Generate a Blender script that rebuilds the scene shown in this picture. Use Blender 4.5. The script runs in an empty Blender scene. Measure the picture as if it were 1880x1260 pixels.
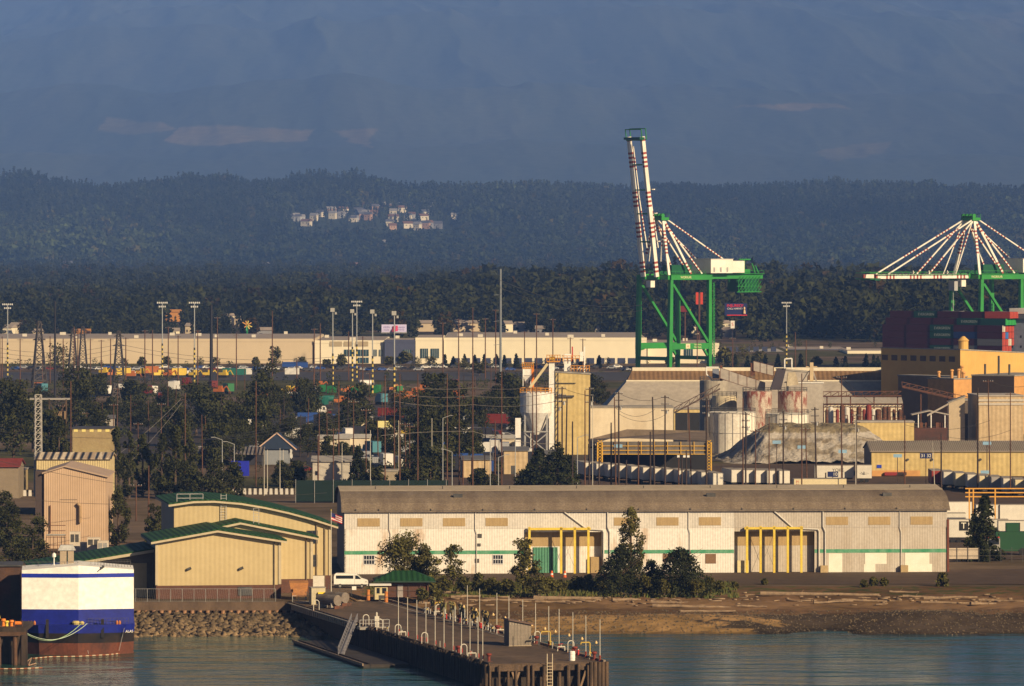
import bpy, math, random
import numpy as np
from mathutils import Vector, Matrix
R = math.radians
sc = bpy.context.scene
COL = sc.collection
# ---------------- camera (200 mm telephoto, 60 m above the yards) ----------------
F, H, HY = 10444.0, 60.0, 430.0
cam = bpy.data.cameras.new("camera"); camo = bpy.data.objects.new("camera", cam); COL.objects.link(camo)
cam.lens = 200; cam.sensor_width = 36; cam.sensor_fit = 'HORIZONTAL'; cam.shift_y = -200/1880
cam.clip_start = 5; cam.clip_end = 90000
camo.location = (0, 0, H); camo.rotation_euler = (R(90), 0, 0); sc.camera = camo
# ---------------- sky and sun ----------------
SUN_AZ, SUN_EL = R(43), R(25)      # azimuth measured from behind the camera towards the right
world = bpy.data.worlds.new("World"); sc.world = world; world.use_nodes = True
wn = world.node_tree.nodes; wl = world.node_tree.links
sky = wn.new('ShaderNodeTexSky'); sky.sky_type = 'NISHITA'; sky.sun_disc = False
sky.sun_elevation = SUN_EL; sky.sun_rotation = math.pi - SUN_AZ; sky.altitude = 50
sky.air_density = 0.3; sky.dust_density = 0.5; sky.ozone_density = 0.5
bg = wn['Background']; bg.inputs['Strength'].default_value = 0.05
wl.new(sky.outputs[0], bg.inputs['Color'])
sl = bpy.data.lights.new("sun", 'SUN'); so = bpy.data.objects.new("sun", sl); COL.objects.link(so)
sl.energy = 5.0; sl.angle = R(0.5); sl.color = (1.0, 0.77, 0.47)
sdir = Vector((math.sin(SUN_AZ)*math.cos(SUN_EL), -math.cos(SUN_AZ)*math.cos(SUN_EL), math.sin(SUN_EL)))
so.rotation_euler = sdir.to_track_quat('Z', 'Y').to_euler(); so.location = (300, 300, 500)
sc.view_settings.view_transform = 'Standard'; sc.view_settings.look = 'None'
sc.view_settings.exposure = 0.4; sc.view_settings.gamma = 1.0
sc.cycles.use_denoising = True
sc.cycles.max_bounces = 5; sc.cycles.diffuse_bounces = 2; sc.cycles.volume_bounces = 0
sc.cycles.transparent_max_bounces = 12

# ---------------- photograph <-> world helpers ----------------
def PX(px, d): return (px-940)*d/F
def PZ(py, d): return H-(py-HY)*d/F
def DG(py, z=0.0): return F*(H-z)/(py-HY)
def G(px, py, z=0.0):
    d = DG(py, z); return Vector((PX(px, d), d, z))
def P3(px, py, d): return Vector((PX(px, d), d, PZ(py, d)))
def S(d): return d/F

# ---------------- mesh builder ----------------
class MB:
    def __init__(s): s.v = []; s.f = []; s.mi = []; s.m = 0
    def add(s, vs, fs, M=None):
        b = len(s.v)
        if M is not None: vs = [M @ Vector(v) for v in vs]
        s.v += [tuple(v) for v in vs]; s.f += [tuple(b+i for i in f) for f in fs]; s.mi += [s.m]*len(fs); return s
    def box(s, x0, y0, z0, x1, y1, z1, M=None):
        v = [(x0,y0,z0),(x1,y0,z0),(x1,y1,z0),(x0,y1,z0),(x0,y0,z1),(x1,y0,z1),(x1,y1,z1),(x0,y1,z1)]
        return s.add(v, [(0,3,2,1),(4,5,6,7),(0,1,5,4),(1,2,6,5),(2,3,7,6),(3,0,4,7)], M)
    def cb(s, cx, cy, cz, sx, sy, sz, rz=0):
        M = Matrix.Translation((cx,cy,cz)) @ Matrix.Rotation(rz,4,'Z')
        return s.box(-sx/2,-sy/2,-sz/2,sx/2,sy/2,sz/2,M)
    def bar(s, a, b, w, h=None):
        h = h or w; a = Vector(a); b = Vector(b); d = b-a; L = d.length
        if L < 1e-6: return s
        M = Matrix.Translation(a) @ d.to_track_quat('Z','Y').to_matrix().to_4x4()
        return s.box(-w/2,-h/2,0,w/2,h/2,L,M)
    def tube(s, a, b, r, r2=None, n=10, cap=True):
        r2 = r if r2 is None else r2; a = Vector(a); b = Vector(b); d = b-a
        q = d.to_track_quat('Z','Y').to_matrix()
        vs = []
        for k in range(n):
            t = 2*math.pi*k/n; c = Vector((math.cos(t), math.sin(t), 0)); vs.append(a+q@(c*r))
        for k in range(n):
            t = 2*math.pi*k/n; c = Vector((math.cos(t), math.sin(t), 0)); vs.append(b+q@(c*r2))
        fs = [(k,(k+1)%n,n+(k+1)%n,n+k) for k in range(n)]
        if cap: fs += [tuple(range(n-1,-1,-1)), tuple(range(n,2*n))]
        return s.add(vs, fs)
    def path(s, pts, r, n=6):
        for a, b in zip(pts[:-1], pts[1:]): s.tube(a, b, r, n=n, cap=True)
        return s
    def lathe(s, prof, c=(0,0,0), n=20, cap=True):
        vs = []; fs = []
        for r, z in prof:
            for k in range(n):
                t = 2*math.pi*k/n; vs.append((c[0]+r*math.cos(t), c[1]+r*math.sin(t), c[2]+z))
        m = len(prof)
        for i in range(m-1):
            for k in range(n): fs.append((i*n+k, i*n+(k+1)%n, (i+1)*n+(k+1)%n, (i+1)*n+k))
        if cap: fs += [tuple(range(n-1,-1,-1)), tuple((m-1)*n+k for k in range(n))]
        return s.add(vs, fs)
    def ext(s, prof, y0, y1, axis='y', M=None):
        """prof: list of (a,z); extruded along y (a is x) or along x (a is y)"""
        n = len(prof)
        if axis == 'y': vs = [(a,y0,z) for a,z in prof]+[(a,y1,z) for a,z in prof]
        else: vs = [(y0,a,z) for a,z in prof]+[(y1,a,z) for a,z in prof]
        fs = [(k,(k+1)%n,n+(k+1)%n,n+k) for k in range(n)]+[tuple(range(n-1,-1,-1)),tuple(range(n,2*n))]
        return s.add(vs, fs, M)
    def sheet(s, prof, y0, y1, t=0.15, axis='y'):
        """open profile turned into a slab t thick (top side as given)"""
        return s.ext(list(prof)+[(a,z-t) for a,z in reversed(list(prof))], y0, y1, axis)
    def poly(s, pts): return s.add(pts, [tuple(range(len(pts)))])
    def build(s, name, mat, parent=None, smooth=False, loc=None, rz=0, props=None):
        me = bpy.data.meshes.new(name); me.from_pydata(s.v, [], s.f)
        mats = mat if isinstance(mat, (list, tuple)) else [mat]
        for m in mats: me.materials.append(m)
        if len(mats) > 1: me.polygons.foreach_set('material_index', s.mi)
        if smooth: me.polygons.foreach_set('use_smooth', [True]*len(me.polygons))
        me.update()
        import bmesh as _b
        bm = _b.new(); bm.from_mesh(me); _b.ops.recalc_face_normals(bm, faces=bm.faces); bm.to_mesh(me); bm.free()
        o = bpy.data.objects.new(name, me); COL.objects.link(o)
        if parent is not None: o.parent = parent
        if loc is not None: o.location = loc
        if rz: o.rotation_euler[2] = rz
        return o
def tag(o, label, cat, group=None, kind=None):
    if label: o['label'] = label
    if cat: o['category'] = cat
    if group: o['group'] = group
    if kind: o['kind'] = kind
    return o
def thing(name, label, cat, loc=(0,0,0), rz=0, group=None, sc_=1):
    o = bpy.data.objects.new(name, None); COL.objects.link(o); o.location = loc; o.rotation_euler = (0,0,rz)
    o.scale = (sc_,sc_,sc_); o.empty_display_size = 1
    return tag(o, label, cat, group)
def struct(o): o['kind'] = 'structure'; return o
def copy_tree(o, parent=None, loc=None, rz=None, label=None, scl=None):
    c = o.copy(); COL.objects.link(c)
    if parent is not None: c.parent = parent; 
    if loc is not None: c.location = loc
    if rz is not None: c.rotation_euler[2] = rz
    if label: c['label'] = label
    if scl is not None: c.scale = scl if hasattr(scl,'__len__') else (scl,scl,scl)
    for ch in o.children: copy_tree(ch, c)
    return c
ORD = ['first','second','third','fourth','fifth','sixth','seventh','eighth','ninth','tenth','eleventh','twelfth','thirteenth',
 'fourteenth','fifteenth','sixteenth','seventeenth','eighteenth','nineteenth','twentieth']
def nth(i):
    if i < 20: return ORD[i]
    t = ['twenty','thirty','forty','fifty','sixty','seventy','eighty','ninety'][(i+1)//10-2]; r = (i+1)%10
    return t+'-'+ORD[r-1] if r else {'twenty':'twentieth','thirty':'thirtieth','forty':'fortieth','fifty':'fiftieth','sixty':'sixtieth','seventy':'seventieth','eighty':'eightieth','ninety':'ninetieth'}[t]

# ---------------- materials ----------------
_M = {}
def mat(name, c, c2=None, rough=.75, sc_=0.6, lo=.35, hi=.65, stretch=(1,1,1), metal=0, bump=0, bsc=8, wave=None, wamp=.6, var=.12, spec=.3, attr=None):
    """c mixed with c2 by a noise mask (stains, rust); var: fine brightness variation; wave=(axis, period m): corrugation"""
    if name in _M: return _M[name]
    m = bpy.data.materials.new(name); m.use_nodes = True; _M[name] = m
    nt = m.node_tree; N = nt.nodes; L = nt.links; B = N['Principled BSDF']
    B.inputs['Roughness'].default_value = rough; B.inputs['Metallic'].default_value = metal
    B.inputs['Specular IOR Level'].default_value = spec
    tc = N.new('ShaderNodeTexCoord'); mp = N.new('ShaderNodeMapping'); mp.inputs['Scale'].default_value = stretch
    L.new(tc.outputs['Object'], mp.inputs['Vector'])
    nz = N.new('ShaderNodeTexNoise'); nz.inputs['Scale'].default_value = sc_; nz.inputs['Detail'].default_value = 5; nz.inputs['Roughness'].default_value = .65
    L.new(mp.outputs[0], nz.inputs['Vector'])
    cr = N.new('ShaderNodeValToRGB'); cr.color_ramp.elements[0].position = lo; cr.color_ramp.elements[1].position = hi
    c2 = c2 or tuple(x*.8 for x in c)
    cr.color_ramp.elements[0].color = (*c,1); cr.color_ramp.elements[1].color = (*c2,1)
    L.new(nz.outputs[0], cr.inputs[0]); out = cr.outputs[0]
    if attr:
        at = N.new('ShaderNodeAttribute'); at.attribute_name = attr
        mx = N.new('ShaderNodeMix'); mx.data_type = 'RGBA'; mx.blend_type = 'MULTIPLY'; mx.inputs[0].default_value = 1
        L.new(out, mx.inputs[6]); L.new(at.outputs['Color'], mx.inputs[7]); out = mx.outputs[2]
    if var:
        n2 = N.new('ShaderNodeTexNoise'); n2.inputs['Scale'].default_value = sc_*7; n2.inputs['Detail'].default_value = 3
        L.new(tc.outputs['Object'], n2.inputs['Vector'])
        mr = N.new('ShaderNodeMapRange'); mr.inputs[1].default_value=.3; mr.inputs[2].default_value=.7; mr.inputs[3].default_value = 1-var; mr.inputs[4].default_value = 1+var
        L.new(n2.outputs[0], mr.inputs[0])
        mm = N.new('ShaderNodeVectorMath'); mm.operation = 'SCALE'; L.new(out, mm.inputs[0]); L.new(mr.outputs[0], mm.inputs['Scale']); out = mm.outputs[0]
    L.new(out, B.inputs['Base Color'])
    h = None
    if wave:
        ax, per = wave; sp = N.new('ShaderNodeSeparateXYZ'); L.new(tc.outputs['Object'], sp.inputs[0])
        ml = N.new('ShaderNodeMath'); ml.operation='MULTIPLY'; ml.inputs[1].default_value = 2*math.pi/per; L.new(sp.outputs['xyz'.index(ax)], ml.inputs[0])
        sn = N.new('ShaderNodeMath'); sn.operation='SINE'; L.new(ml.outputs[0], sn.inputs[0]); h = sn.outputs[0]
        bp = N.new('ShaderNodeBump'); bp.inputs['Strength'].default_value = wamp; bp.inputs['Distance'].default_value = per*.16
        L.new(h, bp.inputs['Height']); L.new(bp.outputs[0], B.inputs['Normal'])
    elif bump:
        n3 = N.new('ShaderNodeTexNoise'); n3.inputs['Scale'].default_value = bsc; n3.inputs['Detail'].default_value = 4; L.new(tc.outputs['Object'], n3.inputs['Vector'])
        bp = N.new('ShaderNodeBump'); bp.inputs['Strength'].default_value = .8; bp.inputs['Distance'].default_value = bump
        L.new(n3.outputs[0], bp.inputs['Height']); L.new(bp.outputs[0], B.inputs['Normal'])
    return m
def flat(name, c, rough=.6, metal=0, var=.08): return mat(name, c, tuple(x*.86 for x in c), rough=rough, metal=metal, var=var, sc_=.8)
WHITE = mat('white_paint', (.78,.76,.72), (.6,.56,.48), sc_=.5, lo=.45, hi=.75)
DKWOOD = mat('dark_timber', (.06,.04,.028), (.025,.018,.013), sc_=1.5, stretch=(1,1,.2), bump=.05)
RUST = mat('rusty_steel', (.16,.06,.03), (.06,.035,.025), sc_=1.5)
GALV = mat('galvanised_steel', (.45,.45,.43), (.32,.31,.3), rough=.5, metal=.4)
STEEL = mat('dark_steel', (.09,.085,.08), (.05,.05,.05), rough=.6)
BLACK = flat('black_rubber', (.02,.02,.022), .8)
GLASS = flat('dark_glass', (.02,.025,.035), .12)
BROWNPOLE = mat('brown_pole_wood', (.13,.06,.035), (.07,.035,.022), sc_=2, stretch=(1,1,.15))
DARKPOLE = mat('dark_pole_wood', (.055,.035,.028), (.03,.02,.017), sc_=2, stretch=(1,1,.15))
GREYPOLE = flat('grey_pole', (.35,.36,.36), .5)
YEL = mat('yellow_paint', (.72,.55,.08), (.6,.42,.06), sc_=.8)
ORG = flat('orange_paint', (.75,.22,.03))
RED = flat('red_paint', (.5,.04,.03))
BLUE = flat('blue_paint', (.02,.05,.42))
GREEN = flat('green_paint', (.02,.22,.08))
CONC = mat('concrete', (.34,.31,.27), (.24,.22,.19), sc_=.4)
# ---------------- numpy noise ----------------
def vnoise(x, y, seed=0):
    xi = np.floor(x).astype(np.int64); yi = np.floor(y).astype(np.int64); fx = x-xi; fy = y-yi
    fx = fx*fx*(3-2*fx); fy = fy*fy*(3-2*fy)
    def h(a, b):
        n = (a*374761393 + b*668265263 + seed*1442695041) & 0x7fffffff
        n = ((n ^ (n >> 13))*1274126177) & 0x7fffffff
        return ((n ^ (n >> 16)) & 0xffff)/65535.0
    return (h(xi,yi)*(1-fx)+h(xi+1,yi)*fx)*(1-fy)+(h(xi,yi+1)*(1-fx)+h(xi+1,yi+1)*fx)*fy
def fbm(x, y, o=5, seed=0, g=.5):
    a = 1; s = 0; t = 0
    for i in range(o): s = s+a*vnoise(x*2**i, y*2**i, seed+i); t += a; a *= g
    return s/t
def np_mesh(name, V, Fq, mat_, smooth=False, colors=None, nper=4):
    me = bpy.data.meshes.new(name); nv = len(V); nf = len(Fq)
    me.vertices.add(nv); me.vertices.foreach_set('co', np.asarray(V, np.float32).ravel())
    me.loops.add(nf*nper); me.loops.foreach_set('vertex_index', np.asarray(Fq, np.int32).ravel())
    me.polygons.add(nf); me.polygons.foreach_set('loop_start', np.arange(0, nf*nper, nper, dtype=np.int32))
    try: me.polygons.foreach_set('loop_total', np.full(nf, nper, np.int32))
    except Exception: pass
    if smooth: me.polygons.foreach_set('use_smooth', np.ones(nf, bool))
    me.update(calc_edges=True)
    if colors is not None:
        a = me.color_attributes.new('tint', 'FLOAT_COLOR', 'POINT')
        c = np.ones((nv,4), np.float32); c[:,:3] = colors; a.data.foreach_set('color', c.ravel())
    me.materials.append(mat_)
    return me
def grid_mesh(name, X, Y, Z, mat_, colors=None, smooth=True):
    ny, nx = X.shape; V = np.stack([X,Y,Z],-1).reshape(-1,3)
    i = np.arange(ny*nx).reshape(ny,nx)
    Fq = np.stack([i[:-1,:-1],i[:-1,1:],i[1:,1:],i[1:,:-1]],-1).reshape(-1,4)
    return np_mesh(name, V, Fq, mat_, smooth, None if colors is None else colors.reshape(-1,3))
def link(name, me, parent=None):
    o = bpy.data.objects.new(name, me); COL.objects.link(o)
    if parent: o.parent = parent
    return o
WATER_Z = -3.5
# ---------------- ground: one sheet out to the foot of the hills ----------------
def ground_h(x, d):
    """near shore: flat yards, a beach right of the pier, a quay wall left of it"""
    # beach right of the pier root
    n = fbm(x/14+3, d/9, 4, 5)
    shore = 903 + (n-.5)*10
    top = 968.0
    t = np.clip((d-shore)/(top-shore), 0, 1)
    hb = WATER_Z + (-WATER_Z+.0)*(t**.75) 
    hb = np.where(d < shore, WATER_Z-(shore-d)*.09, hb)
    # mud mounds / erosion scarps between the tide line and the driftwood
    ux = x
    m1 = np.exp(-((ux-66)/11)**2-((d-918)/9)**2)*1.3
    m2 = np.exp(-((ux-100)/15)**2-((d-921)/10)**2)*1.5
    m3 = np.exp(-((ux-28)/16)**2-((d-916)/7)**2)*.9
    dip = np.exp(-((ux-50)/7)**2-((d-910)/9)**2)*.9
    rough = (fbm(x/2.2, d/2.2, 3, 9)-.5)*.5
    w = np.clip((967-d)/10, 0, 1)*np.clip((d-890)/10, 0, 1)
    hb = hb + (m1+m2+m3-dip)*w + rough*w
    hl = np.where(d > 927, 0.0, -7.0)
    k = np.clip((x+27)/2.0, 0, 1)       # left of x=-27: quay, right: beach
    out = hl*(1-k)+hb*k
    out = np.where(d > 969, 0.0, out)
    return out + np.where(d > 969, (fbm(x/30, d/30, 3, 2)-.5)*.12, 0)
GRND = mat('bare_ground', (.145,.105,.075), (.085,.062,.036), sc_=.02, lo=.42, hi=.6, var=.2, bump=.15, bsc=.8, rough=.95, attr='tint', spec=.1)
def mk_ground():
    ys = np.concatenate([np.arange(868, 975, .55), np.arange(975, 1300, 6), np.geomspace(1306, 9800, 130)])
    us = np.linspace(-1.25, 1.25, 420)     # fans out with distance
    Y, U = np.meshgrid(ys, us, indexing='ij'); X = U*(Y*.09+8)
    Z = ground_h(X, Y)
    # tint by what the ground is made of
    c = np.ones(X.shape+(3,))
    n = fbm(X/6, Y/3, 4, 21); n2 = fbm(X/1.2, Y/1.2, 3, 22)
    beach = (X > -27) & (Y < 969)
    def put(mask, col): c[mask] = col
    sand = np.array([1.8,1.5,1.1]); dark = np.array([.42,.42,.42]); grass = np.array([.62,.85,.4]); brown = np.array([1.25,1.0,.75]); gravel = np.array([2.3,1.95,1.25])
    t = Y + (n-.5)*14
    base = np.where((t < 921)[...,None], gravel*(.7+.7*n2[...,None]), np.where((t < 933)[...,None], brown*(.6+.5*n2[...,None]), sand*.85))
    base = np.where((t > 948)[...,None], brown*.9, base)
    gr = (t > 953) & (X > -25) & (X < 33+(n-.5)*20)
    base = np.where(gr[...,None], grass*(.8+.4*n2[...,None]), base)
    gr2 = (Y > 955) & (X >= 30) & (n2 > .55)
    base = np.where(gr2[...,None], grass, base)
    wet = (X > 20) & (t < 925) & (X*.06+n*2 > 3.2)
    base = np.where(wet[...,None], dark*(.8+.8*n2[...,None]), base)
    base = np.where((Z < WATER_Z+.25)[...,None], base*.6, base)
    c = np.where(beach[...,None], base, c)
    far = Y > 1330
    n5 = fbm(X/60, Y/90, 4, 31)
    c = np.where(far[...,None] & (n5 > .5)[...,None], c*np.array([.62,.8,.42]), c)
    struct(link('ground', grid_mesh('ground', X, Y, Z, GRND, c)))
mk_ground()
# near ground under the camera side and under water
mb = MB(); mb.box(-220, -50, -16, 220, 869, -9); struct(mb.build('seabed', flat('seabed_mud', (.05,.045,.03), .95)))
# ---------------- water ----------------
def mk_water():
    m = bpy.data.materials.new('harbour_water'); m.use_nodes = True
    N = m.node_tree.nodes; L = m.node_tree.links; B = N['Principled BSDF']
    B.inputs['Base Color'].default_value = (.02,.065,.05,1); B.inputs['Roughness'].default_value = .12; B.inputs['IOR'].default_value = 1.33
    tc = N.new('ShaderNodeTexCoord'); mp = N.new('ShaderNodeMapping'); mp.inputs['Scale'].default_value = (.3,1,1); L.new(tc.outputs['Object'], mp.inputs[0])
    prev = None
    for s_, dist in ((.55,.4),(2.4,.09),(.16,1.5),(.05,2.4)):
        n = N.new('ShaderNodeTexNoise'); n.inputs['Scale'].default_value = s_; n.inputs['Detail'].default_value = 3; L.new(mp.outputs[0], n.inputs['Vector'])
        b = N.new('ShaderNodeBump'); b.inputs['Strength'].default_value = 1; b.inputs['Distance'].default_value = dist
        L.new(n.outputs[0], b.inputs['Height'])
        if prev: L.new(prev.outputs[0], b.inputs['Normal'])
        prev = b
    L.new(prev.outputs[0], B.inputs['Normal'])
    mb = MB(); mb.poly([(-260,-40,WATER_Z),(260,-40,WATER_Z),(260,960,WATER_Z),(-27,960,WATER_Z),(-27,927.5,WATER_Z),(-260,927.5,WATER_Z)])
    struct(mb.build('water', m))
mk_water()
# ---------------- far terrain: wooded hill, then mountains ----------------
def hill_h(x, d):
    az = x/d                    # -0.09..0.09
    crest = 12700 + 700*(vnoise(az*60+5, az*0, 3)-.5)
    t = np.clip((d-9400)/(crest-9400), 0, 1)
    top = 150 + 25*(vnoise(az*70+9, az*0+1, 4)-.5)+9*(vnoise(az*260+9, az*0+1, 6)-.5)-90*np.clip(az-.01,0,1) - 30*np.clip((np.abs(az-.03)-.05)/.08, 0, 1)*0
    t = t*t*(3-2*t)
    back = np.clip((d-crest)/2200, 0, 1)
    return top*t + 20*(fbm(x/500, d/900, 4, 13)-.5)*t - back*90
def mtn_h(x, d):
    d = d/1.6; x = x/1.6
    t = np.clip((d-10500)/(21000-10500), 0, 1)
    base = 60 + 1700*t**1.12 + 460*t*(fbm(x/900+7, d/4200, 4, 41)-.5)
    for rc, ra, sd in ((11900,80,81),(13600,100,82),(16000,90,83)):
        k = rc+900*(fbm(x/700+5, x*0+1, 3, sd)-.5); base = base + ra*(.3+1.3*fbm(x/500+2, x*0+3, 3, sd+9))*np.exp(-np.where(d<k,(d-k)/900,(d-k)/380)**2)
    r = 1-np.abs(fbm(x/330+d/5200, d/2600, 4, 47)*2-1); base = base + 220*t*(r-.6)
    return base + 50*t*(fbm(x/110, d/700, 3, 51)-.5) + 9*(fbm(x/32, d/190, 2, 53)-.5)
def m_forestfloor(): return mat('forest_floor', (.03,.042,.022), (.05,.055,.03), sc_=.004, attr='tint', rough=1, var=.25, spec=.05)
def m_mtn():
    return mat('mountain_forest', (.04,.05,.03), (.06,.065,.04), sc_=.003, stretch=(1,.16,.3), lo=.35, hi=.7, attr='tint', rough=1, var=.12, spec=.05)
def mk_far():
    ys = np.arange(7600, 16200, 45.); us = np.linspace(-1.3, 1.3, 200)
    Y, U = np.meshgrid(ys, us, indexing='ij'); X = U*Y*.095
    Z = hill_h(X, Y); struct(link('hill', grid_mesh('hill', X, Y, Z, m_forestfloor(), np.ones(X.shape+(3,)))))
    ys = np.linspace(15600, 35500, 640); us = np.linspace(-1.3, 1.3, 620)
    Y, U = np.meshgrid(ys, us, indexing='ij'); X = U*Y*.095
    Z = mtn_h(X, Y)
    # clearcuts, placed where they lie on the slope (found along the photo's sight lines)
    PXX = 940 + X/Y*F; PYY = HY + (H-Z)/Y*F
    n = fbm(X/260, Y/900, 5, 61, .7); c = np.ones(X.shape+(3,))*(.55+.7*fbm(X/650+3, Y/4200, 4, 63))[...,None]
    jx = PXX+(n-.5)*60; jy = PYY+(fbm(X/150+9, Y/600, 4, 65, .7)-.5)*16
    for poly, s_ in ((((200,214),(300,224),(330,240),(240,246),(175,243)),.8),(((330,236),(400,226),(585,236),(570,262),(430,268),(345,274),(300,262)),1),(((610,240),(695,236),(680,272),(650,262)),.6),(((1345,200),(1420,190),(1545,190),(1575,203),(1440,203)),.9),(((1495,275),(1560,266),(1650,260),(1640,280),(1520,298)),.5),(((1780,30),(1880,20),(1880,90),(1830,70)),.3),(((1040,112),(1110,108),(1090,122)),.3)):
        ins = np.full(X.shape, 1e9); m_ = len(poly)
        for i_ in range(m_):
            (ax,ay),(bx,by) = poly[i_], poly[(i_+1)%m_]; L_ = math.hypot(bx-ax,by-ay); ins = np.minimum(ins, ((bx-ax)*(jy-ay)-(by-ay)*(jx-ax))/L_)
        w = np.clip(ins/3, 0, 1)*s_*(.4+.8*fbm(X/90, Y/700, 3, 71))
        c += w[...,None]*np.array([2.0,1.0,.4])
    struct(link('mountains', grid_mesh('mountains', X, Y, Z, m_mtn(), c)))
    return
mk_far()
# ---------------- far woods: many small trees built as leaf tufts, one object per wood ----------------
def tuft_forest(name, label, pts, hts, conif, seed, tint, size, nt=34, matc=None):
    rng = np.random.default_rng(seed); n = len(pts)
    k = rng.random((n, nt)); th = rng.random((n, nt))*2*np.pi
    con = conif[:,None]
    # height fraction and radius profile
    zf = np.where(con, k**.8, .25+.72*k)
    prof = np.where(con, (1-zf)*.2+.012, .30*np.sqrt(np.clip(1-((zf-.6)/.42)**2, 0, 1)))
    rr = prof*np.where(con, .35+.75*rng.random((n,nt)), .5+.55*rng.random((n,nt)))
    h = hts[:,None]
    cx = pts[:,0:1]+rr*h*np.cos(th); cy = pts[:,1:2]+rr*h*np.sin(th); cz = pts[:,2:3]+zf*h
    # last tuft on conifers is the leader
    sz = size*np.where(con, .55+.6*(1-zf), 1.0)*(.6+.8*rng.random((n,nt)))*(h/16)
    C = np.stack([cx,cy,cz],-1).reshape(-1,3); s_ = sz.reshape(-1,1)
    def rv():
        v = rng.normal(size=C.shape); v /= np.linalg.norm(v,axis=1,keepdims=True); return v
    a = rv(); a[:,2] *= .8; b = np.cross(a, rv()); b /= np.linalg.norm(b,axis=1,keepdims=True)+1e-6
    V = np.stack([C+a*s_, C-a*s_*.5+b*s_*.8, C-a*s_*.5-b*s_*.8], 1).reshape(-1,3)
    F3 = np.arange(len(V)).reshape(-1,3)
    tc = np.repeat(tint, nt*3, axis=0)*(.75+.5*rng.random((n*nt,1))).repeat(3,0)
    me = np_mesh(name, V, F3, matc or mat('far_foliage', (.034,.040,.017), (.025,.031,.014), sc_=.01, attr='tint', rough=.9, var=0, spec=.1), colors=tc, nper=3)
    return tag(link(name, me), label, None, None, 'stuff')
def mk_hillwood():
    rng = np.random.default_rng(5)
    N_ = 30000
    d = 9450+ (13100-9450)*rng.random(N_)**.85; x = (rng.random(N_)*2-1)*d*.102
    z = hill_h(x, d)
    px = 940+x/d*F; py = HY+(H-z)/d*F
    # clearing with houses
    keep = ~((np.abs(px-690)<150)&(py>395)&(py<445)&(rng.random(N_)<.72))
    d, x, z, px, py = d[keep], x[keep], z[keep], px[keep], py[keep]; n = len(d)
    clump = fbm(x/180, d/260, 3, 81)
    hts = (17+19*rng.random(n)**1.5)*(.7+.6*clump)
    hts = hts*np.where((np.abs(px-690)<155)&(py>390)&(py<440), .55, 1)
    con = (rng.random(n) < np.clip((470-py)/90+.25, .12, .95))
    big = fbm(x/380, d/800, 4, 85)
    tint = np.ones((n,3))*(.45+.6*rng.random((n,1)))*(.35+1.5*big[:,None]**1.5)*1.25
    hts = hts*(.7+.6*big)+ (py<350)*rng.random(n)**2*14
    warm = rng.random(n) < .10; tint[warm & ~con] *= np.array([1.7,1.15,.8])
    tint[~con] *= np.array([1.15,1.25,.9])
    tuft_forest('hill_forest', 'dark conifer forest covering the hillside behind the port', np.stack([x,d,z-1],1), hts, con, 7, tint, 2.1, 46)
mk_hillwood()
# ---------------- the long white quay warehouse ----------------
W_WHITE = mat('white_corrugated', (.70,.66,.60), (.42,.25,.12), sc_=.25, lo=.54, hi=.76, stretch=(1,1,.35), wave=('x',.45), wamp=.18, var=.1)
W_GREY = mat('grey_corrugated', (.50,.45,.385), (.40,.34,.27), sc_=.3, stretch=(1,1,.3), wave=('x',.45), wamp=.18, var=.08)
W_DARK = flat('dark_trim_and_shade', (.10,.09,.085))  # dark grey paints shade onto left end walls; also gutter and back wall
W_ROOF = mat('weathered_roof_felt', (.21,.165,.12), (.145,.11,.08), sc_=.5, stretch=(1,.2,.2), var=.3)
W_CAP = mat('pale_roof_cap', (.42,.35,.26), (.34,.28,.2), sc_=.5, var=.15)
PLY = mat('plywood', (.42,.30,.15), (.33,.23,.11), sc_=1.2, stretch=(3,1,.3))
STRIPE = mat('green_stripe_paint', (.04,.24,.12), (.14,.32,.2), sc_=.5, lo=.4, hi=.6)
PATCH = mat('fresh_white_paint', (.80,.77,.66), (.72,.68,.56), sc_=.5, var=.04)
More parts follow.
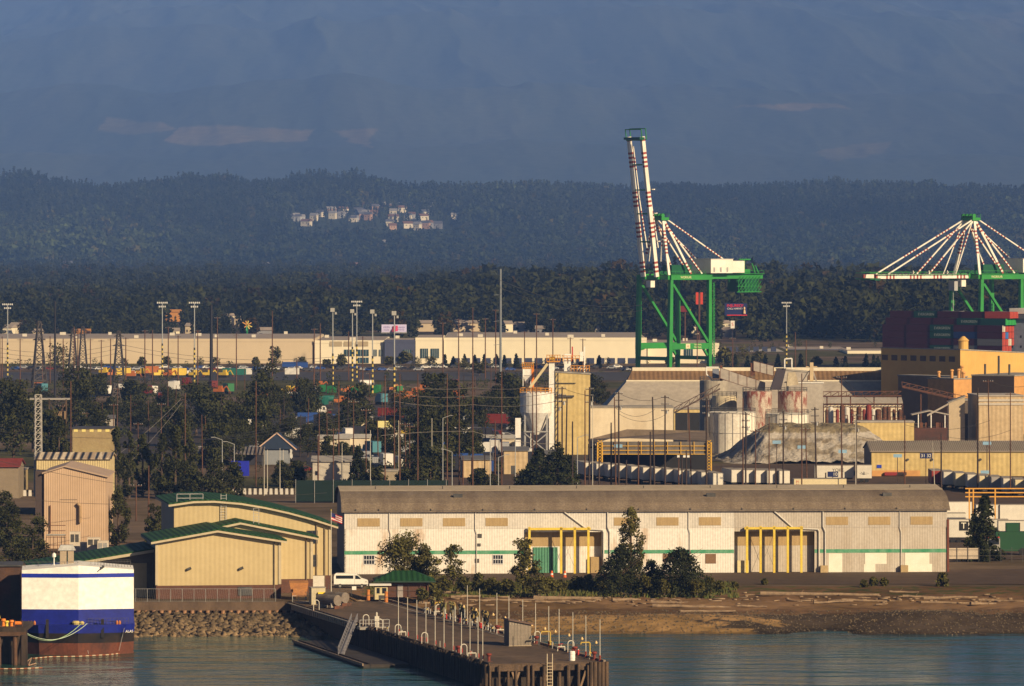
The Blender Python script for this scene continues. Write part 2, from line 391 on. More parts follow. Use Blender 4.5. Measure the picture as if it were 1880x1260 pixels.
def mk_warehouse():
    L = 107.0; q = .0967
    t = thing('dock_warehouse', 'long white corrugated quay warehouse with a low barrel roof and two yellow framed doors', 'warehouse', G(632,1055), R(3.75))
    def wx(px): return (px-632)*q
    WT = 11.35
    r1, r2 = (wx(962), wx(1103)), (wx(1346), wx(1494))
    segs = [(0,r1[0],W_WHITE),(r1[1],r2[0],W_WHITE),(r2[1],L,W_GREY)]
    for a, b, m in segs: MB().box(a,0,0,b,.3,WT).build('wall', m, t)
    MB().box(r1[0],0,7.35,r1[1],.3,WT).build('wall', W_WHITE, t); MB().box(r2[0],0,7.35,r2[1],.3,WT).build('wall', W_GREY, t)
    prof = [(0,WT),(1.3,12.35),(3.4,13.2),(6.2,13.8),(9,14.15)]
    full = prof+[(18,14.65)]+[(36-a,z) for a,z in reversed(prof)]
    e = MB(); pts = [(0,0)]+full+[(36,0)]
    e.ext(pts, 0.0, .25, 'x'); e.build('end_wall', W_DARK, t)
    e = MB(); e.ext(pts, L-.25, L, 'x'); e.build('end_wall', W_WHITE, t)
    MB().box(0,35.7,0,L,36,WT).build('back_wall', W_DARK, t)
    MB().sheet([(-.55,WT-.25)]+[(a,z+.14) for a,z in prof], -.5, L+.5, .14, 'x').build('roof', W_ROOF, t)
    MB().sheet([(36-a,z+.14) for a,z in reversed(prof)]+[(36.5,WT-.25)], -.5, L+.5, .14, 'x').build('roof', W_ROOF, t)
    MB().sheet([(9.02,14.2+.14),(18,14.7+.14),(26.98,14.2+.14)], -.5, L+.5, .16, 'x').build('roof_cap', W_CAP, t)
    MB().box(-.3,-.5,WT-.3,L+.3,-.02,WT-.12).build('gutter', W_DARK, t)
    # lap line at mid-wall: upper sheets stand proud of the lower ones
    for a, b, c in ((0,r2[0],(.62,.58,.52)),(r2[0],L,(.47,.42,.36))): MB().box(a+.02,-.05,8.0,b-.02,-.003,WT-.35).build('upper_cladding', mat('upper_cladding_%.2f'%c[0], c, tuple(x*.85 for x in c), sc_=.3, wave=('x',.45), wamp=.18, stretch=(1,1,.3), var=.1), t)
    for px in (656,734,812,890,1125,1203,1281,1515,1593,1671):
        x = wx(px); f = MB(); f.box(x,-.1,8.45,x+3.95,-.052,9.9); f.build('boarded_window', PLY, t)
    for a, b in ((0,r1[0]),(r1[1],r2[0]),(r2[1],L)):
        MB().box(a+.03,-.02,3.5,b-.03,-.004,4.15).build('green_stripe', STRIPE, t)
    for px, w in ((667,2.0),(903,1.9)):
        x = wx(px); f = MB(); f.box(x,-.07,1.7,x+w,-.025,3.4); f = f.build('window', flat('window_frame_white', (.6,.6,.62)), t)
        g = MB()
        for i in range(4):
            for j in range(2): g.box(x+.12+i*(w-.15)/4,-.09,1.85+j*.8,x+.02+(i+1)*(w-.15)/4,-.072,1.85+j*.8+.65)
        g.build('pane', GLASS, f)
    for px, a, b, w in ((1215,2.0,3.45,2.0),(1293,1.7,3.4,1.9)):
        x = wx(px); MB().box(x,-.06,a,x+w,-.025,b).build('boarded_window', mat('brown_board', (.22,.13,.07), sc_=1), t)
    for x0, x1, z0, z1 in ((1520,1545,.05,3.4),(1534,1545,0.05,.06),(1587,1627,1.5,3.45),(1585,1606,.05,1.49),(1661,1706,1.5,3.45),(1661,1711,.05,1.49)):
        if z1-z0 > .1: MB().box(wx(x0),-.03,z0,wx(x1),-.022,z1).build('painted_patch', PATCH, t)
    for px in (714,871,1262,1651): 
        MB().path([(wx(px),-.2,WT-.3),(wx(px),-.2,8),(wx(px)+.25,-.2,7.2),(wx(px)+.25,-.2,.3)], .07).build('downpipe', flat('pipe_white',(.6,.57,.52)), t)
    for (x0,x1,x2) in ((1033,1075,1106),(1419,1455,1502)):
        MB().path([(wx(x0),-.25,WT-.4),(wx(x1),-.25,7.9),(wx(x2)-.2,-.25,7.7),(wx(x2),-.25,7.3),(wx(x2),-.25,.6)], .13).build('downpipe', flat('pipe_white',(.6,.57,.52)), t)
        MB().path([(wx(x2)+.7,-.25,WT-.3),(wx(x2)+.7,-.25,8.2),(wx(x2)+1.1,-.25,7.3),(wx(x2)+1.1,-.25,.6)], .11).build('downpipe', flat('pipe_white',(.6,.57,.52)), t)
    for px in (950, 1504,1652):
        MB().box(wx(px),-1.0,0,wx(px)+1.3,-.32,1.3).build('pipe_box', mat('tan_box', (.45,.33,.17)), t)
    # door recesses
    D_ = 1.15
    for k, (a, b) in enumerate((r1, r2)):
        mw = W_WHITE if k == 0 else W_GREY
        MB().box(a,.3+D_,0,b,.5+D_,4.75).build('recess_wall', mw, t)
        MB().box(a,.3+D_,4.76,b,.5+D_,7.35).build('recess_boards', PLY, t)
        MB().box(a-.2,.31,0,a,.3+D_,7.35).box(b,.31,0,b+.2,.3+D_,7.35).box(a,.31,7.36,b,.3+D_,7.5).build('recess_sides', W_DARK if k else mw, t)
        if k == 0:
            d = MB().box(wx(978),.15+D_,0,wx(1023),.29+D_,4.6).build('sliding_door', mat('green_door_paint', (.05,.18,.11), (.10,.26,.17), sc_=.5, stretch=(2,1,.2), wave=('x',.5)), t)
            MB().box(wx(1012),.08+D_,.1,wx(1014),.14+D_,4.5).build('door_edge', STEEL, d)
            MB().box(wx(1083),.5,0,wx(1101),1.9,2.9).build('porch_box', PLY, t)
        else: MB().box(a+.6,.1,0,a+2.6,.4,2.2).build('painted_patch', mat('cream_patch',(.7,.6,.33)), t)
    F1 = ((970,1028,1053,1078), 968, 1082); F2 = ((1369,1394,1419,1444,1469), 1364, 1472)
    for cols, x0, x1 in (F1, F2):
        f = MB().box(wx(x0),-.9,7.75,wx(x1),-.55,8.15).build('door_frame_beam', YEL, t)
        for c in cols:
            MB().box(wx(c)-.22,-.9,0,wx(c)+.18,-.55,8.3).build('door_frame_column', YEL, t)
            MB().bar((wx(c),-.5,8.0),(wx(c),.1,7.6),.2).build('frame_bracket', YEL, t)
        MB().bar((wx(cols[1]),-.4,7),(wx(cols[2]),-.4,1),.04).bar((wx(cols[2]),-.4,7),(wx(cols[1]),-.4,1),.04).build('cross_cable', STEEL, t)
    rng = random.Random(3)
    for x in (19.5, 64.5, 96.0):
        v = MB().box(x,3.4,13.35,x+1.6,4.4,13.95); v.build('roof_vent', STEEL, t)
    for i in range(9):
        x = 6+i*12; MB().tube((x,12,14.35),(x,12,15.0),.09,n=6).build('roof_pipe', STEEL, t)
    for i in range(3):
        x = wx((871,874,876)[i]); MB().box(x,-.12,(2.0,4.9,6.4)[i],x+.7,-.022,(2.7,5.4,7.1)[i]).build('wall_box', STEEL, t)
    for i in range(12):
        x = wx((600+i*95)) if i else 2
        if x < 106: MB().tube((x,-.6,11.3),(x,-.2,11.5),.08,n=6).build('wall_lamp', STEEL, t)
    MB().box(107.0,-.2,0,107.35,.2,9.4).build('corner_post', mat('red_corner', (.16,.05,.03)), t)
mk_warehouse()
# ---------------- beige terminal buildings with green roofs ----------------
BEIGE = mat('beige_cladding', (.50,.40,.22), (.45,.355,.19), sc_=.2, wave=('x',.8), wamp=.1, var=.03)
FASC = flat('beige_fascia', (.5,.42,.28), var=.03)
GROOF = mat('green_metal_roof', (.008,.045,.010), (.010,.055,.014), sc_=.3, wave=('x',.9), wamp=.4, rough=.75)
BRICK = mat('brown_brick', (.115,.05,.032), (.085,.04,.027), sc_=2, var=.25)
SIDE = flat('shade_dark_beige', (.17,.13,.085))  # beige darkened to paint shade on the left sides; reused on trim
def mk_terminal():
    t = thing('terminal_building', 'beige clad terminal building with green metal roofs and brown brick base', 'building', (-58.4,935,0), R(8))
    def vol(u0,u1,v0,v1,top,brick):
        """top: [(u,z)...] roof line"""
        pts = [(u0,brick),(u1,brick)]+[(u,z) for u,z in reversed(top)]
        w = MB().ext(pts, v0, v1, 'y').build('wall', BEIGE, t)
        MB().box(u0-.12,v0-.15,0,u1+.12,v1,brick-.01).build('brick_base', BRICK, t)
        MB().box(u0-.03,v0+.1,brick,u0-.002,v1,top[0][1]-.3).build('shaded_side_sheet', SIDE, t)  # sheet over the left wall, shade put into its colour
        (ua,za),(ub,zb) = top[0], top[1]; sl = (zb-za)/(ub-ua); (uc,zc),(ud,zd) = top[-2], top[-1]; sr = (zd-zc)/(ud-uc)
        tt = [(ua-1.0,za-sl*1.0)]+top[1:-1]+[(ud+1.0,zd+sr*1.0)]
        MB().sheet([(a,z+.55) for a,z in tt], v0-1.1, v1+.6, .22).build('roof', GROOF, t)
        MB().sheet([(a,z+.32) for a,z in tt], v0-1.0, v0-.75, .38).build('fascia', FASC, t)
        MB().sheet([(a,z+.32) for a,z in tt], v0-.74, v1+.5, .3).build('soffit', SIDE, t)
        return w
    A = [(4.7,14.3),(8,14.75),(11.5,14.8),(16,14.4),(20,13.7),(24,12.8),(28,11.7),(31.4,10.6)]
    vol(0,20.4,0,21,[(0,9.3),(10,11.0),(20.4,9.3)],2.2)
    vol(2.9,27.1,13.4,30,[(2.9,9.1),(15,11.6),(27.1,9.1)],2.3)
    vol(4.7,31.2,22.9,50,A,2.3)
    # trims
    for u, v, h in ((19.4,-.12,9.6),(26.1,13.25,9.2),(30.2,22.75,10.3),(28.8,22.75,11.0)): MB().box(u-.08,v-.12,0,u+.08,v,h).build('downpipe', SIDE, t)
    for u, v, h in ((20.32,-.06,9.2),(27.0,13.3,9.0),(31.1,22.8,10.4),(.0,-.06,9.2)): MB().box(u-.22,v-.1,2.3,u+.22,v,h).build('corner_trim', FASC, t)
    for u0,u1,z0,z1 in ((27.2,29.0,7.7,9.9),(28.0,28.95,3.8,5.8)):
        w = MB().box(u0,22.75,z0,u1,22.88,z1).build('window', STEEL, t); g = MB()
        for i in range(2):
            for j in range(2): g.box(u0+.1+i*(u1-u0-.1)/2,22.7,z0+.1+j*(z1-z0-.1)/2,u0+(i+1)*(u1-u0-.1)/2,22.74,z0+(j+1)*(z1-z0-.1)/2)
        g.build('pane', GLASS, w)
    for u in (5.3,13.9): MB().tube((u-.35,-.25,4.8),(u+.35,-.25,5.1),.22,n=8).tube((u,-.2,4.9),(u,0,4.9),.08).build('wall_lamp', STEEL, t)
    MB().box(13.4,-.3,.5,15.7,-.16,1.9).build('vent_grille', STEEL, t)
    MB().box(28.1,22.5,0,30.1,22.74,2.25).build('door', flat('pale_door', (.6,.58,.52)), t)
    r = MB()  # roof rail
    for x in (5.2,7.4,9.6): r.bar((x,23,14.8),(x,23,16.2),.1)
    for z in (15.5,16.2): r.bar((5.2,23,z),(9.6,23,z),.1)
    r.build('roof_rail', GALV, t)
    for (u,v,z0,z1) in ((12.6,22.6,11.4,16.2),(17.2,13.0,11.5,14.2)):
        l = MB().bar((u,v,z0),(u,v,z1),.09).bar((u+.9,v,z0),(u+.9,v,z1),.09)
        z = z0
        while z < z1: l.bar((u,v,z),(u+.9,v,z),.06); z += .45
        l.build('roof_ladder', GALV, t)
    # low wing on the left
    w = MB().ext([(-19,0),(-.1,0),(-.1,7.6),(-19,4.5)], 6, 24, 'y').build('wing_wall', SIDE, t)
    MB().sheet([(-20.5,5.0),(-.15,8.2)], 3.5, 25, .22).build('wing_roof', GROOF, t)
    MB().sheet([(-20.5,4.77),(-.15,7.97)], 3.4, 3.7, .45).build('wing_fascia', FASC, t)
    MB().box(-4.2,5.7,0,-1.2,5.98,5.6).build('wing_panel', BEIGE, t)
mk_terminal()
# ---------------- quay wall, riprap, fence ----------------
def mk_quay():
    q = MB().box(-75,925.4,-1.25,-27.3,927.6,.12).build('quay_wall', mat('quay_concrete', (.15,.10,.065), (.09,.06,.04), sc_=.4, stretch=(1,1,.4)))
    tag(q, 'brown concrete quay wall in front of the beige terminal building', 'quay wall')
    i = 0
    for k in range(38):
        x = -74.5+k*1.25
        o = MB().tube((0,0,0),(0,0,1.5),.33,n=8).build('sheet_pile', mat('rusty_pile', (.36,.2,.11), (.16,.09,.05), sc_=1.2), q); o.location = (x,925.3,-2.7)
    MB().box(-75,925.6,-4,-27.3,927,-1.26).build('backing_wall', DKWOOD, q)
    # riprap: one object of tumbled stones
    rng = np.random.default_rng(11); n = 2600
    x = -75+48*rng.random(n); t = rng.random(n); y = 925.3-(29)*t*(.9+.1*rng.random(n)); z = -2.1-(1.9)*t
    cube = np.array([(-1,-1,-1),(1,-1,-1),(1,1,-1),(-1,1,-1),(-1,-1,1),(1,-1,1),(1,1,1),(-1,1,1)],float)
    fc = np.array([(0,3,2,1),(4,5,6,7),(0,1,5,4),(1,2,6,5),(2,3,7,6),(3,0,4,7)])
    sz = .28+.42*rng.random((n,1,1)); jit = 1+.5*(rng.random((n,8,3))-.5)
    V = cube[None]*jit*sz*np.array([1.1,1,.8]); a = rng.random(n)*6.28; b = rng.random(n)*1.2
    ca,sa = np.cos(a)[:,None],np.sin(a)[:,None]; X_ = V[...,0]*ca-V[...,1]*sa; Y_ = V[...,0]*sa+V[...,1]*ca
    cb_,sb = np.cos(b)[:,None],np.sin(b)[:,None]; Z_ = V[...,2]*cb_-X_*sb; X2 = X_*cb_+V[...,2]*sb
    V = np.stack([X2+x[:,None],Y_+y[:,None],Z_+z[:,None]],-1).reshape(-1,3)
    Fq = (fc[None]+8*np.arange(n)[:,None,None]).reshape(-1,4)
    tc = np.repeat(.45+.9*rng.random((n,1))*np.array([[1,.92,.8]])*(.55+.7*t[:,None]), 8, axis=0)
    me = np_mesh('riprap', V, Fq, mat('riprap_stone', (.22,.16,.10), (.13,.10,.06), sc_=.8, attr='tint', rough=.95), colors=tc)
    tag(link('riprap', me), 'slope of tumbled brown stones below the quay wall', None, None, 'stuff')
    m = MB(); m.add([(-75,926,-1.9),(-27.3,926,-1.9),(-25,893,-4.6),(-75,893,-4.6)],[(0,1,2,3)]); struct(m.build('bank', mat('bank_mud',(.07,.05,.035))))
    # fence along the quay
    f = thing('chainlink_fence', 'chain-link fence on top of the quay in front of the brick base', 'fence', (-67,926.6,.12))
    for k in range(16): MB().tube((k*1.9,0,0),(k*1.9,0,2.1),.04,n=6).build('fence_post', GALV, f)
    MB().bar((0,0,2.1),(28.5,0,2.1),.05).bar((0,0,.1),(28.5,0,.1),.03).build('fence_rail', GALV, f)
    w = MB()
    for k in range(95): w.bar((k*.3,0,.1),(k*.3+.25,0,2.1),.012)
    w.build('fence_wire', GALV, f)
mk_quay()
# ---------------- moored ship ----------------
def mk_ship():
    NAVY = mat('royal_blue_hull', (.012,.022,.25), (.01,.015,.16), sc_=.3, rough=.45)
    SWH = mat('ship_white', (.86,.84,.78), (.78,.73,.64), sc_=.2, stretch=(1,1,.25), lo=.5, hi=.8, rough=.5)
    HB = mat('hull_black', (.008,.009,.012), (.03,.02,.015), sc_=.4, rough=.6)
    BOOT = mat('hull_red_rust', (.17,.05,.025), (.07,.03,.02), sc_=.4, stretch=(1,1,.4))
    t = thing('moored_ship', 'blue and white ship moored stern-on beside the timber dock', 'ship', (PX(143,858),858,WATER_Z), R(4.5))
    W = 8.55; q = 3.5
    def ring(z, w, y, n=2.6): # plan of the stern
        return [(-w,46,z),(-w,y+3,z),(-w+n,y+.3,z),(0,y-.8,z),(w-n,y+.3,z),(w,y+3,z),(w,46,z)]
    def band(z0,z1,w0,w1,y0,y1,name,m,par=t):
        a = ring(z0,w0,y0); b = ring(z1,w1,y1); n = 7
        return MB().add(a+b, [(k,(k+1)%n,n+(k+1)%n,n+k) for k in range(n)]+[tuple(range(6,-1,-1)),tuple(range(7,14))]).build(name, m, par)
    band(-2,1.8,8.3,8.45,1.0,.5,'boot_topping',BOOT); band(1.801,3.3,8.45,8.5,.5,.2,'black_hull',HB); band(3.301,4.55,8.5,8.6,.2,0,'blue_hull',NAVY)
    # deck level plating below the house
    def house(z0,z1,m,name,y=1.6,w=8.45,d=14):
        return MB().add([(-w,d,z0),(-w,y+.9,z0),(.1,y-.6,z0),(w,y+.9,z0),(w,d,z0),(-w,d,z1),(-w,y+.9,z1),(.1,y-.6,z1),(w,y+.9,z1),(w,d,z1)],
            [(0,1,6,5),(1,2,7,6),(2,3,8,7),(3,4,9,8),(4,0,5,9),(4,3,2,1,0),(5,6,7,8,9)]).build(name, m, t)
    house(4.551,6.8,NAVY,'lower_house'); 
    h = MB(); y=1.62; w=8.44; d=14
    h.add([(-w,d,6.801),(-w,y+.9,6.801),(.1,y-.6,6.801),(w,y+.9,6.801),(w,d,6.801),(-w,d,12.7),(-w,y+.9,12.7),(.1,y-.6,13.45),(w,y+.9,12.7),(w,d,12.7),(.1,d,13.45)],
        [(0,1,6,5),(1,2,7,6),(2,3,8,7),(3,4,9,8),(4,0,5,10,9),(4,3,2,1,0),(5,6,7,10),(10,7,8,9)])
    h.build('superstructure', SWH, t)
    s = MB(); y=1.6; w=8.46; s.add([(-w,14,11.6),(-w,y+.88,11.6),(.1,y-.63,11.6),(w,y+.88,11.6),(w,14,11.6),(-w,14,12.2),(-w,y+.88,12.2),(.1,y-.63,12.2),(w,y+.88,12.2),(w,14,12.2)],[(0,1,6,5),(1,2,7,6),(2,3,8,7),(3,4,9,8)])
    s.build('blue_band', mat('royal_blue_band',(.012,.03,.35),rough=.5), t)
    b = MB()
    for x in (-4.6,3.7): b.bar((x,.15,2.6),(x,.15,5.4),.45,.35)
    b.build('fender_post', HB, t)
    for x in (-7.4,-7.0,-6.5,5.9,6.3): MB().lathe([(.16,0),(.2,.3),(.12,.5),(.03,.62)],(x,.9,4.55),8).build('deck_bollard', flat('orange_deck',(.45,.15,.04)), t)
    MB().lathe([(.5,0),(.62,.3),(.45,.55)],(-.3,.7,4.56),12).lathe([(.3,0),(.4,.25),(.2,.5)],(.6,.7,4.56),10).build('rope_coil', mat('yellow_rope',(.5,.4,.15)), t)
    r = MB()
    for k in range(12): r.bar((1.6+k*.55,.9,4.56),(1.6+k*.55,.9,5.5),.04)
    for z in (5.05,5.5): r.bar((1.6,.9,z),(7.7,.9,z),.04)
    r.build('deck_rail', STEEL, t)
    r = MB()
    for k in range(13): r.bar((2.6+k*.45,6,12.9),(2.6+k*.45,6,14.0),.05)
    r.bar((-8,8,13.6),(8,8,13.6),.05); r.bar((2.6,6,14),(8,6,14),.05)
    for k in range(9): r.bar((-8+k*2,8,12.8),(-8+k*2,8,13.6),.05)
    r.build('roof_rail', STEEL, t)
    MB().box(-2.7,9,13.0,-1.7,10.5,15.3).box(-1.5,9,13.0,-.6,10.5,15.3).build('funnel_duct', flat('duct_beige',(.35,.28,.2)), t)
    MB().add([(-3,8.8,15.3),(-.3,8.8,15.3),(-.3,10.8,15.3),(-3,10.8,15.3),(-2.6,9,16.1),(-.7,9,16.1),(-.7,10.5,16.1),(-2.6,10.5,16.1)],[(0,3,2,1),(4,5,6,7),(0,1,5,4),(1,2,6,5),(2,3,7,6),(3,0,4,7)]).build('duct_cowl', GALV, t)
    MB().lathe([(.05,0),(.3,.2),(.3,.6),(.1,.8)],(-3.6,8,14.2),10).tube((-3.6,8,13),(-3.6,8,14.2),.08,n=6).build('roof_light', flat('white_dome',(.8,.8,.75)), t)
    MB().box(3.6,1.2,13.1,4.0,1.9,13.4).bar((3.8,1.3,13.2),(3.4,.9,12.8),.12).build('floodlight', STEEL, t)
    txt(t, 'ALAS', .55, (7.75,.42,3.5), R(22), PATCH, 'ship_lettering')
    txt(t, 'HIGH', .4, (-3.9,2.02,6.15), R(-10), PATCH, 'deck_lettering')
    MB().path([(1.0,.4,2.9),(1.6,.1,.2)],.04).path([(7.0,.9,4),(6.2,.6,.6)],.04).build('hanging_chain', GALV, t)
    # mooring lines from ship to dock
    for k,(a,b,sg) in enumerate((((-.2,858.4,1.2),(-61.6+65,0,0),0),)): pass
def txt(par, s, size, loc, rz, m, name, up=True, align='CENTER'):
    c = bpy.data.curves.new(name, 'FONT'); c.body = s; c.size = size; c.extrude = .01; c.align_x = align; c.align_y = 'CENTER'
    o = bpy.data.objects.new(name+'_tmp', c); COL.objects.link(o); bpy.context.view_layer.update()
    dg = bpy.context.evaluated_depsgraph_get(); me = bpy.data.meshes.new_from_object(o.evaluated_get(dg)); me.name = name
    me.materials.clear(); me.materials.append(m)
    bpy.data.objects.remove(o); bpy.data.curves.remove(c)
    n = bpy.data.objects.new(name, me); COL.objects.link(n); n.parent = par; n.location = loc; n.rotation_euler = (R(90) if up else 0, 0, rz)
    return n
mk_ship()
def rope(name, label, a, b, sag, r, m):
    a = Vector(a); b = Vector(b); pts = []
    for i in range(17):
        t = i/16; p = a.lerp(b, t); p.z -= sag*4*t*(1-t); pts.append(p)
    return tag(MB().path(pts, r, 5).build(name, m), label, 'rope')
rope('mooring_rope', 'pale green mooring rope sagging lowest between dock and blue ship', P3(36,1155,842), P3(148,1146,857), 2.1, .05, flat('rope_green',(.35,.5,.3)))
rope('mooring_rope', 'second slacker mooring rope running just above to the blue deck', P3(40,1157,842), P3(160,1145,857), 1.9, .05, flat('rope_cream',(.45,.55,.45)))
def boom(name, label, pts, step=.55):
    mb = MB(); k = 0
    for a, b in zip(pts[:-1], pts[1:]):
        a = Vector(a); b = Vector(b); n = max(1,int((b-a).length/step))
        for i in range(n):
            mb.m = k % 2; k += 1; mb.tube(a.lerp(b,i/n), a.lerp(b,(i+.92)/n), .08, n=6)
    tag(mb.build(name, [flat('boom_orange',(.28,.08,.03)), flat('boom_cream',(.6,.47,.33))]), label, 'floating boom')
def GW(px, py): return G(px, py, WATER_Z+.1)
boom('floating_boom', 'orange and cream floating boom curved along the ship stern', [GW(60,1209),GW(90,1206),GW(145,1205),GW(200,1202),GW(245,1197)])
boom('floating_boom', 'orange and cream floating boom in front of the timber dock', [GW(-30,1228),GW(30,1228),GW(78,1226)])
boom('floating_boom', 'tangled short orange boom between dock and hull', [GW(48,1216),GW(58,1208),GW(52,1222),GW(66,1218)], .4)
# timber dock at the left edge
def mk_dock():
    d = 838
    t = thing('timber_dock', 'dark timber dock on thick piles at the left edge beside the ship', 'dock', (PX(47,d),d,WATER_Z))
    MB().box(-12,0,4.9,0,14,5.55).build('dock_deck', DKWOOD, t)
    MB().box(-12,-.25,4.3,0.1,-.01,4.9).build('cap_beam', mat('brown_timber',(.12,.06,.035),(.06,.035,.02),sc_=.8), t)
    for x in (-.4,-1.5,-3.9,-6.5,-9): MB().tube((x,.3,-4),(x-.1,.3,4.89),.34,n=10).build('pile', mat('brown_timber',(.12,.06,.035)), t)
    for x in (-2.2,-5,-8): MB().bar((x,.8,-3),(x+1.6,.8,4.5),.3).build('brace', DKWOOD, t)
    MB().box(-12,3,-4,0,3.3,4.8).build('back_planks', DKWOOD, t)
    MB().box(-.6,-.4,-4,.3,.2,4.5).build('corner_fender', DKWOOD, t)
    for x,h,m in ((-3.4,1.2,ORG),(-2.9,.9,YEL),(-2.2,1.0,ORG),(-4.2,1.7,YEL)):
        tt = thing('mooring_bollard', {-3.4:'orange mooring bollard with a round cap on the timber dock',-2.9:'small yellow mooring bollard right of the orange one on the dock',-2.2:'orange mooring bollard nearest the ship on the dock',-4.2:'tall yellow mooring post at the left picture edge on the dock'}[x], 'bollard', (PX(47,d)+x,d+1.5,WATER_Z+5.55), 0, 'bollards on the timber dock')
        MB().lathe([(.3,0),(.22,.2),(.2,h*.6),(.36,h*.75),(.3,h)],n=10).build('bollard_body', m, tt); MB().cb(0,0,.05,.8,.8,.1).build('base_plate', RUST, tt)
    tt = thing('mooring_winch', 'small orange winch frame standing on the timber dock', 'winch', (PX(47,d)+-1.2,d+2,WATER_Z+5.55))
    MB().tube((-.5,0,.5),(.5,0,.5),.28).build('winch_drum', ORG, tt); MB().box(-.6,-.3,0,-.5,.3,.9).box(.5,-.3,0,.6,.3,.9).build('winch_frame', RUST, tt)
mk_dock()
def mk_leftshed():
    d = 874
    t = thing('dark_shed', 'tall dark rust-streaked shed behind the timber dock at the left edge', 'shed', (PX(38,d),d,WATER_Z), R(4))
    m = mat('rust_stained_wood', (.05,.03,.024), (.10,.05,.03), sc_=.35, stretch=(1,1,.5)); h = Z_(1040,d)
    MB().box(-14,0,4,0,10,h).build('shed_wall', m, t); MB().box(-14.3,-.3,h,.3,10.3,h+.2).build('shed_roof', STEEL, t)
    MB().box(-8,-.05,4,-1.5,-.01,h-2).build('stained_panel', mat('red_brown_panel',(.12,.035,.025),(.05,.03,.02),sc_=.3), t)
    for x in (-12,-7,-2): MB().tube((x,1,-4),(x,1,3.99),.35,n=8).build('pile', DKWOOD, t)
    MB().box(-14,.4,1,0,1,3.99).build('apron', DKWOOD, t)
def Z_(py, d): return PZ(py, d)-WATER_Z
mk_leftshed()
# ---------------- the pier ----------------
PA = R(14); PO = Vector((4.95, 795.5, 0))
def PF(lx, ly, z=0.0): return Vector((PO.x+lx*math.cos(PA)-ly*math.sin(PA), PO.y+lx*math.sin(PA)+ly*math.cos(PA), z))
ASPH = mat('pier_asphalt', (.125,.083,.052), (.07,.048,.032), sc_=.12, stretch=(1,.35,1), lo=.4, hi=.62, var=.25, rough=.9)
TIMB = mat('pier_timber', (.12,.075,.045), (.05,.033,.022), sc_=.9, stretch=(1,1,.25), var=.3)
RAILW = flat('white_steel', (.55,.51,.43))
PL = 137.0
def mk_pier():
    t = thing('pier', 'long dark asphalt pier on timber piles running from the quay towards the viewer', 'pier', PO, PA)
    MB().box(-8.1,0,-.35,8.1,PL,0).build('deck', ASPH, t)
    MB().box(-8.5,-.4,-1.0,8.5,-.01,-.1).build('end_beam', TIMB, t)
    MB().box(-8.45,0,-.9,-8.11,PL,.22).build('bull_rail', TIMB, t); MB().box(8.11,0,-.9,8.45,PL,.3).build('bull_rail', mat('pale_kerb_timber',(.30,.25,.2),(.15,.11,.08),sc_=.5), t)
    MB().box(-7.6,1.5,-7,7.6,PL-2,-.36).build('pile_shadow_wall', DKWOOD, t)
    MB().box(6.55,52,.004,6.75,PL,.03).build('painted_edge_line', flat('line_paint',(.4,.36,.3)), t)
    MB().box(-6.3,13.3,.004,1.6,13.6,.012).build('painted_edge_line', mat('worn_line',(.16,.12,.07)), t)
    rng = random.Random(8); pm = None
    def pile(x, y, r, z1):
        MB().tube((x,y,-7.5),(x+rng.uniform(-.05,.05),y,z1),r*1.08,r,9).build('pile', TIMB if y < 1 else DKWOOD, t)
    for k in range(13): pile(-8.3+k*1.25+rng.uniform(-.3,.3), -.75-rng.random()*.2, .16+rng.random()*.14, rng.choice((-.15,-.3,-.05,-.9,-1.2)))
    for k in range(5): pile(8.3-k*.55, -1.0, .3, .12)
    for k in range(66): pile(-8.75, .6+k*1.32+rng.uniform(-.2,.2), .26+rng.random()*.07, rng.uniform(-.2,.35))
    for k in range(10): pile(8.75, 1+k*2.6, .28, rng.uniform(-.1,.2))
    for x in (-6,-3.4,-1.2,1.2,3.6,6.4):
        MB().bar((x,-.5,-6.5),(x+rng.choice((-1.8,1.8)),-.5,-1.1),.28).build('diagonal_brace', mat('pale_brace_timber',(.26,.17,.1),(.13,.08,.05),sc_=.8), t)
    # white ribbed bull rail of the upper left side
    for k in range(30):
        y = 86+k*1.6; MB().box(-8.75,y,-.95,-8.5,y+.9,-.15).build('rail_block', mat('pale_block',(.36,.30,.22)), t)
    MB().box(-8.9,84,-.12,-8.46,PL,.05).build('pipe_shelf', CONC, t)
mk_pier()
def gone(k): return 0
# tall thin white poles
def pole_proto():
    t = thing('mooring_pole', 'x', 'pole', PF(-8.2,4), PA, 'white poles along the pier edges')
    MB().tube((0,0,0),(0,0,6.1),.065,.05,8).build('pole_shaft', RAILW, t)
    MB().box(-.3,-.3,0,.3,.3,.12).build('pole_base', RUST, t)
    MB().tube((.1,-.1,.35),(.1,-.1,.95),.07,.05,8).build('red_clip', RED, t)
    return t
pp = pole_proto(); first = True
LY = [5.4,8.2,13,18.2,23.4,29,34.6,40.5,46.4,52.5,58.6]
for i, y in enumerate(LY):
    o = pp if first else copy_tree(pp); first = False
    o.location = PF(-8.0, y, .0); o['label'] = 'thin white pole on the left pier edge, %s from the near end' % nth(i)
pr = thing('mooring_pole', 'x', 'pole', PF(8.2,4), PA, 'white poles along the pier edges')
MB().tube((0,0,0),(0,0,5.9),.065,.05,8).build('pole_shaft', RAILW, pr)
MB().lathe([(.2,0),(.22,.12),(.1,.3),(.13,.6),(.18,.75),(.06,.85)],n=10).build('red_foot', mat('red_foot_paint',(.25,.05,.03)), pr)
a_ = MB().bar((0,0,2.6),(-.6,-.2,2.75),.05).build('lamp_arm', STEEL, pr); MB().lathe([(.04,.3),(.2,0),(.16,-.12)],(-.6,-.2,2.62),8).build('lamp_shade', flat('lamp_cream',(.8,.55,.25)), a_)
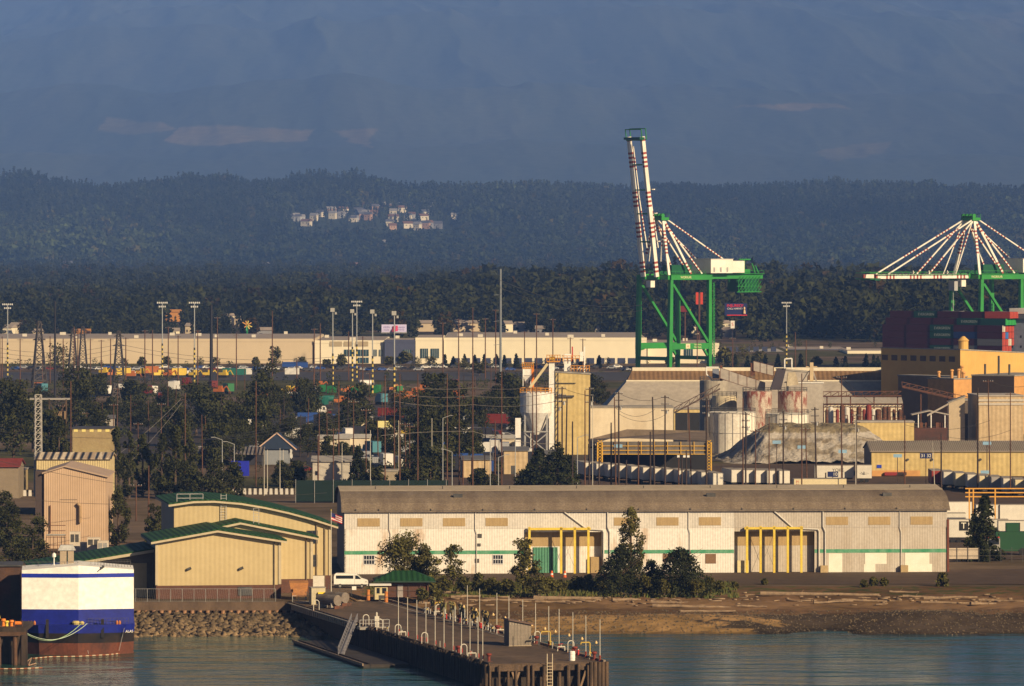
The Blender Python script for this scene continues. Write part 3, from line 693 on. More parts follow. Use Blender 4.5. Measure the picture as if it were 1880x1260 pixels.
for i, y in enumerate([1.5,9.3,16.6,24.5,30.5,38.3,46,54.5,62,73,81]):
    o = pr if i == 0 else copy_tree(pr); o.location = PF(8.0, y, 0); o['label'] = 'white pole with a side lamp on the right pier edge, %s from the near end' % nth(i)
# white ladder hoops
hp = thing('ladder_hoop', 'x', 'ladder hoop', (0,0,0), PA, 'white ladder hoops along the pier')
m_ = MB(); pts = [(-.45,0,0),(-.45,0,1.3)]+[(-.45*math.cos(a),0,1.3+.42*math.sin(a)) for a in [math.pi*k/8 for k in range(1,8)]]+[(.45,0,1.3),(.45,0,0)]
m_.path(pts, .065, 6); m_.build('hoop_tube', flat('hoop_white',(.62,.58,.5)), hp); MB().box(-.6,-.12,0,.6,.12,.1).build('hoop_foot', RUST, hp)
for i,(x,y,l) in enumerate(((-8.3,15.5,'left pier edge, nearest'),(-8.3,40,'left pier edge, second from the near end'),(-8.3,57.5,'left pier edge, third from the near end'),(-8.3,70,'left pier edge, fourth from the near end'),(-8.2,80,'left edge beside the gangway platform'),(-8.3,116,'far left pier corner by the yellow box'),
    (8.2,18.5,'right pier edge, nearest'),(8.2,38,'right edge just beyond the grey shed'),(8.2,70,'right edge where the hoses end'),(8.2,101,'right edge near the brick kiosk'))):
    o = hp if i == 0 else copy_tree(hp); o.location = PF(x,y,0); o['label'] = 'white inverted-U ladder hoop on the '+l
# red bollards
rb = thing('pier_bollard', 'x', 'bollard', (0,0,0), PA, 'dark red bollards on the pier')
MB().lathe([(.34,0),(.2,.15),(.22,.75),(.42,.95),(.4,1.15),(.15,1.2)],n=12).build('bollard_body', mat('dark_red_bollard',(.22,.035,.025),(.1,.04,.03)), rb); MB().box(-.5,-.5,0,.5,.5,.06).build('base_plate', RUST, rb)
for i,(x,y,l) in enumerate(((-7.3,4.6,'left side close to the near end'),(-8,20,'left side beside the big white hoop'),(7.7,36.5,'right side behind the grey shed'),(7.8,14.6,'right side by the yellow pipe'),(7.9,4.2,'right side near the corner'),(7.6,60,'right side among the hoses'),(7.5,84,'right side under the hose racks'))):
    o = rb if i == 0 else copy_tree(rb); o.location = PF(x,y,0); o['label'] = 'dark red bollard on the pier, '+l
# yellow bent pipes
for i,(x,y,l) in enumerate(((8.1,30,'right of the grey shed'),(8.1,7.4,'close to the pier corner'),(8.0,97,'beside the brick kiosk'))):
    t = thing('bent_pipe', 'yellow bent pipe on the right pier edge, '+l, 'pipe', PF(x,y,0), PA, 'yellow bent pipes')
    MB().path([(0,0,0),(0,0,2.1),(-.1,0,2.25),(-1.3,0,2.25),(-1.35,0,2.0)], .1, 8).build('pipe_body', flat('pipe_yellow',(.5,.34,.06)), t); MB().tube((0,0,.7),(0,0,.85),.24,n=8).tube((0,0,0),(0,0,.1),.3,n=8).build('flange', flat('pipe_yellow',(.5,.34,.06)), t)
# grey shed
def mk_pshed():
    t = thing('pier_shed', 'small grey ribbed shed with a sloping roof standing on the pier', 'shed', PF(2.7,33,0), PA)
    m = mat('shed_ribbed_grey', (.30,.25,.20), (.22,.19,.15), sc_=.6, wave=('x',.42), wamp=.7)
    MB().ext([(0,0.08),(3.3,.08),(3.3,3.1),(0,3.75)], 0, 3.0, 'y').build('wall', m, t)
    MB().box(-.03,-.02,0,.001,3.0,3.7).build('side_wall', flat('shed_side_shade',(.07,.06,.06)), t)  # sheet coloured dark to paint the shade of the left side
    MB().sheet([(-.2,4.0),(3.75,3.2)], -.35, 3.3, .2).build('roof', flat('shed_roof',(.13,.08,.06)), t)
    MB().box(-.05,-.05,0,3.35,3.02,.075).build('sill', flat('shed_sill',(.45,.36,.25)), t)
    mb = MB()
    for k in range(8): mb.box(.2+k*.42,-.04,.09,.25+k*.42,-.002,3.1)
    mb.build('cladding_rib', flat('shed_rib',(.2,.16,.13)), t)
mk_pshed()
t = thing('white_drum', 'white upright drum standing alone on the pier deck near the end', 'drum', PF(4.5,3.6), 0)
MB().lathe([(.42,0),(.44,.1),(.42,.35),(.45,.4),(.42,.9),(.45,.95),(.42,1.3),(.36,1.36)],n=14).build('drum_body', flat('drum_white',(.8,.78,.72)), t); MB().lathe([(.1,0),(.1,.06)],(.1,0,1.36),8).build('drum_cap', STEEL, t)
t = thing('pier_ladder', 'pale steel ladder climbing the near end of the pier', 'ladder', PF(.05,-1.15,-6.5), PA)
MB().bar((-.38,0,0),(-.38,0,7.9),.09).build('ladder_rail', mat('ladder_cream',(.6,.5,.36)), t); MB().bar((.38,0,0),(.38,0,7.9),.09).build('ladder_rail', mat('ladder_cream',(.6,.5,.36)), t)
for k in range(15): MB().bar((-.38,0,.3+k*.45),(.38,0,.3+k*.45),.07).build('rung', mat('ladder_cream',(.6,.5,.36)), t)
t = thing('fuel_table', 'low dark table of pipe fittings beside the grey pier shed', 'table', PF(6.2,33.5), PA)
MB().box(-.9,-.5,.7,1.2,.5,.85).build('table_top', STEEL, t)
for x,y in ((-.8,-.4),(1.1,-.4),(-.8,.4),(1.1,.4)): MB().box(x-.05,y-.05,0,x+.05,y+.05,.7).build('table_leg', STEEL, t)
# hose racks with hanging hoses along the right side
def hose_rack(i, y, hcol, lab):
    rng = random.Random(i*7+1)
    t = thing('hose_rack', lab, 'hose rack', PF(7.7,y,0), PA+R(90), 'hose racks on the right side of the pier')
    f = MB().bar((-1.6,0,0),(-1.6,0,2.3),.12).bar((1.6,0,0),(1.6,0,2.3),.12).bar((-1.6,0,2.3),(1.6,0,2.3),.12).build('rack_frame', GALV, t)
    for k in range(5):
        cx = -1.2+k*.6+rng.uniform(-.1,.1); w = .45+rng.random()*.3; h = 1.0+rng.random()*.9
        pts = [(cx-w+2*w*j/10, rng.uniform(-.15,.15), 2.45-h*(1-((j-5)/5)**2)+(.25 if 2<j<8 else 0)*0) for j in range(11)]
        MB().path(pts, .1+rng.random()*.05, 6).build('hose', hcol[k % len(hcol)], t)
    for k in range(4):
        a = rng.random()*6; cx = -1.5+k*1.0; MB().path([(cx+.5*math.cos(q*.7),.1,2.4+.4*math.sin(q*.7)) for q in range(0,6)], .1, 6).build('hose_loop', hcol[(k+1) % len(hcol)], t)
HG = flat('hose_olive',(.28,.26,.10)); HB_ = flat('hose_brown',(.16,.10,.05)); HK = flat('hose_black',(.03,.03,.03)); HY_ = flat('hose_tan',(.45,.33,.12))
for i,(y,cc,l) in enumerate(((68,(HK,HY_),'hose rack with black hoses, nearest to the grey shed'),(75,(HY_,HK,HB_),'second hose rack, tan and black hoses looped high'),(83,(HK,HG),'third hose rack with black and olive hoses'),(89.5,(HG,HY_),'fourth hose rack, mostly olive hoses'),(96,(HG,HB_,HY_),'fifth hose rack with a dense bundle of olive and brown hoses'),(103,(HB_,HG),'farthest hose rack beside the brick kiosk'))):
    hose_rack(i, y, cc, l)
# small pipework and valves along both edges
rng = random.Random(44); CN = {'left':0,'right':0}
def clutter(i, x, y, side):
    where = nth(CN[side])+' fitting along it'; CN[side] += 1
    lab = {0:'white valve manifold with a handwheel',1:'small galvanised pipe stand',2:'low white railing section',3:'red fire valve with white cap'}[i%4]
    t = thing(('valve_manifold','pipe_stand','low_railing','fire_valve')[i%4], '%s on the %s pier edge, %s' % (lab, side, where), ('valve','pipe stand','railing','valve')[i%4], PF(x,y,0), PA+rng.uniform(-.3,.3))
    if i%4 == 0:
        MB().path([(-.6,0,.1),(-.6,0,.7),(.6,0,.7),(.6,0,.1)],.09).tube((0,0,.7),(0,0,1.1),.06,n=6).build('pipe', RAILW, t); MB().lathe([(.28,0),(.28,.06)],(0,0,1.1),10).build('handwheel', RED if rng.random()<.5 else STEEL, t)
    elif i%4 == 1:
        MB().path([(0,-.7,0),(0,-.7,.9),(0,.7,.9),(0,.7,0)],.07).path([(0,-.7,.5),(0,.7,.5)],.06).build('pipe', GALV, t); MB().box(-.15,-.2,.5,.15,.2,.85).build('gauge_box', HY_, t)
    elif i%4 == 2:
        for yy in (-.9,0,.9): MB().bar((0,yy,0),(0,yy,1),.07).build('rail_post', RAILW, t)
        MB().bar((0,-.9,1),(0,.9,1),.07).bar((0,-.9,.5),(0,.9,.5),.06).build('rail_bar', RAILW, t)
    else:
        MB().lathe([(.15,0),(.12,.6),(.2,.65),(.16,.8)],n=8).build('valve_body', RED, t); MB().lathe([(.1,0),(.04,.12)],(0,0,.8),8).build('valve_cap', RAILW, t)
k = 0
for y in (12,21.5,32,44,56,66): clutter(k, -8.0, y+rng.uniform(-.6,.6), 'left'); k += 1
for y in (6.5,13,21,27,41,50,57,62,66.5,71,75,80,86,92,99,106): clutter(k, 7.6+rng.uniform(-.3,.4), y+rng.uniform(-.3,.3), 'right'); k += 1
# gangway, platforms, float dock
t = thing('floating_dock', 'long dark low floating dock along the left side of the pier', 'floating dock', PF(-17,43,WATER_Z), PA)
MB().box(.2,0,.0,7.2,50,.45).build('dock_deck', mat('float_deck',(.055,.045,.04),(.03,.025,.022),sc_=.4), t); MB().box(0,-.1,.25,.19,50.1,.62).build('edge_timber', mat('edge_timber',(.28,.2,.14)), t)
MB().box(1,0,.46,1.25,50,.6).build('kerb', DKWOOD, t)
t = thing('gangway', 'steep grey aluminium gangway from pier platform down to the floating dock', 'gangway', (0,0,0))
a, b = Vector((-24.3,878,.3)), Vector((-25.6,853,-3.0)); up = Vector((0,0,1.1)); sd = Vector((.9,0,0))
GW_ = flat('gangway_grey',(.25,.24,.26))
MB().bar(a,b,.95,.12).build('walkway', GW_, t)
for s_ in (-1,1):
    r = MB(); o_ = sd*.5*s_
    r.bar(a+o_+up,b+o_+up,.1); r.bar(a+o_+up*.5,b+o_+up*.5,.06)
    for k in range(13):
        q = a.lerp(b,k/12)+o_; r.bar(q,q+up,.07)
        if k < 12: r.bar(q, a.lerp(b,(k+1)/12)+o_+up,.06)
    r.build('handrail', GW_, t)
def platform(lab, px, py, d, w, dep, n):
    t = thing('railed_platform', lab, 'platform', (PX(px,d),d,0), PA)
    MB().box(0,-dep,-.25,w,0,.15).build('platform_deck', CONC, t)
    for i in range(n+1):
        MB().bar((w*i/n,-dep,.15),(w*i/n,-dep,1.25),.07).build('rail_post', GALV, t)
    MB().bar((0,-dep,1.25),(w,-dep,1.25),.06).bar((0,-dep,.7),(w,-dep,.7),.05).bar((w,-dep,1.25),(w,0,1.25),.06).build('rail_bar', GALV, t)
platform('grey railed platform at the top of the gangway', 655, 1150, 868, 4.6, 2.2, 5)
platform('grey railed platform above the quay corner left of the yellow box', 530, 1103, 927, 5.2, 3, 5)
t = thing('gas_bottle_rack', 'white gas bottle rack on the gangway platform', 'rack', (PX(688,867),867,.15), PA)
MB().box(0,0,0,.7,.5,1.6).build('rack_case', RAILW, t); MB().lathe([(.15,0),(.15,.5),(.05,.62)],(.35,.25,1.6),8).build('bottle', RAILW, t)
# clutter at the pier root
t = thing('equipment_cabinet', 'tall cream equipment cabinet with a bright yellow front panel', 'cabinet', (PX(572,921),921,0), R(14))
MB().box(0,0,0,2.3,2,2.7).build('cabinet_body', mat('cabinet_cream',(.5,.44,.3)), t); MB().box(-.1,-.1,2.71,2.4,2.1,2.8).build('cabinet_roof', CONC, t); MB().box(1.0,-.5,.3,2.2,-.01,2.0).build('yellow_panel', flat('bright_yellow',(.85,.62,.03)), t)
t = thing('dump_truck', 'orange-brown dump truck parked against the brick base', 'truck', (PX(537,934),934,0), R(3))
MB().add([(-.2,0,1.3),(2.4,0,1.3),(2.4,3.6,1.3),(-.2,3.6,1.3),(-.5,-.2,2.7),(2.6,-.2,2.7),(2.6,3.8,2.9),(-.5,3.8,2.9)],[(0,3,2,1),(4,5,6,7),(0,1,5,4),(1,2,6,5),(2,3,7,6),(3,0,4,7)]).build('dump_body', mat('orange_brown',(.5,.22,.07),(.3,.14,.06)), t)
MB().box(-.1,-1.3,.6,2.3,-.3,1.2).box(.1,-1.2,1.2,2.1,-.4,1.9).build('cab', mat('orange_brown',(.5,.22,.07)), t)
for x in (0,2.2):
    for y in (-.8,2.4): MB().tube((x-.15,y,.45),(x+.15,y,.45),.45,n=12).build('wheel', BLACK, t)
for i,(px,py,l) in enumerate(((620,1118,'left of the pair of big grey cylindrical tanks lying on the pier'),(634,1113,'right of the pair of big grey cylindrical tanks lying on the pier'))):
    d = DG(py); t = thing('storage_tank', l, 'tank', (PX(px,d),d,0), PA+R(28), 'pair of grey tanks')
    MB().tube((0,0,1.35),(0,4.5,1.35),.85,n=18).build('tank_shell', mat('tank_grey',(.22,.19,.16),(.14,.11,.09)), t)
    for y in (.6,3.6): MB().box(-.9,y,0,.9,y+.3,.9).build('saddle', CONC, t)
    MB().box(-1.0,-.4,.02,1.0,-.1,.5).build('end_kerb', RUST, t)
def box_van():
    d = 964; t = thing('white_van', 'white passenger van with dark side windows parked behind the gate', 'van', (PX(613,d),d,0), R(-1))
    PW = flat('van_white', (.85,.83,.78), .3, var=.02)
    body = [(0,.45),(0,1.9),(.12,2.35),(.35,2.5),(3.55,2.5),(3.9,2.38),(4.75,1.6),(5.55,1.35),(5.72,1.1),(5.75,.5),(5.6,.38),(.1,.38)]
    MB().ext(body, 0, 2.0, 'y').build('body', PW, t)
    MB().box(.35,-.02,1.6,3.3,-.002,2.15).build('side_window', GLASS, t); w = MB(); w.add([(3.62,-.02,1.55),(4.62,-.02,1.55),(4.35,-.02,1.85),(3.98,-.02,2.16),(3.62,-.02,2.16)],[(0,1,2,3,4)]).add([(3.62,-.002,1.55),(4.62,-.002,1.55),(4.35,-.002,1.85),(3.98,-.002,2.16),(3.62,-.002,2.16)],[(0,1,2,3,4)]); w.build('front_window', GLASS, t)
    MB().add([(3.93,.15,2.38),(3.93,1.85,2.38),(4.72,1.85,1.66),(4.72,.15,1.66)],[(0,1,2,3)]).build('windscreen', GLASS, t)
    MB().box(.05,-.03,.38,5.6,-.003,.6).build('sill_trim', BLACK, t); MB().box(5.3,-.025,1.0,5.62,-.003,1.2).build('headlight', flat('lamp_glass',(.5,.5,.48),.2), t)
    for x in (1.05,4.75):
        for y in (-.06,1.86): 
            w = MB().tube((x,y,.37),(x,y+.2,.37),.37,n=16).build('wheel', BLACK, t); MB().tube((x,y-.01,.37),(x,y,.37),.2,n=10).build('rim', GALV, w)
    MB().box(3.5,-.02,.6,3.52,-.003,2.3).build('door_gap', STEEL, t)
box_van()
# gate and fence at the pier root
t = thing('pier_gate', 'dark chain-link gate across the pier root with a small white notice', 'gate', (PX(603,940),940,0), 0)
for k in range(9): MB().bar((k*1.9,0,0),(k*1.9,0,2.1),.07).build('gate_post', STEEL, t)
MB().bar((0,0,2.1),(15.2,0,2.1),.06).bar((0,0,1.1),(15.2,0,1.1),.04).build('gate_rail', STEEL, t); w = MB()
for k in range(76): w.bar((k*.2,0,.1),(k*.2+.15,0,2.1),.01)
w.build('gate_wire', STEEL, t); MB().box(3.9,-.06,1.2,4.6,-.03,1.8).build('notice', flat('notice_white',(.85,.85,.8)), t)
# brick kiosk with hipped green roof
def mk_kiosk():
    d = 940; x0 = PX(707,d); t = thing('brick_kiosk', 'dark brick kiosk with a wide hipped green roof at the pier root', 'kiosk', (x0,d,0), R(3))
    MB().box(0,0,0,7.2,5.5,2.75).build('wall', BRICK, t)
    MB().add([(-1.9,-1.2,2.76),(8.3,-1.2,2.76),(8.3,6.7,2.76),(-1.9,6.7,2.76),(1.6,2.7,4.25),(4.9,2.7,4.25)],[(3,2,1,0),(0,1,5,4),(1,2,5),(2,3,4,5),(3,0,4)]).build('roof', GROOF, t)
    MB().box(-1.92,-1.25,2.5,8.32,-1.19,2.75).build('fascia', flat('dark_green_fascia',(.02,.05,.03)), t)
    MB().box(2.0,-.06,0,2.95,-.005,2.1).build('door', flat('kiosk_door',(.38,.34,.32)), t)
    MB().box(-.02,-.3,.0,.25,-.01,2.5).box(6.95,-.3,0,7.2,-.01,2.5).build('pilaster', BRICK, t)
mk_kiosk()
d = 934; t = thing('guard_booth', 'small cream guard booth under a flat white canopy beside the gate', 'booth', (PX(686,d),d,0), R(2))
MB().box(.2,0,0,2.3,2,2.1).build('wall', mat('booth_cream',(.6,.52,.3)), t); MB().box(-.7,-.5,2.3,2.9,2.3,2.5).build('canopy', flat('canopy_white',(.8,.78,.72)), t); MB().box(.5,-.03,1.0,1.0,-.003,1.9).box(1.4,-.03,1.0,2.1,-.003,1.9).build('window', GLASS, t)
MB().box(.05,.0,0,.15,.1,2.3).build('canopy_post', STEEL, t)
dr = thing('orange_drum', 'orange drum left of the guard booth', 'drum', (PX(676,932),932,0), 0, 'orange drums'); MB().lathe([(.3,0),(.3,.9),(.24,1.5),(.3,1.55),(.3,1.75)],n=10).build('drum_body', mat('orange_drum',(.55,.2,.05)), dr); MB().lathe([(.31,0),(.31,.12)],(0,0,.8),10).build('drum_band', STEEL, dr)
copy_tree(dr, loc=(PX(709,927),927,0), label='orange drum right of the guard booth at the deck edge')
t = thing('equipment_cart', 'dark low cart between the guard booth and orange drum', 'cart', (PX(695,930),930,0)); MB().box(0,0,.35,1.5,.8,.9).build('cart_tray', STEEL, t)
for x in (.2,1.3): MB().tube((x,-.05,.2),(x,.05,.2),.2,n=10).build('wheel', BLACK, t)
# flag pole
def mk_flag():
    d = 936; t = thing('flagpole', 'white flagpole flying a small striped flag beside the terminal building', 'flagpole', (PX(608,d),d,0))
    h = PZ(938,d); MB().tube((0,0,0),(0,0,h),.09,.05,8).build('pole', RAILW, t); MB().lathe([(.02,0),(.12,.1),(.02,.22)],(0,0,h),8).build('finial', YEL, t)
    fr = flat('flag_red',(.5,.03,.03)); fw = flat('flag_white',(.75,.72,.7)); fb = flat('flag_blue',(.01,.02,.12)); m = MB()
    for k in range(7):
        m.m = 0 if k % 2 == 0 else 1; z1 = h-.3-k*.17
        for j in range(8):
            xa, xb = .05+j*.22, .05+(j+1)*.22; dy = lambda q: .12*math.sin(q*3); dz = lambda q: -.38*q
            m.m = 2 if (k < 4 and j < 3) else (0 if k % 2 == 0 else 1)
            m.add([(xa,dy(xa),z1+dz(xa)),(xb,dy(xb),z1+dz(xb)),(xb,dy(xb),z1-.17+dz(xb)),(xa,dy(xa),z1-.17+dz(xa))],[(0,1,2,3)])
    m.build('flag', [fr,fw,fb], t)
mk_flag()
# ---------------- trees ----------------
LEAF = mat('leaf_green', (.085,.080,.018), (.06,.058,.015), sc_=.4, attr='tint', rough=.7, var=0, spec=.2)
LEAF_DK = mat('dark_leaf_green', (.042,.046,.014), (.03,.034,.012), sc_=.4, attr='tint', rough=.7, var=0, spec=.15)
NEEDLE = mat('needle_green', (.030,.036,.013), (.020,.026,.010), sc_=.4, attr='tint', rough=.8, var=0, spec=.15)
BARK = mat('bark', (.11,.075,.05), (.06,.04,.03), sc_=2, stretch=(1,1,.3))
def crown_mesh(seed, kind, h, w, n, leaf, dark=False):
    """leaf-sized faces through the crown volume. kinds: broad, slim (poplar), spruce, bushy"""
    rng = np.random.default_rng(seed)
    if kind == 'spruce':
        nb = 95; zf = rng.random(nb)**1.15*.93+.05; L = (1-zf)**.75*w*.5*(.95+.45*rng.random(nb))+.12*w*.3; th = rng.random(nb)*6.283
        k = rng.integers(0, nb, n); t = rng.random(n)**.6
        r = t*L[k]; dz = r*(.18-.5*t)*.9+ (rng.random(n)-.5)*.05*h
        x = r*np.cos(th[k]); y = r*np.sin(th[k]); z = zf[k]*h+dz; sp = .10*w*(1-.4*t)
        x += rng.normal(size=n)*sp*.5; y += rng.normal(size=n)*sp*.5; z += rng.normal(size=n)*sp*.35
        tn = .65+.6*rng.random(nb)[k]
    else:
        nc = {'broad':46,'slim':40,'bushy':40}[kind]
        z0 = {'broad':.22,'slim':.06,'bushy':.04}[kind]
        zc = z0+(.97-z0)*rng.random(nc)
        if kind == 'slim': pr = .5*np.minimum(1, (1.02-zc)*2.2)**.6*np.minimum(1, .55+zc)
        elif kind == 'bushy': pr = .5*np.sqrt(np.clip(1-((zc-.25)/.78)**2, 0.02, 1))
        else: pr = .5*np.sqrt(np.clip(1-((zc-.55)/.47)**2, 0.02, 1))
        th = rng.random(nc)*6.283; rr = pr*w*np.sqrt(rng.random(nc))*.85
        cx = rr*np.cos(th); cy = rr*np.sin(th); cz = zc*h; cr = w*(.09+.12*rng.random(nc))*(1.25 if kind!='slim' else 1)
        k = rng.integers(0, nc, n); v = rng.normal(size=(n,3)); v /= np.linalg.norm(v,axis=1,keepdims=True); rad = rng.random(n)**.45
        x = cx[k]+v[:,0]*cr[k]*rad; y = cy[k]+v[:,1]*cr[k]*rad; z = cz[k]+v[:,2]*cr[k]*rad*(.75 if kind!='slim' else 1.5)
        z = np.maximum(z, .1); tn = .6+.75*rng.random(nc)[k]
    C = np.stack([x,y,z],1)
    def rv(): 
        v = rng.normal(size=(n,3)); return v/np.linalg.norm(v,axis=1,keepdims=True)
    a = rv(); b = np.cross(a, rv()); b /= np.linalg.norm(b,axis=1,keepdims=True)+1e-6
    s = leaf*(.6+.8*rng.random((n,1)))
    V = np.stack([C+a*s,C+b*s*.6,C-a*s,C-b*s*.6],1).reshape(-1,3)
    tint = np.repeat(np.stack([tn*1.05,tn,tn*.9],1)*(.85+.3*rng.random((n,1))),4,axis=0)
    return np_mesh('crown', V, np.arange(4*n).reshape(-1,4), NEEDLE if kind == 'spruce' else (LEAF_DK if dark else LEAF), colors=tint)
def trunk_mb(seed, kind, h, w):
    rng = random.Random(seed); m = MB(); r = .018*h+.06; top = .9 if kind in ('spruce','slim') else .62
    m.tube((0,0,-.3),(0,0,h*top*.5),r,r*.7,8); m.tube((0,0,h*top*.5),(rng.uniform(-.1,.1),0,h*top),r*.7,r*.25,7)
    for k in range(9 if kind in ('broad','bushy') else 5):
        z = h*(.18+.6*rng.random())*top; a = rng.random()*6.28; L = w*.33
        m.tube((0,0,z),(L*math.cos(a),L*math.sin(a),z+L*.7),r*.35,r*.1,5)
    return m
TP = {}
def tree(kind, label, x, d, h, w, seed=0, z=0, n=None, leaf=None, group=None, cat='tree', name=None, dark=False):
    """x,d world; h,w metres. Prototype meshes are shared by trees of the same kind and size class"""
    lf = leaf or max(.14, d*.00021); n = n or int(min(5200, 900+26*h*w*(.18/lf)**1.0*2.0))
    key = (dark, kind, seed, round(lf,2), n, round(h/w,0))
    nm = name or {'spruce':'conifer_tree','slim':'poplar_tree','broad':'broadleaf_tree','bushy':'bush'}[kind]
    if key not in TP:
        t = thing(nm, label, cat, (x,d,z)); t.scale = (1,1,1)
        BH, BW = h, w
        c = link('crown', crown_mesh(seed*13+len(kind), kind, h, w, n, lf, dark), t); trunk_mb(seed, kind, h, w).build('trunk', BARK, t)
        TP[key] = (t, h, w)
    else:
        p, BH, BW = TP[key]; t = copy_tree(p, loc=(x,d,z), label=label); t.name = nm; t['category'] = cat; t.scale = (w/BW,w/BW,h/BH); t.rotation_euler[2] = random.Random(x*7+d).random()*6
        if 'group' in t.keys(): del t['group']
    if group: t['group'] = group
    return t
def treepx(kind, label, px, pybase, pytop, wpx, seed=0, d=None, **kw):
    d = d or DG(pybase); h = PZ(pytop, d); return tree(kind, label, PX(px,d), d, h, wpx*S(d), seed, **kw)
treepx('broad','large leafy tree in front of the white warehouse behind the green-roofed kiosk',742,1076,985,98,1,n=6500)
treepx('broad','smaller companion leafy tree tight against the right of the large kiosk tree',778,1074,1012,62,2,n=3600)
treepx('broad','slender open leafy tree standing between warehouse and driftwood',833,1080,1002,44,3,n=1500)
treepx('bushy','rounded leafy tree in front of the green sliding door',960,1084,990,54,4)
treepx('bushy','sprawling bush leaning right beside the tree at the green door',985,1090,1030,46,5)
treepx('slim','tall airy tree rising above the dark spruce before the warehouse',1158,1084,935,54,6,n=4600)
treepx('spruce','dark wide spruce below the tall airy tree',1140,1086,1004,112,7,n=6500)
treepx('spruce','small dark spruce right of the tall airy tree',1196,1082,1028,60,8)
treepx('spruce','broad dark bushy spruce standing alone right of the others',1248,1086,1006,128,9,n=7500)
treepx('bushy','low green bush right of the lone broad spruce',1300,1084,1062,34,10)
rng = random.Random(77)
SHR = [(790,1090,1062,40),(815,1088,1058,34),(850,1086,1060,30),(880,1084,1056,34),(905,1086,1062,30),(930,1088,1064,26),(1010,1086,1062,30),(1030,1084,1066,26),(1060,1082,1062,34),(1082,1084,1058,30),(1105,1086,1060,24),(1185,1088,1060,26),(1220,1090,1066,24),(1280,1090,1066,30),(1320,1084,1068,22),(1350,1080,1070,14),(1404,1074,1063,12),(1586,1078,1066,14),(1604,1076,1062,17),(1624,1076,1062,17),(1730,1077,1053,24),(800,1104,1082,30),(776,1104,1080,26)]
for i,(px,b,tp,w) in enumerate(SHR):
    treepx('bushy','low wild shrub on the beach verge, %s from the left in its row' % nth(sorted(s[0] for s in SHR).index(px)),px,b,tp,w,11+i%3,cat='shrub',name='shrub',group='shrubs along the beach verge')
# long grass of the verge
def mk_grass():
    rng = np.random.default_rng(4); n = 26000
    d = 950+rng.random(n)**.8*26; x = -24+rng.random(n)*62; dens = fbm(x/5,d/3,3,91)
    k = (dens > .42) | ((d>962)&(rng.random(n)<.5)); d, x, n = d[k], x[k], int(k.sum())
    z = ground_h(x, d); h = .25+.6*rng.random(n)*fbm(x/7,d/5,2,93)*1.6; w = .10+.1*rng.random(n); a = rng.random(n)*3.14
    dx, dy = np.cos(a)*w, np.sin(a)*w; lx = (rng.random(n)-.5)*.4
    V = np.stack([np.stack([x-dx,d-dy,z],1),np.stack([x+dx,d+dy,z],1),np.stack([x+lx,d,z+h],1)],1).reshape(-1,3)
    tint = np.repeat(np.stack([1+.7*rng.random(n),1+.35*rng.random(n),.8+.2*rng.random(n)],1),3,axis=0)
    tag(link('verge_grass', np_mesh('verge_grass', V, np.arange(3*n).reshape(-1,3), mat('grass_blade',(.085,.095,.03),(.06,.075,.025),sc_=.3,attr='tint',rough=.9,var=0), colors=tint, nper=3)),'uneven green grass of the verge above the beach',None,None,'stuff')
mk_grass()
# driftwood
DW = mat('driftwood', (.30,.21,.13), (.17,.12,.08), sc_=1.5, stretch=(1,1,1))
LOGS = [(1043,1096,11.5,2,.42),(1150,1097,5,15,.3),(1135,1091,6,-6,.25),(1185,1088,4,12,.28),(855,1095,5,5,.3),(815,1090,7,-8,.3),(870,1086,6,2,.25),(905,1098,6,3,.22),(960,1098,7,-2,.22),(1010,1100,5,4,.2),(1270,1104,13,1,.3),(1505,1092,20,1,.38),(1530,1100,7,18,.2),(1600,1098,10,0,.22),(1690,1094,6,-3,.25),(1745,1096,9,3,.3),(1735,1100,8,1,.22),(1805,1102,5,28,.28),(1660,1088,5,-2,.2),(1300,1110,9,1,.25),(1380,1104,5,4,.2),(1830,1097,6,-2,.2),(790,1100,4,20,.22),(1222,1100,5,-4,.35),(985,1092,4,14,.2)]
for i,(px,py,L,a,r) in enumerate(LOGS):
    d = DG(py,-.4); x = PX(px,d); z = float(ground_h(np.array([x]),np.array([d]))[0])
    rank = sorted(l[0]+l[1]/9999 for l in LOGS).index(px+py/9999)
    o = MB(); rr = random.Random(i); n = 6; pts = [Vector((L*k/n-L/2, rr.uniform(-.1,.1), r*.8+rr.uniform(-.05,.08))) for k in range(n+1)]
    for k in range(n): o.tube(pts[k],pts[k+1],r*(1-.07*k),r*(1-.07*(k+1)),9)
    if L > 4: o.tube(pts[2],pts[2]+Vector((.6,-.3,.7)),r*.3,r*.1,6)
    o = o.build('driftwood_log', DW, loc=(x,d,z), rz=R(a)); o.rotation_euler[1] = R(rr.uniform(-2,2))
    tag(o, '%s driftwood log on the upper beach, %s from the left' % ('long pale' if L > 8 else 'short weathered', nth(rank)), 'driftwood', 'driftwood logs on the beach')
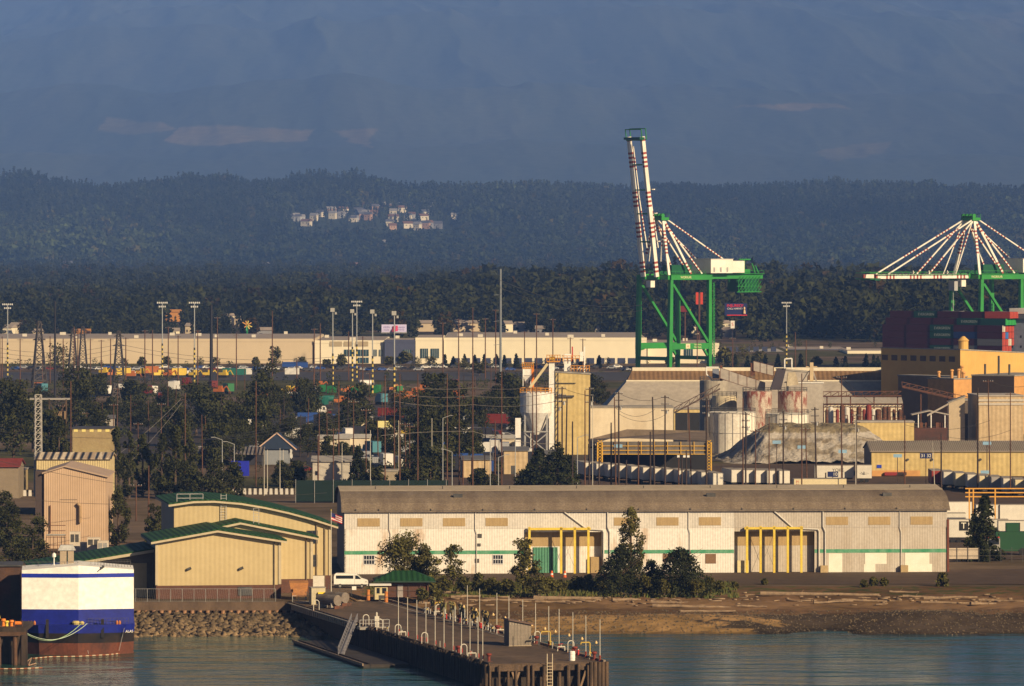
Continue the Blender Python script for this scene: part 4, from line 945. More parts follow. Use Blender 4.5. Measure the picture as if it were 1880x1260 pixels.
def mk_debris():
    rng = np.random.default_rng(14); n = 200; x = -26+rng.random(n)*115; d = 944+rng.normal(size=n)*4+ (x>30)*3; z = ground_h(x,d)+.08; L = .3+1.3*rng.random(n)**3; a = rng.normal(size=n)*.5; w = .06+.06*rng.random(n)
    ca,sa = np.cos(a),np.sin(a)
    c = []
    for sx,sy,sz in ((-1,-1,0),(1,-1,0),(1,1,0),(-1,1,0),(-1,-1,1),(1,-1,1),(1,1,1),(-1,1,1)):
        c.append(np.stack([x+ca*sx*L-sa*sy*w, d+sa*sx*L+ca*sy*w, z+sz*2*w-.05],1))
    V = np.stack(c,1).reshape(-1,3); fc = np.array([(0,3,2,1),(4,5,6,7),(0,1,5,4),(1,2,6,5),(2,3,7,6),(3,0,4,7)])
    tag(link('beach_debris', np_mesh('beach_debris', V, (fc[None]+8*np.arange(n)[:,None,None]).reshape(-1,4), DW)),'scattered sticks and bark along the high tide line',None,None,'stuff')
    n = 9000; x = -24+rng.random(n)*125; d = 901+rng.random(n)*30; z = ground_h(x,d); k = (z > WATER_Z-.05); x,d,z = x[k],d[k],z[k]; n = len(x); s = .06+.2*rng.random(n)**2
    V = np.stack([np.stack([x-s,d,z-.05],1),np.stack([x,d-s,z+.02],1),np.stack([x+s,d,z-.05],1),np.stack([x,d+s,z-.05],1),np.stack([x,d,z+s],1)],1).reshape(-1,3)
    fc = np.array([(0,1,4),(1,2,4),(2,3,4),(3,0,4)]); tint = np.repeat(.35+.75*rng.random((n,1))*np.ones((1,3)),5,axis=0)
    tag(link('beach_gravel', np_mesh('beach_gravel', V, (fc[None]+5*np.arange(n)[:,None,None]).reshape(-1,3), mat('gravel_stone',(.22,.16,.09),(.13,.10,.07),attr='tint'), colors=tint, nper=3)),'brown gravel and stones of the tidal beach',None,None,'stuff')
mk_debris()
# ---------------- port cranes ----------------
CG = mat('crane_green', (.035,.27,.045), (.028,.21,.04), sc_=.1, rough=.45, var=.04)
CGD = flat('crane_dark_green', (.008,.09,.035), .5)
CW = mat('crane_white', (.80,.77,.68), (.7,.65,.55), sc_=.2, rough=.5, var=.04); CR = flat('crane_red', (.34,.075,.05))
LET = flat('crane_lettering', (.75,.72,.4))
def striped(mb, a, b, w, h, pat, ps=.8):
    """pat: fractions along the bar where red bands run; material 0 white, 1 red"""
    a = Vector(a); b = Vector(b); L = (b-a).length; n = max(1,int(L/ps))
    for i in range(n):
        t = (i+.5)/n; red = any(p0 <= t <= p1 for p0, p1 in pat) and i % 2 == 0
        mb.m = 1 if red else 0; mb.bar(a.lerp(b,i/n), a.lerp(b,(i+1)/n), w, h)
    mb.m = 0
def crane(label, px, d, rz, raised, shift=0):
    t = thing('container_crane', label, 'crane', (PX(px,d),d,0), rz)
    g, hw = 24.0, 10.0; ZT, ZB = 40.0, 12.0
    def leg(x, y, x1):
        m = MB(); v = []
        for z, wx, wy in ((0,.75,.7),(3,.8,.75),(ZB-1,1.05,.85),(ZT,.8,.8)):
            cx = x+(x1-x)*z/ZT; v += [(cx-wx,y-wy,z),(cx+wx,y-wy,z),(cx+wx,y+wy,z),(cx-wx,y+wy,z)]
        f = []
        for k in range(3):
            for j in range(4): f.append((4*k+j,4*k+(j+1)%4,4*k+4+(j+1)%4,4*k+4+j))
        f += [(3,2,1,0),(12,13,14,15)]; m.add(v, f); return m.build('leg', CG, t)
    for y in (-hw, hw):
        leg(0,y,.8); leg(g,y,g)
        MB().box(1.2,y-.9,ZB-2.2,g-1.2,y+.9,ZB+.4).build('portal_beam', CG, t)
        MB().bar((1.6,y,ZB-2.4),(3.6,y,ZB-2.0),.9).bar((g-1.2,y,ZB-5),(g-3.6,y,ZB-2),.9).build('portal_knee', CG, t)
        MB().bar((2,y,ZT-2),(g-1,y,ZB+1),1.1).build('diagonal_brace', CG, t)
        MB().box(.2,y-1,ZT+.05,g+1,y+1,ZT+2.2).build('top_beam', CG, t)
        # ladder and walk
    MB().box(-.9,-hw,ZT+.2,.9,hw,ZT+2.0).build('cross_beam', CG, t); MB().box(g-.9,-hw+1.1,ZT+.2,g+.9,hw-1.1,ZT+2.0).build('cross_beam', CG, t)
    MB().box(-.7,-hw+1.2,5,.7,hw-1.2,6.6).build('sill_beam', CG, t); MB().box(g-.7,-hw+1.2,5,g+.7,hw-1.2,6.6).build('sill_beam', CG, t)
    s = MB()
    for k in range(24): z = 4+k*1.45; s.box(g+1.3,-hw-1.0,z,g+2.4,-hw+.6,z+.18); s.bar((g+2.3,-hw-1,z),(g+1.4,-hw-1,z+1.4),.14)
    s.bar((g+1.4,-hw-1,3),(g+1.4,-hw-1,39),.2).bar((g+2.3,-hw-1,3),(g+2.3,-hw-1,39),.2); s.build('stair_tower', CG, t)
    for y in (-4.2, 4.2): MB().box(-2,y-.6,ZT+.3,62,y+.6,ZT+2.6).build('trolley_girder', CG, t)
    MB().box(60.5,-3.5,ZT+.3,62.5,3.5,ZT+2.6).build('girder_end', CG, t)
    r = MB()
    for y in (-5.4, 5.4):
        for k in range(22): r.bar((-1+k*3,y,ZT+2.6),(-1+k*3,y,ZT+3.8),.12)
        r.bar((-1,y,ZT+3.8),(62,y,ZT+3.8),.12); r.box(-1,y-.5,ZT+2.4,62,y+.5,ZT+2.58)
    r.build('walkway', CG, t)
    h = MB().box(26.5,-8.5,ZT+2.9,40,8.5,ZT+9.0).build('machinery_house', CW, t)
    MB().box(26.3,-8.7,ZT+9.0,40.2,8.7,ZT+9.25).build('house_roof', GALV, h)
    for k in range(3): MB().box(28+k*4,-8.56,ZT+3.4,29+k*4,-8.51,ZT+5.4).build('house_door', GALV, h)
    MB().box(40.1,-7.5,ZT+3.0,48,7.5,ZT+8.2).build('machinery_annex', CW, t)
    for y in (-5,5): MB().box(50,y-.4,ZT-5.5,58,y+.4,ZT+.2).build('rear_frame', CGD, t)
    f = MB()
    for k in range(7):
        for z in (ZT-5.5,ZT-3,ZT-.6): f.bar((46+k*2,-5.8,z),(48+k*2,-5.8,z+2.3),.22)
        f.bar((46+k*2,-5.8,ZT-5.5),(46+k*2,-5.8,ZT),.2)
    f.bar((45,-5.8,ZT-5.5),(60,-5.8,ZT-5.5),.35).bar((45,-5.8,ZT-3),(60,-5.8,ZT-3),.25); f.build('service_lattice', CG, t)
    f = MB().bar((53,-2,ZT+2.6),(53,-2,ZT+9),.7).bar((50,-2,ZT+8.8),(57,-2,ZT+8.8),.6).bar((59,-3,ZT+2.6),(57,-3,ZT+7),.5).bar((61,-3,ZT+2.6),(59,-3,ZT+6),.5).box(51,-4,ZT+2.7,55,0,ZT+4.5); f.build('rear_mast', CG, t)
    for y in (-2,2): f = MB().box(4,y-.3,ZT+2.6,22,y+.3,ZT+3.6).build('cable_tray', CGD, t)
    MB().box(8,-3,ZT+2.7,20,3,ZT+6.5).build('switch_room', CGD, t)
    # A-frame
    AX, AZ = 3.0, 67.0
    for y in (-3.6, 3.6):
        m = MB(); striped(m, (1,y*2.4,ZT+2),(AX,y*.7,AZ),1.0,1.0,((.35,.8),)); m.build('mast_leg', [CW,CR], t)
        m = MB(); striped(m, (17,y*1.6,ZT+2.6),(AX+.8,y*.7,AZ-1),.9,.9,((.0,.25),(.75,.95))); m.build('mast_backleg', [CW,CR], t)
        m = MB(); striped(m, (30+(8 if y<0 else 0),y*1.2,ZT+9),(AX+1,y*.8,AZ),.5,.5,((.05,.3),(.5,.85)),.9); m.build('backstay', [CW,CR], t)
        m = MB(); striped(m, (25,y*1.2,ZT+2.6),(AX+1,y*.7,AZ-2),.65,.65,((.05,.35),(.6,.9)),.9); m.build('backstay', [CW,CR], t)
    MB().box(AX-2,-4,AZ-1,AX+2.5,4,AZ+.3).build('mast_head', CG, t)
    m = MB()
    for y in (-3.5,-1.2,1.2,3.5): m.tube((AX-1,y-.4,AZ+1),(AX-1,y+.4,AZ+1),1.0,n=10)
    m.bar((AX-2,-4,AZ+1.6),(AX-2,4,AZ+1.6),.2).bar((AX+2.4,-4,AZ+1.8),(AX+2.4,4,AZ+1.8),.2)
    for y in (-4,-2,0,2,4): m.bar((AX+2.4,y,AZ),(AX+2.4,y,AZ+1.8),.15)
    m.build('sheave', CG, t)
    # boom
    hx, hz = -2.2, ZT+1.4
    ang = R(82) if raised else 0.0; u = Vector((-math.cos(ang),0,math.sin(ang))); n_ = Vector((math.sin(ang),0,math.cos(ang)))
    L = 61.5 if raised else 53.0; H0 = Vector((hx,0,hz))
    for y in (-4.2, 4.2):
        m = MB(); o = Vector((0,y,0)); a, b = H0+o, H0+o+u*L; striped(m, a, b, 1.25 if raised else 1.2, 1.9, ((.03,.13),(.27,.4),(.5,.63),(.78,.9),(.97,1)), .95); m.build('boom_girder', [CW,CR], t)
        m = MB()
        if raised:
            striped(m, H0+o*.85+u*L*.60+n_*1.5, H0+o*.85+u*L*.20+n_*3.2,.5,.5,((.3,.7),)); striped(m, H0+o*.85+u*L*.60+n_*1.8, H0+o*.85+u*L*.93+n_*1.3,.45,.45,((.5,.8),)); striped(m, Vector((AX,y*.7,AZ)), H0+o*.9+u*L*.10+n_*4,.5,.5,((.3,.7),))
            m.build('folded_forestay', [CW,CR], t)
        else:
            striped(m, Vector((AX,y*.7,AZ)), H0+o+u*L*.86+n_*1.1,.55,.55,((.18,.36),(.55,.7)),.9); m.build('forestay', [CW,CR], t)
            m = MB(); striped(m, Vector((AX,y*.7,AZ)), H0+o+u*L*.42+n_*1.1,.55,.55,((.2,.4),(.7,1)),.9); m.build('forestay', [CW,CR], t)
            m = MB(); striped(m, Vector((AX-1,y*.7,AZ)), H0+o+u*L*.13+n_*1.1,.45,.45,((.25,.55),),.9); m.build('hoist_stay', [CW,CR], t)
    for k in (.05,.25,.45,.62,.8):
        MB().bar(H0+u*L*k+Vector((0,-3.5,0)), H0+u*L*k+Vector((0,3.5,0)),.6).build('boom_tie', CG, t)
    for k in (.25,.45,.62): MB().bar(H0+u*L*k+n_*1-Vector((0,6,0)), H0+u*L*k+n_*2.6-Vector((0,6,0)),.3).bar(H0+u*L*k+n_*1.8-Vector((0,6.5,0)), H0+u*L*k+n_*1.8-Vector((0,4.2,0)),.5).build('boom_lamp', CW, t)
    e = H0+u*(L+1.0); m = MB()
    for y in (-5,5):
        m.bar(e+Vector((0,y,0))-n_*1.0-u*2.5, e+Vector((0,y,0))-n_*1.0+u*2.4,.3); m.bar(e+Vector((0,y,0))+n_*1.6-u*2.5, e+Vector((0,y,0))+n_*1.6+u*2.4,.3)
    for q in (-2.4,2.3):
        for n2 in (-1.0,1.6): m.bar(e+Vector((0,-5,0))+n_*n2+u*q, e+Vector((0,5,0))+n_*n2+u*q,.4)
    m.build('boom_tip_frame', CG, t)
    q = e-u*1.6; MB().bar(q+Vector((0,-5.3,0))-n_*1.2, q+Vector((0,4.8,0))-n_*1.2, 3.0, 1.0).build('tip_platform', CGD, t)
    if not raised:
        w = MB()
        for y in (-5.3,5.3):
            for k in range(17): w.bar(H0+u*k*3.2+Vector((0,y,.2)),H0+u*k*3.2+Vector((0,y,1.9)),.12)
            w.bar(H0+Vector((0,y,1.9)),H0+u*L+Vector((0,y,1.9)),.12); w.bar(H0+Vector((0,y,.8)),H0+u*L+Vector((0,y,.8)),.6,.2)
        w.build('boom_walkway', CG, t)
        MB().box(-8,-2,ZT-5,-6,2,ZT-.5).bar((-7,0,ZT-5),(-7,0,ZT-14),.2).box(-8.4,-6,ZT-14.6,-5.6,6,ZT-14).build('trolley_spreader', flat('trolley_grey',(.4,.4,.4)), t)
    MB().box(-5,-3.4,ZT-3.2,-2.5,-.6,ZT-.3).build('operator_cab', CW, t)
    txt(t, 'WORKAR', 1.5, (9.0,-hw-1.03,ZT+1.1), 0, LET, 'beam_lettering')
    MB().box(9.0,-hw-.93,ZB-1.9,11.6,-hw-.905,ZB+.2).build('beam_plate', flat('plate_cream',(.7,.62,.4)), t)
    txt(t, 'SS', .9, (10.3,-hw-.95,ZB-.85), 0, CR, 'plate_lettering')
    txt(t, 'TERMINAL', 1.0, (16.2,-hw-.93,ZB-.25), 0, LET, 'beam_lettering'); txt(t, 'TERMINAL', 1.0, (16.2,-hw-.93,ZB-1.4), 0, LET, 'beam_lettering')
    return t
crane('green container crane with its red and white striped boom raised upright', 1200, 2480, R(42), True)
crane('green container crane at the right edge with its striped boom lowered level', 1772, 2520, R(36), False)
# ---------------- container ship stacks ----------------
CM = {'m': flat('maroon_container',(.05,.007,.014),.6,var=.03), 'g': flat('dark_green_container',(.007,.05,.034),.6,var=.03), 'b': flat('navy_container',(.012,.03,.12),.6,var=.03), 'w': flat('cream_container',(.55,.5,.42)), 'o': flat('sunlit_red_container',(.42,.06,.035)), 'G': flat('sunlit_green_container',(.03,.32,.07)), 'B': flat('sunlit_blue_container',(.04,.16,.45)), 'y': flat('grey_container',(.12,.12,.12))}  # end colours brightened to put sunlight into the right-hand ends
DW_ = flat('container_lettering',(.33,.38,.34))
_cont = {}
def container(col, endc, name, label, loc, rz, L=12.2, text=False, group=None, Hc=2.75):
    key = (col, endc, L, text)
    if key in _cont: return copy_tree(_cont[key], loc=loc, rz=rz, label=label)
    t = thing(name, label, 'container', loc, rz, group)
    MB().box(0,0,0,L-.02,2.44,Hc).build('container_body', CM[col], t); d = MB().box(L-.019,.08,.08,L+.06,2.36,Hc-.08).build('end_door', CM[endc], t)
    MB().tube((L+.1,.8,.1),(L+.1,.8,Hc-.1),.04,n=5).build('lock_rod', STEEL, d)
    mb = MB()
    for k in range(3): mb.box(.1,-.03,.1+k*(Hc-.25)/2,L-.1,-.002,.18+k*(Hc-.25)/2)
    mb.build('side_rail', CM[col], t)
    if text: txt(t, 'EVERGREEN', 1.5, (L*.5,-.03,Hc*.5), 0, DW_, 'side_lettering')
    _cont[key] = t; return t
def mk_cship():
    rz = R(-36); ux = Vector((math.cos(rz), math.sin(rz), 0)); uy = Vector((-math.sin(rz), math.cos(rz), 0))
    O = Vector((PX(1620,2560),2560,0)); S_ = S(2550)
    rows = [ # from top: start px, list of (side colour, end colour, text)
     (1634, ['mo','gG*','mo','mo','oo']), (1626, ['mo','mo','mo','gG*','gG']), (1620, ['mo','mo','gG*','mo','mw']), (1620, ['mo','mo','gG*','bB','mo']),
     (1620, ['mo','mo','mo','mo','yo']), (1620, ['mo','mo','gG*','yw','mo']), (1620, ['mo','gG','mo','mo','mo']), (1620, ['mo','mo','mo','mo','mo'])]
    cn = {'m':'maroon','g':'dark green','b':'navy blue','y':'grey','o':'red','w':'cream'}
    for r, (p0, cells) in enumerate(rows):
        z = 27.6-(r+1)*2.85
        for c, s in enumerate(cells):
            px = p0+c*43.5; d = 2410-c*7.2
            loc = Vector((PX(px,d), d, z))
            container(s[0], s[1], 'shipping_container', '%s ship container, %s tier from top, %s bay from left' % (cn[s[0]], nth(r), nth(c)), loc, rz, text=s.endswith('*'), group='containers stacked on the ship', Hc=2.8)
    for r, cs in ((0,'oowogGgGo'),(1,'GGGGo'),(2,'ooow'),(3,'Boo'),(4,'owoo'),(5,'oo')):
        for k, c in enumerate(cs):
            p0 = rows[r][0]; px = p0+4*43.5; d = 2410-4*7.2
            loc = Vector((PX(px,d), d, 27.6-(r+1)*2.85))+uy*2.5*(k+1)
            side = 'g' if c in 'gG' else ('b' if c == 'B' else ('w' if c == 'w' else 'm'))
            container(side, {'g':'G'}.get(c,c), 'shipping_container', 'end-on %s container at the right of the ship stack, tier %s, row %s' % ({'g':'bright green','G':'bright green','o':'red','w':'cream','B':'blue'}[c], nth(r), nth(k)), loc, rz, group='containers stacked on the ship', Hc=2.8)
    # deck cargo visible as a second bank: ship hull and bridge
    t = thing('container_ship', 'dark hull carrying the container stacks with a grey bridge block at the right', 'ship', (PX(1606,2416),2416,-3), rz)
    MB().add([(-4,0,0),(62,0,0),(62,26,0),(-4,26,0),(-9,0,4.6),(66,0,4.6),(66,26,4.6),(-9,26,4.6)],[(0,3,2,1),(4,5,6,7),(0,1,5,4),(1,2,6,5),(2,3,7,6),(3,0,4,7)]).build('hull', flat('ship_hull_dark',(.03,.05,.05)), t)
    d = 2385; q = S(d); b = thing('ship_bridge', 'grey-blue bridge tower of the container ship at the right picture edge', 'ship bridge', (PX(1836,d),d,0), R(-32))
    MB().box(0,0,0,22,14,PZ(585,d)).build('bridge_block', mat('bridge_grey',(.2,.24,.3),(.17,.2,.26),sc_=.1), b)
    MB().box(4,-1,PZ(585,d)+.02,22,10,PZ(576,d)).build('wheelhouse', flat('wheelhouse_dark',(.1,.12,.14)), b); MB().box(5,-1.2,PZ(576,d)+.02,23,11,PZ(566,d)).build('bridge_wing', CW, b)
    w = MB()
    for i in range(5):
        for j in range(4): w.box(1.5+i*4,-.08,4+j*4.2,2.1+i*4,-.02,5+j*4.2)
    w.build('porthole', BLACK, b)
mk_cship()
# ---------------- helper for plain sheds seen further off ----------------
def cbox(name, label, cat, px, d, llen, rlen, ztop, rz, ml, mr=None, mroof=None, zr=None, z0=0, group=None):
    """box whose near vertical edge stands at px: right face runs along +x (length rlen), left face along +y (llen)"""
    t = thing(name, label, cat, (PX(px,d),d,z0), rz, group); zr = ztop if zr is None else zr; h = ztop-z0; hr = zr-z0
    MB().add([(0,0,0),(rlen,0,0),(rlen,llen,0),(0,llen,0),(0,0,h),(rlen,0,hr),(rlen,llen,hr),(0,llen,h)],[(0,3,2,1),(4,5,6,7),(0,1,5,4),(1,2,6,5),(2,3,7,6),(3,0,4,7)]).build('wall', ml, t)
    MB().add([(-.2,-.2,h+.01),(rlen+.2,-.2,hr+.01),(rlen+.2,llen+.2,hr+.01),(-.2,llen+.2,h+.01),(-.2,-.2,h+.35),(rlen+.2,-.2,hr+.35),(rlen+.2,llen+.2,hr+.35),(-.2,llen+.2,h+.35)],[(0,3,2,1),(4,5,6,7),(0,1,5,4),(1,2,6,5),(2,3,7,6),(3,0,4,7)]).build('roof', mroof or CONC, t)
    return t
def gshed(name, label, cat, px0, px1, d, z_eave, z_ridge, depth, mw, mroof, rz=0, wins=None, doors=None, group=None, mend=None):
    """long shed with its ridge along x"""
    L = (px1-px0)*S(d)/max(.3,math.cos(rz)); t = thing(name, label, cat, (PX(px0,d),d,0), rz, group)
    MB().ext([(0,0),(0,z_eave),(depth/2,z_ridge),(depth,z_eave),(depth,0)], 0, L, 'x').build('wall', mw, t)
    if mend: MB().ext([(.1,0),(.1,z_eave),(depth/2,z_ridge-.1),(depth-.1,z_eave),(depth-.1,0)], -.12, -.02, 'x').build('end_wall', mend, t)  # left end sheet, its dark colour stands for shade
    sl = (z_ridge-z_eave)/(depth/2); MB().sheet([(-.5,z_eave-.5*sl+.2),(depth/2,z_ridge+.2),(depth+.5,z_eave-.5*sl+.2)], -.4, L+.4, .18, 'x').build('roof', mroof, t)
    for (a,b,z0,z1) in (wins or []):
        f = MB().box(a,-.08,z0,b,-.01,z1).build('window', STEEL, t); MB().box(a+.1,-.12,z0+.1,b-.1,-.085,z1-.1).build('pane', GLASS, f)
    for (a,b,h,m) in (doors or []): MB().box(a,-.08,0.02,b,-.01,h).build('door', m, t)
    return t
YB = mat('golden_cladding', (.62,.38,.11), (.56,.33,.09), sc_=.06, wave=('x',1.2), wamp=.15, var=.04)
OB = mat('orange_cladding', (.58,.30,.10), (.5,.26,.09), sc_=.1)
TANR = mat('tan_ribbed', (.50,.38,.23), (.42,.31,.18), sc_=.15, wave=('x',1.2), wamp=.16)
CREAM = mat('cream_wall', (.68,.60,.46), (.55,.46,.33), sc_=.12, stretch=(1,1,.3), var=.06)
GREYW = mat('grey_sheet_wall', (.42,.38,.33), (.33,.29,.25), sc_=.15, stretch=(1,1,.3))
YCORR = mat('yellow_corrugated', (.56,.43,.19), (.48,.36,.15), sc_=.12, wave=('x',1.2), wamp=.12)
# storage hall with A-shaped roof
def mk_hall():
    d = 1850; t = thing('bulk_storage_hall', 'very long storage hall, grey lower roof and brown upper roof with a white ridge', 'hall', (0,0,0))
    LG = mat('hall_grey_roof', (.40,.35,.29), (.33,.29,.24), sc_=.1, stretch=(1,1,1)); UB = mat('hall_brown_roof', (.22,.13,.06), (.17,.10,.05), sc_=.1, wave=('x',1.5), wamp=.3)
    y0,y1,y2 = d, d+13, d+21; z0,z1,z2 = PZ(750,y0), PZ(700,y1), PZ(679,y2)
    x0,x1,x2 = PX(1110,y0), PX(1151,y1), PX(1161,y2); xr = PX(1720,y0)
    def ply(yn, z): return yn
    MB().add([(x0,y0,z0),(xr,y0,z0),(xr,y1,z1),(x1,y1,z1),(x0,y0+42,z0),(xr,y0+42,z0),(xr,y0+29,z1),(x1,y0+29,z1)],[(0,1,2,3),(7,6,5,4),(0,3,7,4),(1,5,6,2)]).build('lower_roof', LG, t)
    MB().add([(x1,y1,z1+.02),(xr,y1,z1+.02),(xr,y2,z2),(x2,y2,z2),(x1,y0+29,z1+.02),(xr,y0+29,z1+.02)],[(0,1,2,3),(3,2,5,4),(0,3,4),(1,5,2)]).build('upper_roof', UB, t)
    MB().box(x2,y2-.8,z2-.4,xr,y2+.8,z2+.75).build('ridge_cap', flat('ridge_cream',(.75,.68,.52)), t)
    MB().box(x1-.2,y1-.3,z1-.1,xr,y1+.1,z1+.35).build('roof_step', flat('ridge_cream',(.75,.68,.52)), t)
    MB().box(x0,y0+.2,0,xr,y0+41.8,z0-.01).build('wall', GREYW, t)
    for k in range(5): MB().cb(x1+22+k*17, y0+3+((k*7)%5), z0+2+((k*7)%5)*.6, .35,.35,.6).build('roof_vent', STEEL, t)
mk_hall()
# big golden building on the right
t = cbox('factory_building','huge golden factory building with a dark shaded left side and a stub chimney','factory',1763,1820,38,60,PZ(643,1820),R(38),YB,zr=PZ(659,1820),mroof=CONC)
c = MB().lathe([(1.6,0),(1.6,3.6),(1.9,3.8),(1.5,4.2),(.4,5.2)],(5,4,PZ(648,1820)),14).build('chimney', YB, t)
w = MB()
for k in range(8): MB().box(-.1,2.5+k*4.6,PZ(665,1820),-.02,5.3+k*4.6,PZ(655,1820)).build('window', flat('brown_window',(.12,.07,.04)), t)
t = cbox('factory_annex','orange annex with roof vents in front of the golden building','annex',1751,1770,12,9,PZ(697,1770),R(38),OB)
for k,(x,y,h) in enumerate(((1,2,2.2),(1,8,1.6),(3,1,2.4),(6,2,1.4),(8,5,3.2))): MB().lathe([(.45,0),(.45,h),(.7,h+.1),(.5,h+.6)],(x,y,PZ(697,1770)+.3),10).build('roof_vent', OB, t)
t = cbox('factory_annex','long annex with a shade-coloured side left of the orange one','annex',1750,1795,26,6,PZ(693,1795),R(38),flat('annex_shade_brown',(.22,.14,.08)))  # brown paints the shaded left face of the orange walls
t = cbox('process_building','block with a shade-coloured front, orange right side and tall thin roof stacks','building',1862,1700,14,30,PZ(691,1700),R(60),OB)
for k,(y,h) in enumerate(((3,3.5),(6.5,6),(11,3.5))): MB().tube((3,y,PZ(691,1700)),(3,y,PZ(691,1700)+h),.35,n=8).build('roof_stack', STEEL, t)
MB().box(-.15,-.02,0,-.02,14,PZ(691,1700)-.1).build('shaded_side', flat('front_shade_brown',(.07,.05,.04)), t)  # near-black sheet paints shade over the orange wall's left face
t = cbox('ribbed_hall','tan ribbed hall with two white bands under its roof','building',1797,1560,20,12.4,PZ(728,1560),R(4),TANR,mroof=GREYW)
for z in (PZ(737,1560),PZ(744,1560)): MB().box(-.1,-.2,z,12.5,-.02,z+.6).build('white_band', flat('band_grey',(.5,.45,.38)), t)
# tan shed with the corrugated striped roof
STRR = mat('striped_roof', (.46,.39,.3), (.3,.23,.17), sc_=.5, wave=('x',1.6), wamp=1.0, stretch=(2.2,.1,.1), lo=.48, hi=.52)
t = gshed('corrugated_shed','long tan corrugated shed with a ribbed roof and orange base right of the dirt mound','shed',1600,1935,1408,PZ(829,1408),PZ(811,1420),22,YCORR,flat('shed_roof_grey',(.36,.30,.24)),R(1),mend=W_DARK)
rb_ = MB()
for k in range(92): rb_.bar((k*.5,-.45,PZ(829,1408)+.25),(k*.5,11,PZ(811,1420)+.35),.12,.12)
rb_.build('roof_rib', flat('rib_cream',(.6,.52,.42)), t)
MB().box(.1,-.12,.02,12,-.02,1.5).build('orange_base', OB, t)
for x in (9,27,42,15): MB().tube((x,-.4,4.2),(x,-.02,4.2),.3,n=8).build('wall_lamp', STEEL, t)
MB().box(1.3,-.1,2.1,2.5,-.02,2.9).build('blue_notice', BLUE, t)
MB().box(3.2,-1.0,.3,8.6,-.3,1.1).build('parked_beam', mat('black_red',(.03,.02,.02),(.25,.03,.03),sc_=.3,lo=.5,hi=.52), t)
def panel_sign(name, label, txts, px, pyt, pyb, d, w, m, pybase=None, tm=None, posts=True, h0=0, rz=0, cat='sign', size=None):
    z0, z1 = PZ(pyb,d), PZ(pyt,d); t = thing(name, label, cat, (PX(px,d),d,h0), rz)
    MB().box(-w/2,-.08,z0-h0,w/2,.08,z1-h0).build('sign_panel', m, t)
    if posts: MB().bar((0,.2,0),(0,.2,z1-h0),.16).build('sign_post', DARKPOLE, t)
    for s, dx, dz, sz in txts: txt(t, s, sz, (dx,-.1,(z0+z1)/2-h0+dz), 0, tm or PATCH, 'sign_lettering')
    return t
NAVYS = flat('sign_navy',(.01,.02,.1))
panel_sign('yard_number_sign','dark blue yard sign reading 31 32 on a tall post',[('31 32',0,0,1.1)],1700,832,842,1360,2.9,NAVYS)
panel_sign('yard_number_sign','dark blue yard sign reading 10 in front of a cream trailer',[('10',.55,0,1.1)],1529,866,876,1330,2.5,NAVYS)
for i,(px,py,l) in enumerate(((1547,829,'on the tall pole before the right flank of the mound'),(1648,837,'in front of the tan corrugated shed, left end'),(1472,821,'in the middle of the dirt mound'),(1426,812,'on the left part of the dirt mound'),(1808,867,'in front of the parked trailers at right'),(1812,814,'over the right part of the ribbed roof'),(1135,819,'in front of the brown-roofed open barn'))):
    t = panel_sign('light_blue_sign','small light blue yard sign '+l,[],px,py-3,py+3,1345,2.0,flat('sign_light_blue',(.25,.42,.58)),posts=True)
    t['group'] = 'light blue yard signs'
# trailers
_tr = {}
def trailer(label, x, d, rz, L=13, col='w', name='semi_trailer', group='white semi-trailers in rows', Ht=2.9):
    cm = {'w':flat('trailer_white',(.66,.62,.54)),'c':flat('trailer_cream',(.70,.60,.38)),'g':flat('trailer_grey',(.35,.33,.32)),'k':flat('trailer_dark',(.06,.06,.08)),'b':BLUE,'r':flat('trailer_red',(.3,.04,.03)),'o':ORG,'t':flat('trailer_teal',(.03,.2,.17))}
    key = (L,col,Ht)
    if key in _tr: o = copy_tree(_tr[key], loc=(x,d,0), rz=rz, label=label); o['group'] = group; return o
    t = thing(name, label, 'trailer', (x,d,0), rz, group)
    b = MB().box(0,0,1.1,L,2.5,1.1+Ht).build('box_body', cm[col], t)
    MB().box(-.05,.1,1.2,-.005,2.4,1.0+Ht).build('rear_door', cm[col], b); MB().box(-.02,-.02,1.12+Ht,L+.02,2.52,1.2+Ht).build('roof_panel', mat('trailer_roof',(.34,.30,.25)), t)
    MB().box(.2,.1,.8,L-.3,2.4,1.09).build('chassis', BLACK, t)
    for k in (1.2,2.4): MB().tube((k,.05,.5),(k,.45,.5),.5,n=10).build('wheel', BLACK, t)
    MB().box(L-2.5,.5,.05,L-2.3,2,1.0).build('landing_leg', STEEL, t)
    _tr[key] = t; return t
# row behind the quay warehouse: doors facing us, bodies pointing away
for k in range(12):
    px = 1092+k*21.5; py = 872+k*1.9; d = DG(py+8)
    trailer('white trailer behind the warehouse roof, %s from the left in the middle row' % nth(k), PX(px,d), d, R(99), 13, 'w')
for k in range(5):
    px = 1362+k*22; d = 1350-k*1.5
    trailer('white trailer below the dirt mound, %s from the left in its row' % nth(k), PX(px,d), d, R(99), 12, 'w')
t = trailer('cream side-on trailer with red vertical lettering, beside the sign reading 10', PX(1456,1300), 1300, R(0), 12.2, 'c')
for i, ch in enumerate('HNZ'): txt(t, ch, .8, (1.0,-.02,3.4-i*.75), 0, RED, 'trailer_lettering')
t = trailer('long white box trailer with scrawled lettering left of the tan shed', PX(1496,1375), 1375, R(0), 9.4, 'w'); txt(t, 'YOKE', 1.1, (5.6,-.02,2.9), 0, STEEL, 'graffiti_lettering')
t = trailer('white box trailer marked with a dark branching emblem beside the tan shed', PX(1573,1372), 1372, R(0), 3.6, 'w', Ht=3.1)
m = MB()
for a in (20,50,80,100,130,160): m.bar((1.8,-.03,2.0),(1.8+1.1*math.cos(R(a)),-.03,2.0+.75*math.sin(R(a))),.16,.02)
m.build('emblem', STEEL, t)
